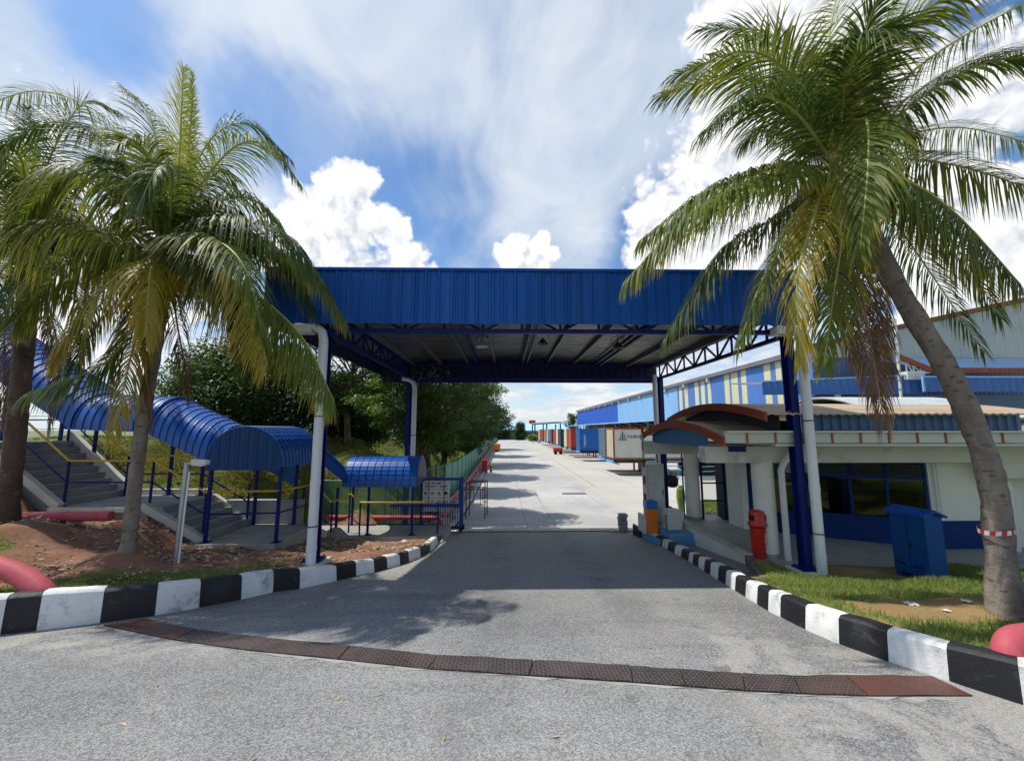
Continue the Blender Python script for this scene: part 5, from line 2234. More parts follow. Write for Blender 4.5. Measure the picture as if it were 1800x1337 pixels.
for u in (-.28, .20):
    cbox(u, -.17, cz - .12, u + .08, .17, cz + .06).build('cabinet_leg', 'cabinet_blue', BC)

# ------------------------------------------------------------------ barrier island
ISL = thing('barrier_island', (4.5, 11.8, .5), 'pale blue stepped concrete island under the barrier machine', 'traffic island')
b = MB()
b.solid([[(4.10, 12.9, .3), (4.14, 11.0, .45)], [(4.10, 12.9, .78), (4.14, 11.0, .84)]], (1.0, 0, 0))
b.build('lower_tread', 'sky_blue_paint', ISL)
b = MB()
b.box(4.42, 11.05, .5, 5.18, 12.9, .99, .01)
b.build('upper_tread', 'sky_blue_paint', ISL)
b = MB()
b.box(4.02, 12.35, .3, 4.10, 12.95, .82, .01)
b.build('corner_block', 'kerb_black', ISL)
BM_ = thing('barrier_machine', (4.22, 12.0, .84), 'orange barrier machine with a blue top standing on the blue island', 'barrier')
b = MB()
b.box(4.07, 11.7, .80, 4.37, 12.02, 1.50, .012)
b.build('machine_body', 'orange', BM_)
b = MB()
b.box(4.06, 11.69, 1.502, 4.38, 12.03, 1.72, .02)
b.build('machine_top', 'bright_blue', BM_)
b = MB()
b.box(3.99, 11.8, .80, 4.066, 12.3, 1.3)
b.build('side_cover', 'cabinet_white', BM_)
BA = thing('barrier_boom', (4.2, 12.2, 1.7), 'raised red and white barrier boom standing upright behind the orange machine', 'barrier boom')
for i in range(9):
    b = MB()
    b.box(4.15, 12.17, 1.62 + i * .255, 4.225, 12.20, 1.62 + i * .255 + .253)
    b.build('boom_band', 'rust_red' if i % 2 == 0 else 'sign_white', BA)
CW = thing('control_cabinet', (4.6, 12.6, .9), 'tall white control cabinet standing behind the orange barrier machine', 'cabinet')
b = MB()
b.box(4.32, 12.35, .98, 4.86, 12.75, 2.72, .012)
b.build('cabinet_body', 'cabinet_white', CW)
b = MB()
b.box(4.36, 12.335, 1.1, 4.82, 12.35, 2.66)
b.build('cabinet_door', 'cabinet_white', CW)
b = MB()
b.box(4.78, 12.31, 1.8, 4.80, 12.335, 1.95)
b.build('cabinet_handle', 'dark_steel', CW)
CS = thing('ticket_box', (4.72, 11.6, .99), 'small white box standing on the blue island in front of the tall cabinet', 'box')
b = MB()
b.box(4.52, 11.4, .99, 4.95, 11.8, 1.52, .015)
b.build('box_body', 'cabinet_white', CS)
b = MB()
b.tube([(4.50, 11.4, 1.0), (4.46, 11.38, 1.2), (4.48, 11.4, 1.38), (4.53, 11.42, 1.4)], .014, 6)
b.build('box_cable', 'black', CS)
# pile of paving slabs beyond the machine
SB = thing('block_stack', (4.0, 13.6, .45), 'small stack of grey concrete blocks beside the orange barrier machine', 'block stack')
for i in range(5):
    b = MB()
    o = RND.uniform(-.03, .03)
    b.box(3.76 + o, 13.4, .47 + i * .11, 4.02 + o, 13.66, .575 + i * .11, .01)
    b.build('block', 'concrete', SB)
b = MB()
for i in range(12):
    x, y = 3.5 + RND.uniform(-.2, .25), 13.5 + RND.uniform(-.25, .3)
    z = zr(y) + .01
    b.add([(x + RND.uniform(-.08, .08), y + RND.uniform(-.08, .08), z + RND.uniform(0, .06)) for _ in range(4)], ((0, 1, 2), (0, 2, 3), (0, 3, 1)))
tag(b.build('plastic_litter', 'sign_yellow'), kind='stuff')
# pole with black bag by the rear column, cactus-like pot
pk = at(1170, 835, 14.3)
BG = thing('black_bag', (5.75, 14.3, 1.9), 'black bag hanging on the rear blue column of the canopy', 'bag')
b = MB()
c0 = at(1181, 838, 14.1)
b.lathe(c0.x, c0.y, [(.03, c0.z + .10), (.16, c0.z + .07), (.21, c0.z - .05), (.20, c0.z - .25), (.13, c0.z - .33), (.03, c0.z - .35)], 12)
b.build('bag_body', 'black', BG, smooth='all')
b = MB()
b.tube([c0 + Vector((0, 0, .1)), c0 + Vector((-.08, .02, .26)), c0 + Vector((-.14, .06, .3))], .015, 6)
b.build('bag_strap', 'black', BG)
PO = thing('black_pole', (4.98, 12.75, .9), 'thin black pole standing between the white cabinet and the rear column', 'pole')
b = MB()
b.tube([(5.02, 12.72, .95), (4.80, 12.78, 3.1)], .02, 8)
b.build('pole_shaft', 'black', PO)
b = MB()
b.cyl(5.02, 12.72, .93, .99, .06, 10)
b.build('pole_foot', 'black', PO)
# open swing gate of dark bars between the columns
SGt = thing('swing_gate', (6.2, 12.6, SLZ), 'open dark blue barred swing gate hanging beside the rear round column', 'gate')


def vbar(px, yb, Y, z1, w=.05, name='gate_post'):
    p = at(px, yb, Y)
    b = MB()
    b.box(p.x - w / 2, Y - w / 2, SLZ, p.x + w / 2, Y + w / 2, z1)
    return b.build(name, 'blue_steel', SGt), p.x


_, xa = vbar(1236, 900, 12.4, 3.0)
_, xb = vbar(1276, 905, 12.4, 2.9, .07)
_, xc = vbar(1284, 905, 12.75, 2.9)
_, xd = vbar(1203, 895, 12.55, 3.0, .035)
for z in (1.62, 2.14, 2.9):
    b = MB()
    b.beam((xa, 12.4, z), (xb, 12.4, z), .035, .04)
    b.build('gate_rail', 'blue_steel', SGt)
b = MB()
b.box(xb - .1, 12.3, SLZ, xb + .22, 12.5, SLZ + .02)
b.build('foot_plate', 'blue_steel', SGt)
b = MB()
mesh_panel(b, (xa + .03, 12.42), (xb - .04, 12.42), 1.15, 2.88, .07, .0025)
tag(b.build('wire_mesh', 'dark_steel', SGt), kind='stuff')
# row of stones along the lawn behind
b = MB()
for i in range(34):
    x = 6.2 + i * .22 + RND.uniform(-.03, .03)
    y = 14.2 + RND.uniform(-.06, .06)
    r_ = RND.uniform(.07, .11)
    z = float(zR(x, y))
    b.lathe(x, y, [(r_ * .7, z - .05), (r_, z + .03), (r_ * .8, z + r_ * .9), (r_ * .2, z + r_ * 1.15)], 7)
tag(b.build('edging_stones', 'stone', smooth='all'), 'row of rounded stones edging the small lawn behind the guardhouse', 'stones')
b = MB()
b.box(6.12, 13.75, .2, 16, 13.95, .80)
tag(b.build('lawn_kerb', 'concrete_pale'), 'low kerb along the front of the small lawn behind the guardhouse', 'kerb')
b = MB()
b.solid([[(6.10, 13.95, -.1), (8.72, 19.2, -.1)], [(6.10, 13.95, .78), (8.72, 19.2, .60)]], (.2, 0, 0))
tag(b.build('side_kerb', 'concrete_pale'), 'pale kerb along the road side of the small lawn', 'kerb')
b = MB()
c1 = at(1196, 858, 15.5)
b.lathe(c1.x, c1.y, [(.05, .6), (.12, .8), (.17, 1.2), (.15, 1.5), (.06, 1.65)], 8)
tag(b.build('shrub', 'shrub_leaf'), 'slim yellowish plant standing at the corner of the small lawn', 'plant')

# blue pipe railing beyond the lawn
for (x0, y0, x1, y1, lab) in ((11.0, 31.2, 14.6, 31.2, 'pale blue pipe railing behind the canopy column, nearer the containers'), (14.9, 30.6, 23, 32.6, 'pale blue pipe railing above the painted kerb beyond the small lawn')):
    RL = thing('railing', (x0, y0, 0), lab, 'railing', 'blue pipe railings in the yard')
    n = max(3, int(math.hypot(x1 - x0, y1 - y0) / 1.35))
    for i in range(n + 1):
        t = i / n
        b = MB()
        b.cyl(x0 + (x1 - x0) * t, y0 + (y1 - y0) * t, .0, 1.35, .035, 8)
        b.build('post', 'sky_blue_paint', RL)
    for z in (.25, .62, .98, 1.33):
        b = MB()
        b.tube([(x0, y0, z), (x1, y1, z)], .03, 8)
        b.build('rail', 'sky_blue_paint', RL)
b = MB()
b.solid([[(14.8, 30.4, .0), (14.8, 30.4, .22)], [(23, 32.4, .0), (23, 32.4, .22)]], (-.1, .2, 0))
tag(b.build('painted_kerb', 'concrete_pale'), 'pale kerb at the foot of the blue railing beyond the small lawn', 'kerb')
VAN = thing('parked_trailer', (19, 36.5, 0), 'dark blue low trailer parked behind the pale blue railing', 'trailer')
b = MB()
b.box(21.6, 33.2, .55, 23.6, 40, 1.25, .02)
b.build('trailer_bed', 'blue_steel', VAN)
for x in (34.0, 35.2, 38.4):
    b = MB()
    b.tube([(21.55, x, .5), (21.9, x, .5)], .5, 18)
    b.build('wheel', 'tyre', VAN, smooth=40)

# ------------------------------------------------------------------ containers on trailers
mat('cont_white', 'C9C6B8', .6, .06, 1.2, dirt='8A5A3A', dirt_amt=.55, dscale=1.1, dlo=.58, dhi=.8, stretch=(1, 1, .35))
mat('cont_slate', '5F7690', .55, .08, 1, dirt='44505E', dirt_amt=.4)
mat('cont_blue', '0F63B4', .5, .06, 1, dirt='20487A', dirt_amt=.35)
mat('cont_red', 'B8432C', .55, .08, 1, dirt='6E2C20', dirt_amt=.4)
mat('cont_cream', 'D2C7A8', .6, .06, 1, dirt='8C7C5C', dirt_amt=.4)
mat('cont_navy', '2E3C54', .55, .08, 1)
mat('cont_brown', '9A5F3C', .6, .1, 1)
mat('cont_purple', '3F3868', .55, .08, 1)
mat('cont_grey', 'B4B8B4', .6, .08, 1, dirt='84887E', dirt_amt=.4)
mat('trailer_blue', '5E9AD0', .5, .06, 2)
mat('rust_edge', '8A5332', .8, .2, 2)
CXE = 9.0
HC_, ZB = 2.6, 1.32


def container(y0, m, label, frame, detail):
    root = thing('shipping_container', (CXE + 6.1, y0 + 1.22, ZB), label, 'container', 'containers lined up along the loading bays')
    L, Wd = 12.19, 2.44
    b = MB()
    n = 66 if detail else 24
    # corrugated near side
    rows = []
    pr = []
    for i in range(n + 1):
        x = CXE + .12 + (L - .24) * i / n
        pr.append((x, y0 + (.0 if (i // 2) % 2 else .045)))
    b.solid([[(x, y, ZB + .16) for x, y in pr], [(x, y, ZB + HC_ - .12) for x, y in pr]], (0, .03, 0))
    b.build('side_wall', m, root)
    b = MB()
    b.box(CXE + .12, y0 + Wd - .06, ZB + .14, CXE + L - .1, y0 + Wd - .02, ZB + HC_ - .1)
    b.box(CXE + .1, y0 + .06, ZB + .1, CXE + L - .1, y0 + Wd - .07, ZB + .16)
    b.box(CXE + L - .08, y0 + .05, ZB + .12, CXE + L - .02, y0 + Wd - .05, ZB + HC_ - .1)
    b.build('body_shell', m, root)
    b = MB()
    b.box(CXE + .02, y0 + .04, ZB + HC_ - .06, CXE + L - .02, y0 + Wd - .04, ZB + HC_ - .02)
    b.build('roof', 'cont_grey' if m in ('cont_white', 'cont_blue', 'cont_slate', 'cont_grey') else m, root)
    # doors or ribbed end towards the road
    for s in (0, 1):
        ya = y0 + .12 + s * 1.105
        b = MB()
        pr = []
        for i in range(9):
            pr.append((CXE + (.0 if i % 4 in (1, 2) else .03), ya + 1.09 * i / 8))
        b.solid([[(x, y, ZB + .15) for x, y in pr], [(x, y, ZB + HC_ - .14) for x, y in pr]], (.04, 0, 0))
        d = b.build('end_door', m if m != 'cont_white' else 'cont_cream', root)
        if detail:
            for q in (.3, .8):
                b = MB()
                b.cyl(CXE - .03, ya + q, ZB + .12, ZB + HC_ - .1, .018, 6)
                b.build('lock_rod', 'galv', d)
    fm = frame
    b = MB()
    for x in (CXE - .01, CXE + L - .12):
        for y in (y0 - .012, y0 + Wd - .118):
            b.box(x, y, ZB, x + .13, y + .13, ZB + HC_)
    for z in (ZB, ZB + HC_ - .13):
        for y in (y0 - .008, y0 + Wd - .112):
            b.box(CXE + .12, y, z, CXE + L - .12, y + .12, z + .125)
        for x in (CXE - .006, CXE + L - .116):
            b.box(x, y0 + .12, z + .002, x + .12, y0 + Wd - .12, z + .127)
    b.build('frame', fm, root)
    return root


def trailer(y0, label, detail):
    root = thing('skeletal_trailer', (CXE + 6, y0 + 1.2, 0), label, 'trailer', 'trailers under the containers')
    b = MB()
    for s in (.55, 1.75):
        b.box(CXE + .2, y0 + s, ZB - .32, CXE + 12, y0 + s + .14, ZB - .02)
    for i in range(9):
        b.box(CXE + .3 + i * 1.42, y0 + .05, ZB - .16, CXE + .42 + i * 1.42, y0 + 2.4, ZB - .015)
    b.build('chassis', 'dark_steel', root)
    b = MB()
    b.box(CXE - .06, y0 + .1, ZB - .30, CXE + .1, y0 + 2.35, ZB - .10, .01)
    for s in (.25, 1.85):
        b.beam((CXE + .05, y0 + s, ZB - .25), (CXE + .55, y0 + s + .2, ZB - .42), .08, .10)
    b.build('bumper', 'trailer_blue', root)
    for s in (.45, 1.85):
        for dx in ((3.1, 3.75) if detail else (3.4,)):
            b = MB()
            b.box(CXE + dx, y0 + s, .0, CXE + dx + .13, y0 + s + .13, ZB - .3)
            b.box(CXE + dx - .06, y0 + s - .06, .0, CXE + dx + .19, y0 + s + .19, .03)
            b.build('landing_leg', 'dark_steel', root)
    for dx in (8.0, 9.25, 10.5):
        for s in (.0, 1.9):
            b = MB()
            b.tube([(CXE + dx, y0 + s + .02, .5), (CXE + dx, y0 + s + .54, .5)], .5, 16)
            b.build('wheel', 'tyre', root, smooth=40)
    return root


specs = [(33.4, 'cont_white', 'white shipping container with rusty corner posts and dark blue lettering, nearest of the row', 'rust_edge', 1),
         (36.15, 'cont_slate', 'slate blue shipping container tucked right behind the white one', 'cont_slate', 1),
         (48.5, 'cont_blue', 'bright blue shipping container with a column of white characters', 'cont_blue', 1),
         (54.8, 'cont_red', 'orange red shipping container just beyond the bright blue one', 'cont_red', 0),
         (58.9, 'cont_cream', 'cream shipping container between the orange red one and the dark grey one', 'cont_cream', 0),
         (65.2, 'cont_navy', 'dark navy shipping container beyond the cream one', 'cont_navy', 0),
         (68.6, 'cont_cream', 'pale cream shipping container beyond the dark navy one', 'cont_cream', 0),
         (72.4, 'cont_red', 'red shipping container between the pale cream one and the purple one', 'cont_red', 0),
         (77.0, 'cont_purple', 'dark purple shipping container in the far half of the row', 'cont_purple', 0),
         (84.6, 'cont_grey', 'light grey shipping container beyond the dark purple one', 'cont_grey', 0),
         (90.0, 'cont_brown', 'brown shipping container beyond the light grey one', 'cont_cream', 0),
         (96.5, 'cont_red', 'small looking red shipping container near the far end of the row', 'cont_red', 0),
         (101.0, 'cont_brown', 'brown shipping container last but one in the row', 'cont_brown', 0),
         (105.6, 'cont_cream', 'cream shipping container at the far end of the row', 'cont_cream', 0)]
for y0, m, lab, fr, det in specs:
    c = container(y0, m, lab, fr, det)
    short = lab.replace('shipping container', 'container')
    short = short.split(' tucked')[0].split(' with')[0].split(' just')[0].split(',')[0]
    trailer(y0, 'skeletal trailer under the cream container next to the orange red one' if y0 == 58.9 else 'skeletal trailer standing under the ' + short, det)
    if m == 'cont_white' and y0 < 34:
        text_obj('中远集团', .30, 'letter_blue', c, (CXE + 1.72, y0 - .02, ZB + 1.86), (1, 0, 0), (0, 0, 1), 'container_lettering')
        b = MB()
        ox, oz = CXE + .80, ZB + 1.92
        b.add([(ox - .05, y0 - .025, oz - .22), (ox + .05, y0 - .025, oz - .22), (ox + .05, y0 - .025, oz + .3), (ox, y0 - .025, oz + .38), (ox - .05, y0 - .025, oz + .3)], ((0, 1, 2, 3, 4),))
        for u in (-.20, .14):
            b.quad((ox + u, y0 - .025, oz - .2), (ox + u + .07, y0 - .025, oz - .2), (ox + u + .05, y0 - .025, oz + .16), (ox + u + .02, y0 - .025, oz + .16))
        b.quad((ox - .4, y0 - .025, oz - .33), (ox + .36, y0 - .025, oz - .33), (ox + .36, y0 - .025, oz - .25), (ox - .4, y0 - .025, oz - .25))
        b.build('ship_emblem', 'letter_blue', c)
    if m == 'cont_blue':
        for i, ch in enumerate('中国海运集团'):
            text_obj(ch, .27, 'letter_white', c, (CXE + .62, y0 - .02, ZB + 1.75 - i * .24), (1, 0, 0), (0, 0, 1), 'container_lettering')
RS = thing('red_dolly', (CXE - .1, 62.5, 0), 'low red wheeled dolly standing in front of the far containers', 'dolly')
b = MB()
b.box(7.5, 62.3, .35, 8.9, 63.2, .95, .03)
b.build('dolly_body', 'bin_red', RS)
for x in (7.8, 8.6):
    b = MB()
    b.tube([(x, 62.2, .25), (x, 62.5, .25)], .25, 14)
    b.build('wheel', 'tyre', RS)

# painted lines in the yard
mat('line_yellow', 'A8986A', .85, .2, 3, dirt='9A968A', dirt_amt=.8, dlo=.4, dhi=.65)
mat('line_white', 'A29F94', .8, .15, 3, dirt='8F8C84', dirt_amt=.8, dlo=.4, dhi=.65)
b = MB()
for y in rng(27, 110, 84):
    b.quad((6.0, y, .004), (6.12, y, .004), (6.12, y + .96, .004), (6.0, y + .96, .004))
tag(b.build('yellow_line', 'line_yellow'), kind='structure')
b = MB()
b.solid([[(1.78, y, zr(y) + .006) for y in rng(13.92, 26, 20)], [(1.90, y, zr(y) + .006) for y in rng(13.92, 26, 20)]], (0, 0, -.004))
tag(b.build('worn_line', 'line_white'), kind='structure')
mc = MB()
mc.box(3.4, 24.0, -.02, 4.8, 24.5, .008)
tag(mc.build('manhole_cover', 'dark_steel'), 'long dark drain grating set in the concrete yard', 'drain grating')

# ------------------------------------------------------------------ warehouse
WX = 24.0
WZ0, WZ1 = 5.45, 9.75
WY0, WY1 = 31.0, 131.0
mat('wh_blue', '4A78BC', .5, .05, .5, stretch=(1, 1, .2), dirt='6E86AC', dirt_amt=.3, dscale=.7)
mat('wh_deep', '1F58B8', .5, .06, .5, stretch=(1, 1, .2), dirt='5C7FB8', dirt_amt=.3, dscale=.7)
mat('annex_blue', '2A5A9C', .5, .06, .5, stretch=(1, 1, .2), dirt='5A7294', dirt_amt=.3)
mat('wh_light', '84B4DE', .5, .05, .5, stretch=(1, 1, .2))
mat('wh_cream', 'CFC9A0', .55, .05, .5, stretch=(1, 1, .2))
mat('wh_grey', 'A9B2AE', .55, .06, .6, stretch=(1, 1, .2), dirt='7D8886', dirt_amt=.4)
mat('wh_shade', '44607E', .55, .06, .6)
mat('roof_grey', '6E6A70', .6, .1, .5)
WH = thing('warehouse', (WX, WY0, 0), 'long blue warehouse with light blue and cream striped cladding above the loading bays', 'warehouse')


def yat(px):
    return atX(px, 700, WX).y


cols = [(1432, 'wh_blue'), (1377, 'wh_cream'), (1366, 'wh_blue'), (1357, 'wh_cream'), (1346, 'wh_blue'), (1314, 'wh_cream'), (1305, 'wh_blue'), (1299, 'wh_cream'), (1287, 'wh_blue'), (1283, 'wh_cream'),
        (1274, 'wh_blue'), (1250, 'wh_cream'), (1244, 'wh_blue'), (1239, 'wh_cream'), (1233, 'wh_blue'), (1228, 'wh_cream'), (1222, 'wh_blue'), (1209, 'wh_cream'), (1203, 'wh_blue'), (1199, 'wh_cream'), (1194, 'wh_blue'),
        (1191, 'wh_light'), (1174, 'wh_light'), (1153, 'wh_light'), (1133, 'wh_light'), (1128, 'wh_light'), (1109, 'wh_light'), (1096, 'wh_light'), (1085, 'wh_deep'), (1076, 'wh_deep'), (1066, 'wh_deep'), (1056, 'wh_deep'), (1046, 'wh_deep'), (1037, 'wh_deep'), (1029, 'wh_deep'),
        (1022, 'wh_deep'), (1014, None)]
for (pa, m), (pb, _) in zip(cols, cols[1:]):
    ya, yb = yat(pa), yat(pb)
    b = MB()
    n = max(2, min(60, int((yb - ya) / .16)))
    pr = [(WX + (.0 if i % 2 else .05), ya + .01 + (yb - ya - .02) * i / n) for i in range(n + 1)]
    b.solid([[(x, y, WZ0) for x, y in pr], [(x, y, WZ1) for x, y in pr]], (.05, 0, 0))
    b.build('cladding_panel', m, WH)
FE = yat(1014)
b = MB()
b.solid([[(WX - .35, WY0, WZ1 + .02), (WX - .35, FE + .6, WZ1 + .02)], [(WX - .35, WY0, WZ1 + .4), (WX - .35, FE + .6, WZ1 + .4)]], (.25, 0, 0))
b.build('eave_trim', 'roof_grey', WH)
b = MB()
b.solid([[(WX - .3, WY0 + .2, WZ1 + .38), (WX - .3, FE + .5, WZ1 + .38)], [(46, WY0 + .2, WZ1 + 5.2), (46, FE + .5, WZ1 + 5.2)], [(68, WY0 + .2, WZ1 + .38), (68, FE + .5, WZ1 + .38)]], (0, 0, .06))
b.build('roof', 'roof_grey', WH)
# wall below: recess of the loading bays
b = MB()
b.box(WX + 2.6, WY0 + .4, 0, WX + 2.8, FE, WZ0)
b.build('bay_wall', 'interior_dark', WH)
for i in range(20):
    y = WY0 + 3 + i * 5.0
    b = MB()
    b.box(WX + 2.5, y, 1.2, WX + 2.6, y + 2.9, 4.3)
    b.build('bay_shutter', 'cont_grey' if i % 3 else 'wh_shade', WH)
b = MB()
b.box(WX + .3, WY0 + .4, 0, WX + 2.6, FE, 1.15)
b.build('loading_dock', 'concrete', WH)
# dock canopy in front
b = MB()
b.solid([[(WX - .02, WY0 + .3, WZ0 - .02), (WX - .02, FE, WZ0 - .02)], [(WX - 3.2, WY0 + .3, WZ0 - .32), (WX - 3.2, FE, WZ0 - .32)]], (0, 0, -.05))
b.build('dock_canopy', 'roof_grey', WH)
b = MB()
b.box(WX - 3.3, WY0 + .3, WZ0 - .46, WX - 3.22, FE, WZ0 - .26)
b.build('canopy_fascia', 'wh_light', WH)
for i in range(21):
    y = WY0 + 1 + i * 5
    if y > FE:
        break
    b = MB()
    b.box(WX - .1, y - .12, 0, WX + .14, y + .12, WZ0)
    c = b.build('bay_post', 'cabinet_white' if i % 2 else 'dark_steel', WH)
    b = MB()
    b.beam((WX, y, WZ0 - 1.4), (WX - 2.6, y, WZ0 - .4), .1, .1)
    b.build('canopy_brace', 'cabinet_white', c)
for px in (1207, 1173, 1250, 1127, 1107, 1090, 1078, 1066, 1055, 1046, 1036, 1029):
    y = yat(px)
    b = MB()
    b.box(WX - .45, y - .14, WZ1 - .45, WX - .05, y + .14, WZ1 - .05, .05)
    b.build('wall_lamp', 'cabinet_white', WH)
# gable end facing the entrance
APX, APZ = 46.0, WZ1 + .4 + 4.8
GB0 = 9.55


def gz(x):
    return WZ1 + .35 + (x - WX) * (APZ - WZ1 - .4) / (APX - WX) if x < APX else APZ - (x - APX) * .22


xx = 24.0
while xx < 62:
    x1 = xx + 1.5
    b = MB()
    pr = [(xx + .005 + 1.49 * i / 8, WY0 + (.0 if i % 2 else .05)) for i in range(9)]
    b.solid([[(x, y, max(GB0 - .02, 9.4)) for x, y in pr], [(x, y, max(gz(x), 9.5)) for x, y in pr]], (0, .05, 0))
    b.build('gable_panel', 'wh_grey', WH)
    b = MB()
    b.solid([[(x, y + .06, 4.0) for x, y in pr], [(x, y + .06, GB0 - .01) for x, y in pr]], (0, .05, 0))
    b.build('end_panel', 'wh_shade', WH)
    xx = x1
b = MB()
b.beam((WX - .5, WY0 - .15, gz(WX) + .12), (APX, WY0 - .15, APZ + .2), .35, .30)
b.beam((APX, WY0 - .15, APZ + .2), (64, WY0 - .15, gz(64) + .2), .35, .30)
b.build('barge_board', 'rust_red', WH)
b = MB()
b.box(24, WY0 + .2, 0, 62, WY0 + .4, 4.0)
b.build('end_base', 'interior_dark', WH)

# annexes in front of the gable end
AN = thing('loading_annex', (27, 28.5, 0), 'blue fascia of the low annex roof in front of the warehouse gable', 'annex')
p, q = at(1340, 674, 27.0), at(1622, 661, 26.0)
b = MB()
n = 46
pr = [(p + (q - p) * (i / n)) for i in range(n + 1)]
b.solid([[Vector((v.x, v.y + (.06 if i % 2 else 0), 6.15)) for i, v in enumerate(pr)], [Vector((v.x, v.y + (.06 if i % 2 else 0), 7.05 + .35 * i / n)) for i, v in enumerate(pr)]], (0, .05, 0))
b.build('annex_fascia', 'annex_blue', AN)
b = MB()
b.beam(Vector((p.x, p.y - .06, 7.08)), Vector((q.x, q.y - .06, 7.42)), .1, .09)
b.build('annex_gutter', 'wh_light', AN)
b = MB()
b.solid([[(p.x, 27.1, 6.9), (q.x, 26.1, 7.2)], [(p.x, 30.8, 7.4), (q.x, 30.8, 7.7)]], (0, 0, -.08))
b.build('annex_roof', 'roof_grey', AN)
for t in (.22, .5, .8):
    v = p.lerp(q, t)
    b = MB()
    b.box(v.x - .12, v.y + .3, 0, v.x + .12, v.y + .54, 6.2)
    b.build('annex_post', 'concrete_pale', AN)
AB = thing('truss_shed', (31, 26.5, 0), 'shed with a red trimmed gable showing its white roof truss beside the annex', 'shed')
g0, g1 = at(1585, 628, 26.5), at(1637, 650, 26.5)
g2 = at(1830, 650, 26.5)
rt = at(1830, 627, 28.5)
b = MB()
b.beam(g0 + Vector((-.3, 0, .1)), g1, .22, .32)
b.beam(g1, Vector((g2.x + 4, 26.5, g1.z - .02)), .22, .34)
b.build('red_trim', 'rust_red', AB)
b = MB()
b.solid([[Vector((g1.x - .1, 26.45, g1.z + .12)), Vector((g2.x + 4, 26.45, g1.z + .12))], [Vector((g0.x + .2, 29.5, g0.z + .55)), Vector((g2.x + 4, 29.5, g0.z + .55))]], (0, 0, -.06))
b.build('shed_roof', 'wh_shade', AB)
b = MB()
bz = g1.z - .12
b.beam(Vector((g0.x - .2, 26.55, bz - .35)), Vector((g1.x, 26.55, bz)), .06, .10)
for t in (.15, .4, .65):
    x = g0.x + (g1.x - g0.x) * t
    zt = g0.z + (g1.z - g0.z) * t - .1
    b.beam((x, 26.55, bz - .35 * (1 - t)), (x, 26.55, zt), .06, .06)
    b.beam((x, 26.55, zt), (x + .5, 26.55, bz - .25 * (1 - t)), .05, .05)
b.build('white_truss', 'cabinet_white', AB)
b = MB()
s0, s1 = at(1622, 663, 25.5), at(1830, 688, 25.5)
n = 40
pr = [(s0.x + (s1.x + 3 - s0.x) * i / n, 25.5 + (.05 if i % 2 else 0)) for i in range(n + 1)]
b.solid([[(x, y, s1.z) for x, y in pr], [(x, y, s0.z) for x, y in pr]], (0, .05, 0))
b.build('shed_fascia', 'annex_blue', AB)
b = MB()
b.box(s0.x - .1, 25.42, s0.z, s1.x + 3, 25.5, s0.z + .1)
b.box(s0.x - .12, 25.42, s1.z, s0.x - .01, 25.5, s0.z)
b.build('fascia_trim', 'wh_light', AB)
b = MB()
b.box(g0.x - 1.0, 28.0, 0, g2.x + 5, 28.2, s1.z)
b.build('shed_wall', 'wh_shade', AB)
b = MB()
v0 = at(1588, 662, 26.2)
b.box(v0.x, 25.9, v0.z - .2, v0.x + 1.2, 26.4, v0.z + .35, .02)
b.build('roof_vent', 'cabinet_white', AB)
MS = thing('white_mast', (23, 20, 0), 'thin white mast standing behind the guardhouse roof', 'mast')
m0, m1 = at(1584, 702, 18.0), at(1573, 560, 18.0)
b = MB()
b.tube([Vector((m0.x, 18, .3)), m0, m1], .055, 8)
b.build('mast_pole', 'cabinet_white', MS)
b = MB()
for i in range(9):
    v = m0.lerp(m1, i / 9)
    b.cyl(v.x, 18.0, v.z, v.z + .1, .062, 8)
b.build('mast_band', 'galv', MS)

# ------------------------------------------------------------------ far end of the yard
mat('far_roof_blue', '9CC8E0', .5, .05, .2)
mat('far_wall', '7E8A86', .7, .1, .2)
mat('far_white', 'C8CCC6', .7, .05, .3)
mat('hill_hazed', '5F7C80', .95, .25, .02)  # bluish haze of the distance mixed into the hill colour
FB = thing('far_factory', (2, 168, 0), 'long low factory with a pale blue roof closing the far end of the yard', 'factory')
p0, p1 = at(885, 752, 168), at(948, 774, 168)
b = MB()
b.solid([[(-6, 165, 3.6), (44, 165, 3.6)], [(-6, 180, 6.6), (44, 180, 6.6)]], (0, 0, -.2))
b.build('factory_roof', 'far_roof_blue', FB)
b = MB()
b.box(-6, 166, 0, 44, 179, 3.5)
b.build('factory_wall', 'far_wall', FB)
for i in range(9):
    b = MB()
    b.box(-5 + i * 4.4, 165.9, .9, -2.4 + i * 4.4, 165.99, 2.6)
    b.build('factory_window', 'interior_dark', FB)
b = MB()
b.box(-8.6, 160, 0, -4.8, 172, 4.2)
b.build('factory_side', 'far_white', FB)
SH = thing('far_shelter', (15, 140, 0), 'open shelter with a dark flat roof on posts behind the last containers', 'shelter')
b = MB()
b.solid([[(9.0, 128, 5.7), (18.5, 128, 6.3)], [(9.0, 142, 6.2), (18.5, 142, 6.8)]], (0, 0, -.35))
b.build('shelter_roof', 'roof_grey', SH)
for x in (9.6, 13.4, 17.8):
    for y in (129, 141):
        b = MB()
        b.box(x - .2, y - .2, 0, x + .2, y + .2, 5.8)
        b.build('shelter_post', 'dark_steel', SH)
SNr = thing('rooftop_sign', (10, 175, 0), 'red sign board on a white building far behind the shelter', 'sign')
b = MB()
b.box(12.0, 200, 6.6, 15.2, 201, 8.6)
b.build('sign_panel', 'sign_red', SNr)
b = MB()
b.box(11.0, 200.5, 0, 25, 210, 6.5)
b.build('sign_building', 'far_white', SNr)
HB = MB()
rows = []
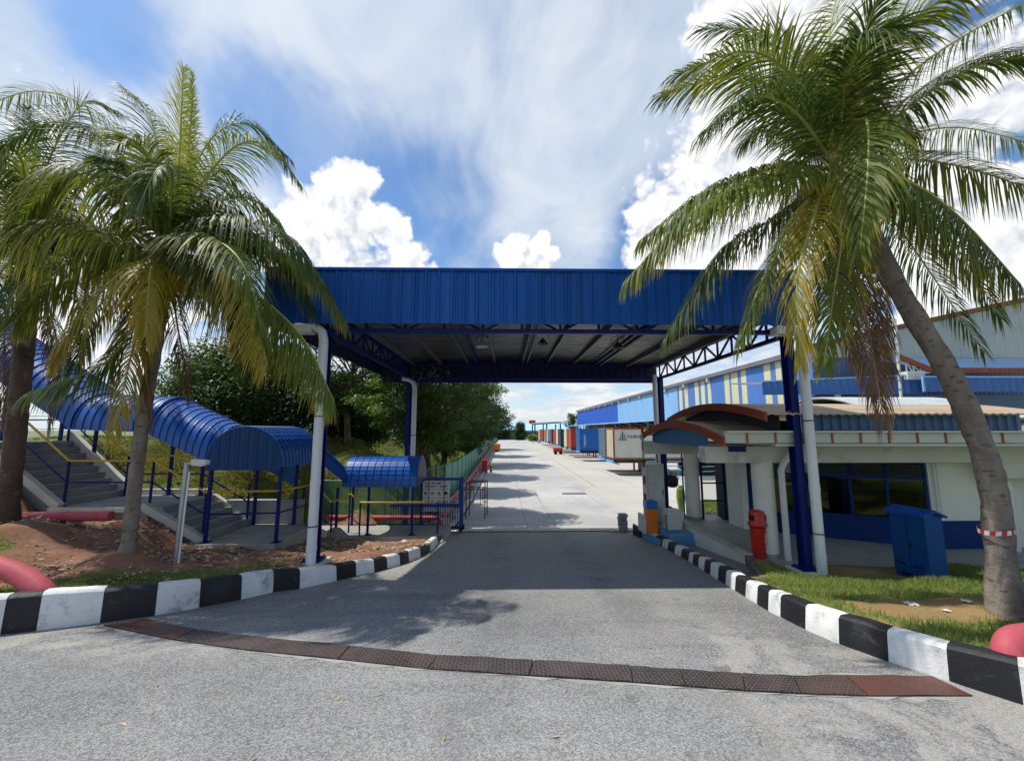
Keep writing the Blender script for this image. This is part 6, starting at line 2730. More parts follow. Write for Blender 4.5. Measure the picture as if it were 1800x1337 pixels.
for j in range(12):
    v = j / 11
    row = []
    for i in range(60):
        x = -300 + i * 26
        h = (34 * math.exp(-((x - 62) / 34) ** 2) + 20 * math.exp(-((x - 180) / 80) ** 2) + 10 + 2 * math.sin(i * .9) + 1.5 * math.sin(i * 2.3))
        row.append((x, 1500 + v * 500, -2 + h * math.sin(math.pi * min(1, v * 1.0)) if v else -2))
    rows.append(row)
HB.grid(rows)
tag(HB.build('hills', 'hill_hazed', smooth='all'), kind='structure')
# white rubble heap at the far end
b = MB()
for i in range(60):
    x, y = RND.uniform(1, 9), 112 + RND.uniform(-3, 6)
    s_ = RND.uniform(.2, .7)
    b.add([(x + s_ * a * RND.uniform(.7, 1.3), y + s_ * c, s_ * e * .8) for a, c, e in ((-1, -1, 0), (1, -1, 0), (1, 1, 0), (-1, 1, 0), (-.5, -.6, 1), (.6, -.5, 1), (.5, .6, .9), (-.6, .5, 1))],
          ((4, 5, 6, 7), (0, 1, 5, 4), (1, 2, 6, 5), (2, 3, 7, 6), (3, 0, 4, 7)))
tag(b.build('rubble_heap', 'far_white'), kind='stuff')
# ------------------------------------------------------------------ palms
def catmull(P, n):
    P = [Vector(p) for p in P]
    P = [P[0] * 2 - P[1]] + P + [P[-1] * 2 - P[-2]]
    out = []
    segs = len(P) - 3
    for i in range(n + 1):
        t = i / n * segs
        k = min(int(t), segs - 1)
        f = t - k
        a, b, c, d = P[k:k + 4]
        out.append(.5 * ((2 * b) + (c - a) * f + (2 * a - 5 * b + 4 * c - d) * f * f + (3 * b - a - 3 * c + d) * f ** 3))
    return out


def frond(parent, P, m='frond_green', rm='rachis', leaf=.62, bare=.14, sag=1.0, dens=78, rad=.020, wid=.0155, seed=0, ragged=.05, vee=.12, fold=0.0, name='frond'):
    # fold > 0: both rows hang on the lower side of a frond that has turned on edge
    """a coconut frond: a rachis through the points P with two rows of drooping leaflets"""
    r = random.Random(seed * 7919 + 13)
    N = 120
    C = catmull(P, N)
    acc = [0]
    for a, b_ in zip(C, C[1:]):
        acc.append(acc[-1] + (b_ - a).length)
    L = acc[-1]

    def at_s(s):
        s = max(0, min(L * .9999, s))
        lo = 0
        hi = N
        while hi - lo > 1:
            mid_ = (lo + hi) // 2
            if acc[mid_] <= s:
                lo = mid_
            else:
                hi = mid_
        f = (s - acc[lo]) / max(1e-6, acc[hi] - acc[lo])
        return C[lo].lerp(C[hi], f), (C[hi] - C[lo]).normalized()
    V, F, T = [], [], []
    n = int(dens * 1.5)
    leaf = leaf * 1.22
    side_ref = None
    for i in range(n):
        u = bare + (1 - bare) * (i + .5) / n
        p, t = at_s(u * L)
        sd = t.cross(Vector((0, 0, 1)))
        if sd.length < .25 and side_ref is not None:
            sd = side_ref - t * side_ref.dot(t)
        elif sd.length < 1e-3:
            sd = Vector((1, 0, 0))
        sd.normalize()
        if side_ref is not None and sd.dot(side_ref) < 0:
            sd = -sd
        if side_ref is not None:
            sd = (sd * .35 + side_ref * .65)
            sd = (sd - t * sd.dot(t)).normalized()
        side_ref = sd
        nn = sd.cross(t)
        if nn.z < 0:
            nn = -nn
        uu = (u - bare) / (1 - bare)
        ln = leaf * (.45 + .55 * math.sin(min(1, uu * 2.2 + .18) * math.pi / 2)) * (1 - .60 * max(0, uu - .4) ** 1.7 / .6 ** 1.7)
        ang = math.radians(66 - 46 * uu)
        for s in (-1, 1):
            if r.random() < ragged:
                continue
            a = ang + r.uniform(-.14, .14)
            d = (sd * s * math.sin(a) + t * math.cos(a) + nn * (vee + r.uniform(-.12, .12))).normalized()
            if fold:
                lowd = -nn
                d = (lowd * math.sin(a * 1.1) + t * math.cos(a * 1.1) * .8 + sd * s * fold + Vector((r.uniform(-.08, .08), r.uniform(-.08, .08), 0))).normalized()
            l = ln * r.uniform(.8, 1.14) * (1 if r.random() > .06 else .5)
            w = wid * r.uniform(.8, 1.15) * (1 - .35 * uu)
            q = p.copy()
            K = 5
            base = len(V)
            g = sag * 1.3 * r.uniform(.8, 1.25)
            wv = None
            kink = r.random() < .16
            for k in range(K + 1):
                f = k / K
                if wv is None:
                    wv = d.cross(nn)
                    wv = (t * .9 + d * -.3)
                w_dir = wv - d * wv.dot(d)
                if w_dir.length < 1e-4:
                    w_dir = nn
                w_dir.normalize()
                ww = w * (.55 + .9 * f if f < .3 else 1.0) * (1 - f ** 2.2 * .93)
                V.append(q - w_dir * ww)
                V.append(q + w_dir * ww)
                T.append(f)
                T.append(f)
                q = q + d * (l / K)
                dr_ = g * (.31 - .12 * f) * (1.0 - .35 * abs(d.z))
                if kink and k == 2:
                    dr_ += .8
                d = (d + Vector((0, 0, -dr_))).normalized()
            for k in range(K):
                o = base + 2 * k
                F.append((o, o + 1, o + 3, o + 2))
    me = bpy.data.meshes.new(name)
    o0 = root_loc(parent)
    me.from_pydata([tuple(v - o0) for v in V], [], F)
    me.materials.append(MATS[m])
    at_ = me.attributes.new('tip', 'FLOAT', 'POINT')
    at_.data.foreach_set('value', np.array(T, np.float32))
    me.polygons.foreach_set('use_smooth', [True] * len(F))
    o = bpy.data.objects.new(name, me)
    COL.objects.link(o)
    o.parent = parent
    b = MB()
    pts = [C[i] for i in range(0, N + 1, 4)]
    b.tube(pts, [rad * (1.9 if i < 2 else 1.25) * (1 - .82 * i / (len(pts) - 1)) for i in range(len(pts))], 6)
    b.build('rachis', rm, o, smooth='all')
    return o


def palm_trunk(root, P, R0, m, n=60, seed=1, sides=16):
    r = random.Random(seed)
    C = catmull(P, n)
    rad = []
    for i in range(n + 1):
        t = i / n
        q = R0[0] + (R0[1] - R0[0]) * min(1, t / .12) if t < .12 else R0[1] + (R0[2] - R0[1]) * (t - .12) / .88
        q *= 1 + .02 * math.sin(i * .7) + r.uniform(-.025, .025)
        rad.append(q)
    b = MB()
    b.tube(C, rad, sides)
    # shift vertices a little so that the stem is not a perfect pipe
    b.v = [(x + r.uniform(-.006, .006), y + r.uniform(-.006, .006), z) for x, y, z in b.v]
    return b.build('trunk', m, root, smooth=50), C


def crown_core(root, hub, r=.14, h=.5, coconuts=(), fibre='palm_bark_brown'):
    b = MB()
    b.lathe(hub.x, hub.y, [(r * .8, hub.z - h), (r * 1.05, hub.z - h * .5), (r * .95, hub.z - .05), (r * .5, hub.z + .2), (.02, hub.z + .35)], 12)
    b.build('crown_shaft', fibre, root, smooth='all')
    if coconuts:
        mat_name = 'coconut'
        if mat_name not in MATS:
            mat(mat_name, '8E8C3C', .5, .15, 6)
        for c in coconuts:
            b = MB()
            q = .095
            b.lathe(c.x, c.y, [(q * .3, c.z - q * 1.15), (q * .8, c.z - q * .7), (q, c.z), (q * .85, c.z + q * .6), (q * .3, c.z + q * 1.05)], 12)
            b.build('coconut', mat_name, root, smooth='all')


def make_palm(base, hubpx, hubY, trunk_pts, radii, label, bark, specs, seed, coco=(), scale=1.0, core_r=.14, fill=9, flen=2.7):
    root = thing('coconut_palm', base, label, 'palm tree', 'coconut palms at the entrance')
    hub = at(hubpx[0], hubpx[1], hubY)
    tp = [Vector(base) - Vector((0, 0, .15))] + [at(*q) for q in trunk_pts] + [hub]
    palm_trunk(root, tp, radii, bark, seed=seed)
    crown_core(root, hub, core_r, .55, [at(*c) for c in coco])
    for i, sp in enumerate(specs):
        pts, kw = sp
        P = [hub + Vector((0, 0, -.08))] + [at(px, py, hubY + dy) for px, py, dy in pts]
        frond(root, P, seed=seed * 100 + i, **kw)
    # more fronds behind, filling the crown
    r = random.Random(seed * 31)
    for i in range(fill):
        a = math.radians(r.uniform(15, 165)) if i % 3 else math.radians(r.uniform(0, 360))
        el = math.radians(r.uniform(5, 75))
        L = flen * r.uniform(.8, 1.1)
        d = Vector((math.cos(a) * math.cos(el), math.sin(a) * math.cos(el), math.sin(el)))
        P = [hub + Vector((0, 0, -.08)), hub + d * L * .35, hub + d * L * .7 + Vector((0, 0, -.10 * L)), hub + d * L * .98 + Vector((0, 0, -.34 * L))]
        frond(root, P, seed=seed * 100 + 60 + i, m='frond_dark', leaf=.55, sag=1.1, dens=70)
    return root, hub


G = dict(m='frond_green')
DK = dict(m='frond_dark')
YL = dict(m='frond_yellow')
YG = dict(m='frond_young')
DEAD = dict(m='frond_dead', rm='rachis_dead', dens=70, ragged=.1, wid=.010, sag=2.2, vee=0.0)


def K(d, **kw):
    e = dict(d)
    e.update(kw)
    return e


# near left palm
bl = gnd(226, 972, lambda x, y: float(zL(x, y)))
left_specs = [
    ([(312, 330, 0), (318, 220, .1), (322, 118, .25)], K(YG, leaf=0.47, sag=0.30, vee=.1, rad=.024, dens=84)),
    ([(322, 330, .2), (335, 220, .3), (338, 128, .4)], K(YG, leaf=0.22, sag=0.12, bare=.3)),
    ([(285, 320, .2), (262, 200, .4), (210, 148, .7)], K(G, leaf=0.62, sag=0.96)),
    ([(270, 310, -.3), (240, 250, -.7), (190, 260, -1.1)], K(G, leaf=0.69)),
    ([(262, 340, .3), (190, 210, .7), (70, 160, 1.0), (-40, 190, 1.3)], K(G, leaf=0.84, sag=0.84, dens=84)),
    ([(250, 350, -.1), (180, 245, -.1), (95, 215, -.2), (10, 250, -.3)], K(DK, leaf=0.78, sag=0.96, dens=80)),
    ([(255, 380, -.5), (190, 315, -.9), (110, 312, -1.2), (20, 400, -1.3)], K(G, leaf=.98, sag=2.2, dens=96)),
    ([(240, 410, .4), (150, 360, .7), (60, 380, .9), (-20, 430, 1.0)], K(DK, leaf=.92, sag=2.2)),
    ([(230, 440, -.6), (150, 405, -.9), (60, 402, -1.1), (-40, 425, -1.2)], K(G, leaf=1.02, sag=2.6, dens=100)),
    ([(262, 452, -.6), (200, 490, -1.1), (150, 545, -1.3), (98, 622, -1.4)], K(YL, leaf=.80, sag=2.0, dens=90)),
    ([(330, 425, -.7), (385, 425, -1.2), (432, 475, -1.5), (462, 590, -1.55)], K(G, leaf=.80, sag=1.3, wid=.021, dens=92)),
    ([(345, 450, -.5), (400, 462, -.9), (440, 520, -1.1), (470, 640, -1.1)], K(YL, leaf=.85, sag=.6, fold=.3)),
    ([(345, 380, .2), (420, 345, .4), (480, 380, .5), (535, 470, .6)], K(G, leaf=.80, sag=1.8)),
    ([(340, 345, -.1), (410, 260, -.2), (470, 255, -.3), (525, 320, -.3)], K(G, leaf=0.67, sag=1.20)),
    ([(330, 320, .4), (380, 235, .7), (440, 218, .9), (505, 275, 1.1)], K(DK, leaf=0.67, sag=1.20)),
    ([(355, 400, -.6), (440, 390, -.8), (510, 420, -.9), (570, 500, -.9)], K(DK, leaf=.86, sag=2.2, dens=90)),
    ([(365, 425, -.2), (450, 432, -.3), (540, 470, -.3), (604, 560, -.3)], K(G, leaf=.86, sag=2.4, dens=92)),
    ([(350, 470, -.5), (440, 510, -.7), (530, 590, -.75), (588, 705, -.75)], K(YL, m='frond_green', leaf=.92, sag=.4, dens=100, wid=.019, fold=.2)),
    ([(275, 490, -.5), (235, 570, -.7), (180, 640, -.8), (60, 690, -.9)], K(DK, leaf=.85, sag=1.8)),
    ([(280, 490, -.3), (240, 590, -.4), (215, 690, -.4), (195, 770, -.4)], K(YL, leaf=0.62, sag=1.80)),
    ([(265, 470, .4), (210, 500, .9), (160, 560, 1.1), (130, 650, 1.2)], K(DK, leaf=0.74, sag=1.80)),
    ([(330, 480, .5), (400, 510, .8), (450, 570, .9), (480, 650, .9)], K(DK, leaf=0.67, sag=1.68)),
    ([(300, 480, .3), (310, 560, .5), (325, 640, .5), (335, 700, .5)], K(DEAD, leaf=0.50)),
    ([(262, 500, -.2), (250, 600, -.3), (262, 690, -.3), (268, 745, -.3)], K(DEAD, leaf=0.39)),
    ([(278, 360, .6), (225, 300, 1.1), (150, 290, 1.4), (90, 350, 1.6)], K(DK, leaf=0.78, sag=1.44)),
    ([(320, 360, .6), (350, 300, 1.1), (390, 300, 1.4), (430, 350, 1.6)], K(DK, leaf=0.67, sag=1.44)),
    ([(300, 370, -.6), (300, 300, -1.1), (275, 300, -1.5), (240, 370, -1.7)], K(DK, leaf=0.67, sag=1.56)),
    ([(320, 445, -.4), (372, 470, -.7), (412, 540, -.8), (428, 650, -.8)], K(DK, leaf=.75, sag=1.2)),
    ([(250, 430, -.2), (170, 440, -.3), (95, 480, -.35), (30, 560, -.4)], K(G, leaf=.95, sag=2.3, dens=90)),
    ([(340, 410, .1), (430, 410, .2), (500, 450, .2), (548, 540, .2)], K(DK, leaf=.85, sag=2.2, dens=88)),
    ([(285, 475, -.6), (268, 468, -1.0), (262, 500, -1.25), (255, 590, -1.3)], K(YL, leaf=0.62, sag=1.68)),
]
make_palm(bl, (297, 440), 6.8, [(232, 900, 6.62), (248, 760, 6.66), (268, 640, 6.7), (284, 540, 6.76)], (.135, .096, .088),
          'coconut palm with a slim straight trunk on the red earth between kerb and stairs', 'palm_bark', left_specs, 1, fill=7, flen=2.4)

# far left palm, darker
bf = gnd(12, 915, lambda x, y: float(zL(x, y)))
fl_specs = [
    ([(52, 340, 0), (62, 260, .1), (48, 190, .2)], K(DK, leaf=0.62, sag=0.72)),
    ([(60, 360, .3), (100, 250, .5), (150, 180, .7), (205, 195, .9)], K(DK, leaf=0.78, sag=1.08)),
    ([(30, 360, .2), (0, 280, .3), (-60, 230, .4), (-150, 260, .5)], K(DK, leaf=0.78, sag=1.08)),
    ([(25, 380, -.5), (-10, 310, -.9), (-60, 300, -1.2), (-130, 370, -1.4)], K(DK, leaf=0.78, sag=1.32)),
    ([(70, 380, .5), (130, 320, .9), (190, 330, 1.2), (240, 390, 1.4)], K(DK, leaf=0.76, sag=1.44)),
    ([(75, 410, .2), (140, 400, .3), (190, 440, .4), (225, 520, .4)], K(G, leaf=0.74, sag=1.68)),
    ([(20, 420, .3), (-40, 400, .5), (-110, 430, .7), (-170, 520, .8)], K(DK, leaf=0.78, sag=1.68)),
    ([(65, 440, -.3), (110, 470, -.5), (140, 540, -.6), (150, 620, -.6)], K(G, leaf=0.69, sag=1.80)),
    ([(30, 450, -.5), (0, 480, -.8), (-30, 550, -1.0), (-50, 640, -1.0)], K(DK, leaf=0.74, sag=1.80)),
    ([(55, 460, .5), (80, 520, .8), (100, 600, .9), (110, 690, .9)], K(DK, leaf=0.67, sag=1.68)),
    ([(40, 470, .3), (25, 560, .4), (22, 640, .4), (15, 720, .4)], K(DEAD, leaf=0.45)),
    ([(62, 470, .2), (85, 560, .3), (95, 660, .3), (88, 755, .3)], K(DEAD, leaf=0.39)),
    ([(35, 470, .5), (12, 560, .7), (6, 640, .7), (8, 745, .7)], K(DEAD, leaf=0.45)),
    ([(45, 370, -.4), (40, 290, -.8), (15, 260, -1.1), (-15, 300, -1.3)], K(G, leaf=0.69, sag=1.32)),
    ([(60, 400, .8), (100, 380, 1.4), (130, 410, 1.8), (150, 480, 2.0)], K(DK, leaf=0.67, sag=1.56)),
]
make_palm(bf, (50, 440), 7.7, [(18, 850, 7.55), (30, 740, 7.6), (42, 620, 7.65), (50, 520, 7.7)], (.20, .145, .13),
          'dark coconut palm with a thick trunk standing at the upper end of the red pipe', 'palm_bark_brown', fl_specs, 2)

# leaning right palm
br = gnd(1768, 1080, lambda x, y: float(zR(x, y)))
right_specs = [
    # upward
    ([(1462, 200, .1), (1455, 90, .3), (1480, -60, .6)], K(G, leaf=0.77, sag=0.55, rad=.024)),
    ([(1452, 210, .2), (1410, 110, .5), (1340, 55, .8), (1235, 50, 1.1)], K(DK, leaf=0.74, sag=0.77)),
    ([(1448, 220, -.2), (1390, 130, -.4), (1310, 90, -.6), (1190, 130, -.8)], K(G, leaf=0.72, sag=0.66, dens=88)),
    ([(1445, 235, .1), (1380, 170, .2), (1290, 130, .3), (1165, 165, .4)], K(DK, leaf=0.74, sag=0.88, dens=88)),
    ([(1440, 250, -.4), (1390, 190, -.8), (1320, 170, -1.1), (1240, 230, -1.3)], K(DK, leaf=0.74, sag=0.99)),
    ([(1445, 230, .5), (1420, 150, 1.0), (1380, 90, 1.4), (1300, 60, 1.8)], K(DK, leaf=0.74, sag=0.88)),
    ([(1490, 200, .3), (1530, 90, .6), (1590, -20, .9)], K(G, leaf=0.74, sag=0.66)),
    ([(1500, 210, -.3), (1560, 90, -.6), (1640, 10, -.9), (1740, -40, -1.1)], K(G, leaf=0.74, sag=1.10)),
    ([(1510, 225, .1), (1600, 130, .2), (1700, 60, .3), (1830, -10, .3)], K(DK, leaf=0.77, sag=0.88, dens=88)),
    ([(1510, 240, .4), (1600, 170, .8), (1700, 110, 1.1), (1840, 80, 1.3)], K(DK, leaf=0.79, sag=0.99, dens=88)),
    ([(1480, 190, -.4), (1500, 100, -.9), (1530, 60, -1.3), (1590, 60, -1.6)], K(DK, leaf=0.74, sag=0.88)),
    # sideways right
    ([(1520, 265, .4), (1600, 235, .8), (1700, 225, 1.1), (1840, 260, 1.3)], K(G, leaf=0.68, sag=1.76)),
    ([(1525, 285, .0), (1600, 280, .1), (1700, 295, .1), (1850, 345, .1)], K(G, leaf=0.72, sag=1.76, dens=86)),
    ([(1520, 300, -.3), (1590, 315, -.5), (1680, 375, -.6), (1795, 500, -.6)], K(YL, m='frond_green', fold=.25, leaf=0.68, sag=1.54, dens=86)),
    ([(1515, 305, .5), (1590, 345, .9), (1670, 420, 1.1), (1760, 560, 1.2)], K(DK, leaf=0.72, sag=1.54)),
    ([(1510, 310, .9), (1580, 400, 1.5), (1650, 500, 1.8), (1730, 620, 1.9)], K(DK, leaf=0.74, sag=1.43)),
    # towards the viewer
    ([(1495, 240, -.5), (1522, 210, -.9), (1526, 290, -1.2), (1512, 440, -1.3)], K(G, leaf=0.62, sag=1.32, dens=84)),
    # left
    ([(1430, 292, .2), (1340, 300, .4), (1230, 345, .5), (1130, 420, .6)], K(G, leaf=0.74, sag=2.20, dens=92)),
    ([(1425, 305, -.3), (1330, 322, -.5), (1220, 375, -.6), (1108, 485, -.6)], K(YL, m='frond_green', leaf=0.77, sag=2.20, dens=96)),
    ([(1430, 330, .3), (1360, 385, .5), (1270, 440, .6), (1172, 590, .6)], K(DK, leaf=0.77, sag=2.09, dens=92)),
    ([(1438, 335, -.2), (1400, 400, -.4), (1345, 480, -.5), (1298, 610, -.5)], K(G, leaf=0.55, sag=1.65)),
    ([(1445, 340, -.5), (1428, 390, -.8), (1402, 490, -.95), (1408, 640, -.95)], K(YL, leaf=0.52, sag=1.32)),
    ([(1470, 350, -.2), (1478, 420, -.3), (1465, 520, -.3), (1448, 640, -.3)], K(G, leaf=0.56, sag=1.32)),
    ([(1440, 320, .7), (1400, 370, 1.2), (1360, 440, 1.5), (1330, 560, 1.6)], K(DK, leaf=0.62, sag=1.54)),
    ([(1455, 260, .6), (1425, 260, 1.2), (1390, 300, 1.6), (1370, 380, 1.8)], K(DK, leaf=0.62, sag=1.32)),
    # dead, hanging
    ([(1492, 380, -.1), (1508, 480, -.2), (1530, 600, -.2), (1555, 745, -.2)], K(DEAD, leaf=0.62, dens=80)),
    ([(1485, 390, .2), (1490, 490, .2), (1515, 590, .2), (1545, 700, .2)], K(DEAD, leaf=0.56)),
    ([(1500, 390, .3), (1530, 480, .4), (1545, 570, .4), (1562, 660, .4)], K(DEAD, leaf=0.50)),
    ([(1478, 390, .1), (1470, 460, .1), (1490, 540, .1), (1508, 640, .1)], K(DEAD, leaf=0.50)),
]
R_root, R_hub = make_palm(br, (1475, 300), 5.05, [(1757, 960, 4.82), (1746, 860, 4.84), (1718, 765, 4.87), (1662, 645, 4.9), (1586, 520, 4.95), (1530, 410, 5.0)], (.175, .13, .10),
                  'leaning coconut palm with a bent grey trunk ringed by red and white tape', 'palm_bark', right_specs, 3,
                  coco=[(1436, 322, 4.75), (1420, 332, 4.75), (1448, 335, 4.7), (1462, 316, 4.7)])
# red and white tape round the trunk
tpx = at(1752, 932, 4.81)
TP = thing('barrier_tape', tpx, 'band of red and white barrier tape wound round the leaning palm trunk', 'tape')
nseg = 20
for i in range(nseg):
    a0, a1 = 2 * math.pi * i / nseg, 2 * math.pi * (i + .98) / nseg
    b = MB()
    row0, row1 = [], []
    for a in (a0, (a0 + a1) / 2, a1):
        R_ = .148
        sk = .018 * math.sin(a * 1.5)
        row0.append((tpx.x - .01 + R_ * math.cos(a), tpx.y + R_ * math.sin(a), tpx.z - .026 + sk))
        row1.append((tpx.x - .015 + R_ * math.cos(a + .08), tpx.y + R_ * math.sin(a + .08), tpx.z + .026 + sk))
    b.solid([row0, row1], (.002, .002, 0))
    b.build('tape_band', 'tape_red' if i % 2 else 'tape_white', TP)

# ------------------------------------------------------------------ broadleaf trees
def leaf_cloud(name, clumps, per, size, m, parent, seed, flat=.5, kind=None):
    """clumps: (centre, radius vector); leaves are small folded blades"""
    r = np.random.RandomState(seed)
    n = len(clumps) * per
    C = np.repeat(np.array([tuple(c[0]) for c in clumps]), per, 0)
    Rv = np.repeat(np.array([tuple(c[1]) for c in clumps]), per, 0)
    d = r.randn(n, 3)
    d /= np.linalg.norm(d, axis=1)[:, None]
    rad = r.rand(n) ** .45
    P = C + d * rad[:, None] * Rv
    a = r.rand(n) * 2 * math.pi
    tilt = (r.rand(n) - .5) * 2 * (1 - flat) * 1.4 - .25
    U = np.stack([np.cos(a) * np.cos(tilt), np.sin(a) * np.cos(tilt), np.sin(tilt)], 1)
    sd = np.stack([-np.sin(a), np.cos(a), (r.rand(n) - .5) * .9], 1)
    s = size * (.6 + .8 * r.rand(n))
    V = np.zeros((n, 4, 3))
    V[:, 0] = P - U * s[:, None]
    V[:, 1] = P + sd * (s * .42)[:, None]
    V[:, 2] = P + U * s[:, None]
    V[:, 3] = P - sd * (s * .42)[:, None]
    o0 = np.array(tuple(root_loc(parent)))
    V -= o0
    me = bpy.data.meshes.new(name)
    me.vertices.add(n * 4)
    me.vertices.foreach_set('co', V.astype(np.float32).ravel())
    me.loops.add(n * 4)
    me.loops.foreach_set('vertex_index', np.arange(n * 4, dtype=np.int32))
    me.polygons.add(n)
    me.polygons.foreach_set('loop_start', (np.arange(n) * 4).astype(np.int32))
    me.update(calc_edges=True)
    me.validate()
    me.materials.append(MATS[m])
    o = bpy.data.objects.new(name, me)
    COL.objects.link(o)
    o.parent = parent
    if kind:
        o['kind'] = kind
    return o


def broad_tree(base, h, spread, label, seed, m='tree_leaf', clumps=60, per=150, size=.085, trunk_r=.2, low=.28, layered=True, cat='tree', group='broadleaf trees along the yard fence', cr=(.55, .95)):
    base = Vector(base)
    r = random.Random(seed)
    root = thing('broadleaf_tree', base, label, cat, group)
    top = base + Vector((r.uniform(-.3, .3), r.uniform(-.3, .3), h * .72))
    C = catmull([base - Vector((0, 0, .2)), base.lerp(top, .35) + Vector((r.uniform(-.15, .15), r.uniform(-.1, .1), 0)), base.lerp(top, .7) + Vector((r.uniform(-.2, .2), 0, 0)), top], 16)
    b = MB()
    b.tube(C, [trunk_r * (1.25 if i == 0 else 1) * (1 - .75 * i / 16) for i in range(17)], 10)
    b.build('trunk', 'tree_bark', root, smooth='all')
    cl = []
    lb = MB()
    nl = clumps
    for i in range(nl):
        f = (i + .5) / nl
        zz = low + (1 - low) * f
        env = math.sin(math.pi * min(1, max(0.05, (zz - low) / (1.08 - low))) ** .8) ** .6
        a = i * 2.39996 + r.uniform(-.5, .5)
        rr = spread * env * (r.random() ** .45)
        c = base + Vector((math.cos(a) * rr, math.sin(a) * rr, h * zz + r.uniform(-.2, .2)))
        rs = r.uniform(*cr)
        cl.append((c, Vector((rs, rs, rs * (.42 if layered else .75)))))
        if i % 2 == 0:
            k = C[min(16, int(4 + 11 * max(0, f - .1)))]
            mid_ = k.lerp(c, .55) + Vector((0, 0, .15))
            lb.tube(catmull([k, mid_, c], 5), [trunk_r * .28, trunk_r * .24, trunk_r * .2, trunk_r * .14, trunk_r * .1, .01], 5, cap=False)
    lb.build('branch', 'tree_bark', root, smooth='all')
    leaf_cloud('crown', cl, per, size, m, root, seed)
    return root


def gl(x, y):
    return (x, y, float(zL(x, y)))


broad_tree(gl(-3.55, 17.0), 6.6, 2.9, 'broadleaf tree with spreading feathery branches right behind the rear left column', 41, clumps=95, per=230, size=.095, trunk_r=.24, low=.34)
broad_tree(gl(-7.6, 19.6), 5.8, 2.7, 'broadleaf tree with low spreading branches seen between the two left columns', 42, clumps=80, per=210, size=.095, trunk_r=.17, low=.22)
broad_tree(gl(-4.6, 25.0), 8.0, 2.6, 'second dark broadleaf tree along the fence, behind the feathery one', 43, 'tree_leaf_dark', clumps=90, per=230, size=.095, trunk_r=.2, low=.24)
broad_tree(gl(-4.9, 32.5), 9.2, 3.0, 'third dark broadleaf tree along the fence overhanging the yard', 44, 'tree_leaf_dark', clumps=95, per=230, size=.115, trunk_r=.25, low=.12, cr=(.7, 1.2))
broad_tree(gl(-4.0, 43.0), 11.0, 4.0, 'tall broadleaf tree whose crown overhangs the yard farthest to the road', 45, 'tree_leaf_dark', clumps=100, per=220, size=.14, trunk_r=.28, low=.12, cr=(.8, 1.4))
broad_tree(gl(-5.2, 58.0), 11.0, 4.0, 'broadleaf tree along the fence beyond the tallest overhanging crown', 46, 'tree_leaf_dark', clumps=80, per=180, size=.18, trunk_r=.28, low=.1, cr=(.9, 1.5))
broad_tree(gl(-5.5, 78.0), 11.0, 4.6, 'last broadleaf tree of the fence row, close to the orange skip', 47, 'tree_leaf_dark', clumps=70, per=150, size=.24, trunk_r=.3, low=.1, cr=(1.0, 1.8))
# dense dark tree behind the stairs roof
broad_tree(gl(-12.6, 20.0), 5.4, 3.8, 'dense dark green tree rising behind the vaulted stair roof', 48, 'tree_leaf_dark', clumps=120, per=260, size=.115, trunk_r=.28, low=.22, layered=False, group=None, cr=(.7, 1.3))
broad_tree(gl(-8.8, 23.5), 4.6, 2.6, 'dark green tree between the dense tree and the court netting', 49, 'tree_leaf_dark', clumps=90, per=240, size=.115, trunk_r=.2, low=.2, layered=False, group=None)
broad_tree(gl(-21.0, 30.0), 7.0, 4.0, 'distant pale green tree at the far left behind the upper stairs', 50, 'tree_leaf', clumps=70, per=160, size=.13, trunk_r=.22, low=.2, layered=False, group=None, cr=(.8, 1.4))
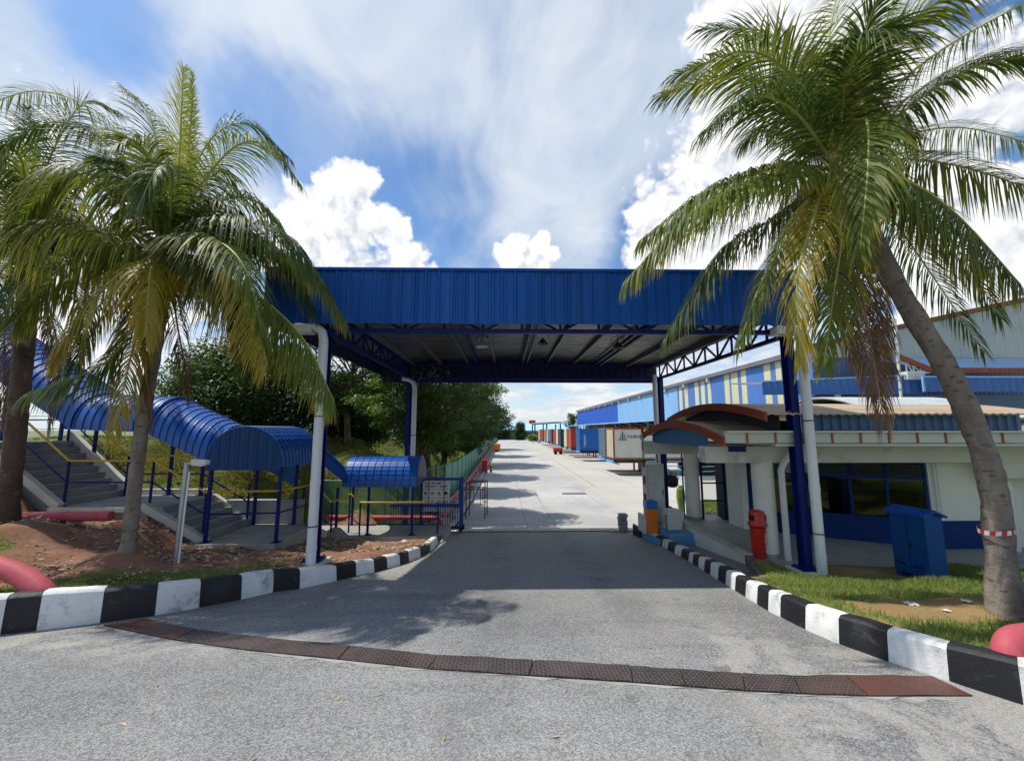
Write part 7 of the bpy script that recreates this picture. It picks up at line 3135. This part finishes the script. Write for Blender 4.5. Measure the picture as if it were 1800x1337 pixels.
# far things
broad_tree((-3.5, 160, 0), 12.5, 7.0, 'rounded far tree behind the pale blue factory, at the left of the hill', 51, 'tree_leaf_dark', clumps=60, per=120, size=.45, trunk_r=.4, low=.1, layered=False, group=None, cr=(1.6, 2.6))
broad_tree((5.6, 150, 0), 6.0, 2.2, 'dense conical tree standing in front of the pale blue factory', 52, 'tree_leaf_dark', clumps=50, per=120, size=.28, trunk_r=.2, low=.02, layered=False, group=None, cr=(.8, 1.3))
broad_tree((8.6, 118, 0), 2.3, 2.2, 'bright green bush beside the far end of the containers', 53, 'shrub_leaf', clumps=30, per=120, size=.2, trunk_r=.08, low=.05, layered=False, cat='bush', group=None, cr=(.5, .8))
broad_tree((25.5, 150, 0), 9.5, 3.2, 'sparse far tree standing at the right end of the dark shelter', 54, 'tree_leaf_dark', clumps=36, per=90, size=.34, trunk_r=.25, low=.2, layered=False, group=None, cr=(.9, 1.6))

# tall court netting
NTx = thing('court_netting', (-16, 45, 3.1), 'tall green netting on posts round a sports court behind the trees', 'netting', None)
m_, k_, out_ = newmat('net_screen')
pos_ = k_.n('ShaderNodeNewGeometry').outputs['Position']
bs_ = k_.n('ShaderNodeBsdfPrincipled', {'Base Color': lin('3E8A74'), 'Roughness': .7})
tr_ = k_.n('ShaderNodeBsdfTransparent')
mx_ = k_.n('ShaderNodeMixShader', {0: .52})
k_.put(mx_, 1, tr_.outputs[0])
k_.put(mx_, 2, bs_.outputs[0])
k_.put(out_, 0, mx_.outputs[0])
for i in range(11):
    x = -31 + i * 2.6
    y = 46 - i * .25
    b = MB()
    b.cyl(x, y, 2.8, 9.8, .07, 8)
    b.build('net_post', 'green_post', NTx)
    if i < 10:
        b = MB()
        b.box(x + .08, y - .14, 3.0, x + 2.52, y - .12, 7.4)
        b.build('net_panel', 'net_screen', NTx)
        b = MB()
        for z in (3.1, 5.2, 7.4, 9.7):
            b.tube([(x, y, z), (x + 2.6, y - .25, z)], .04, 6)
        for q in (.65, 1.3, 1.95):
            b.tube([(x + q, y - .06 * q, 3.0), (x + q, y - .06 * q, 9.7)], .012, 4)
        b.build('net_rail', 'green_post', NTx)
# street lamp like post and low fence up at the left
UF = thing('upper_fence', (-16, 16, 3.4), 'grey post and rail fence at the top of the stairs', 'fence')
for i in range(9):
    b = MB()
    b.cyl(-24 + i * 1.5, 17.5, 3.2, 4.4, .03, 6)
    b.build('post', 'galv', UF)
for z in (3.8, 4.35):
    b = MB()
    b.tube([(-24, 17.5, z), (-12, 17.5, z)], .02, 6)
    b.build('rail', 'galv', UF)
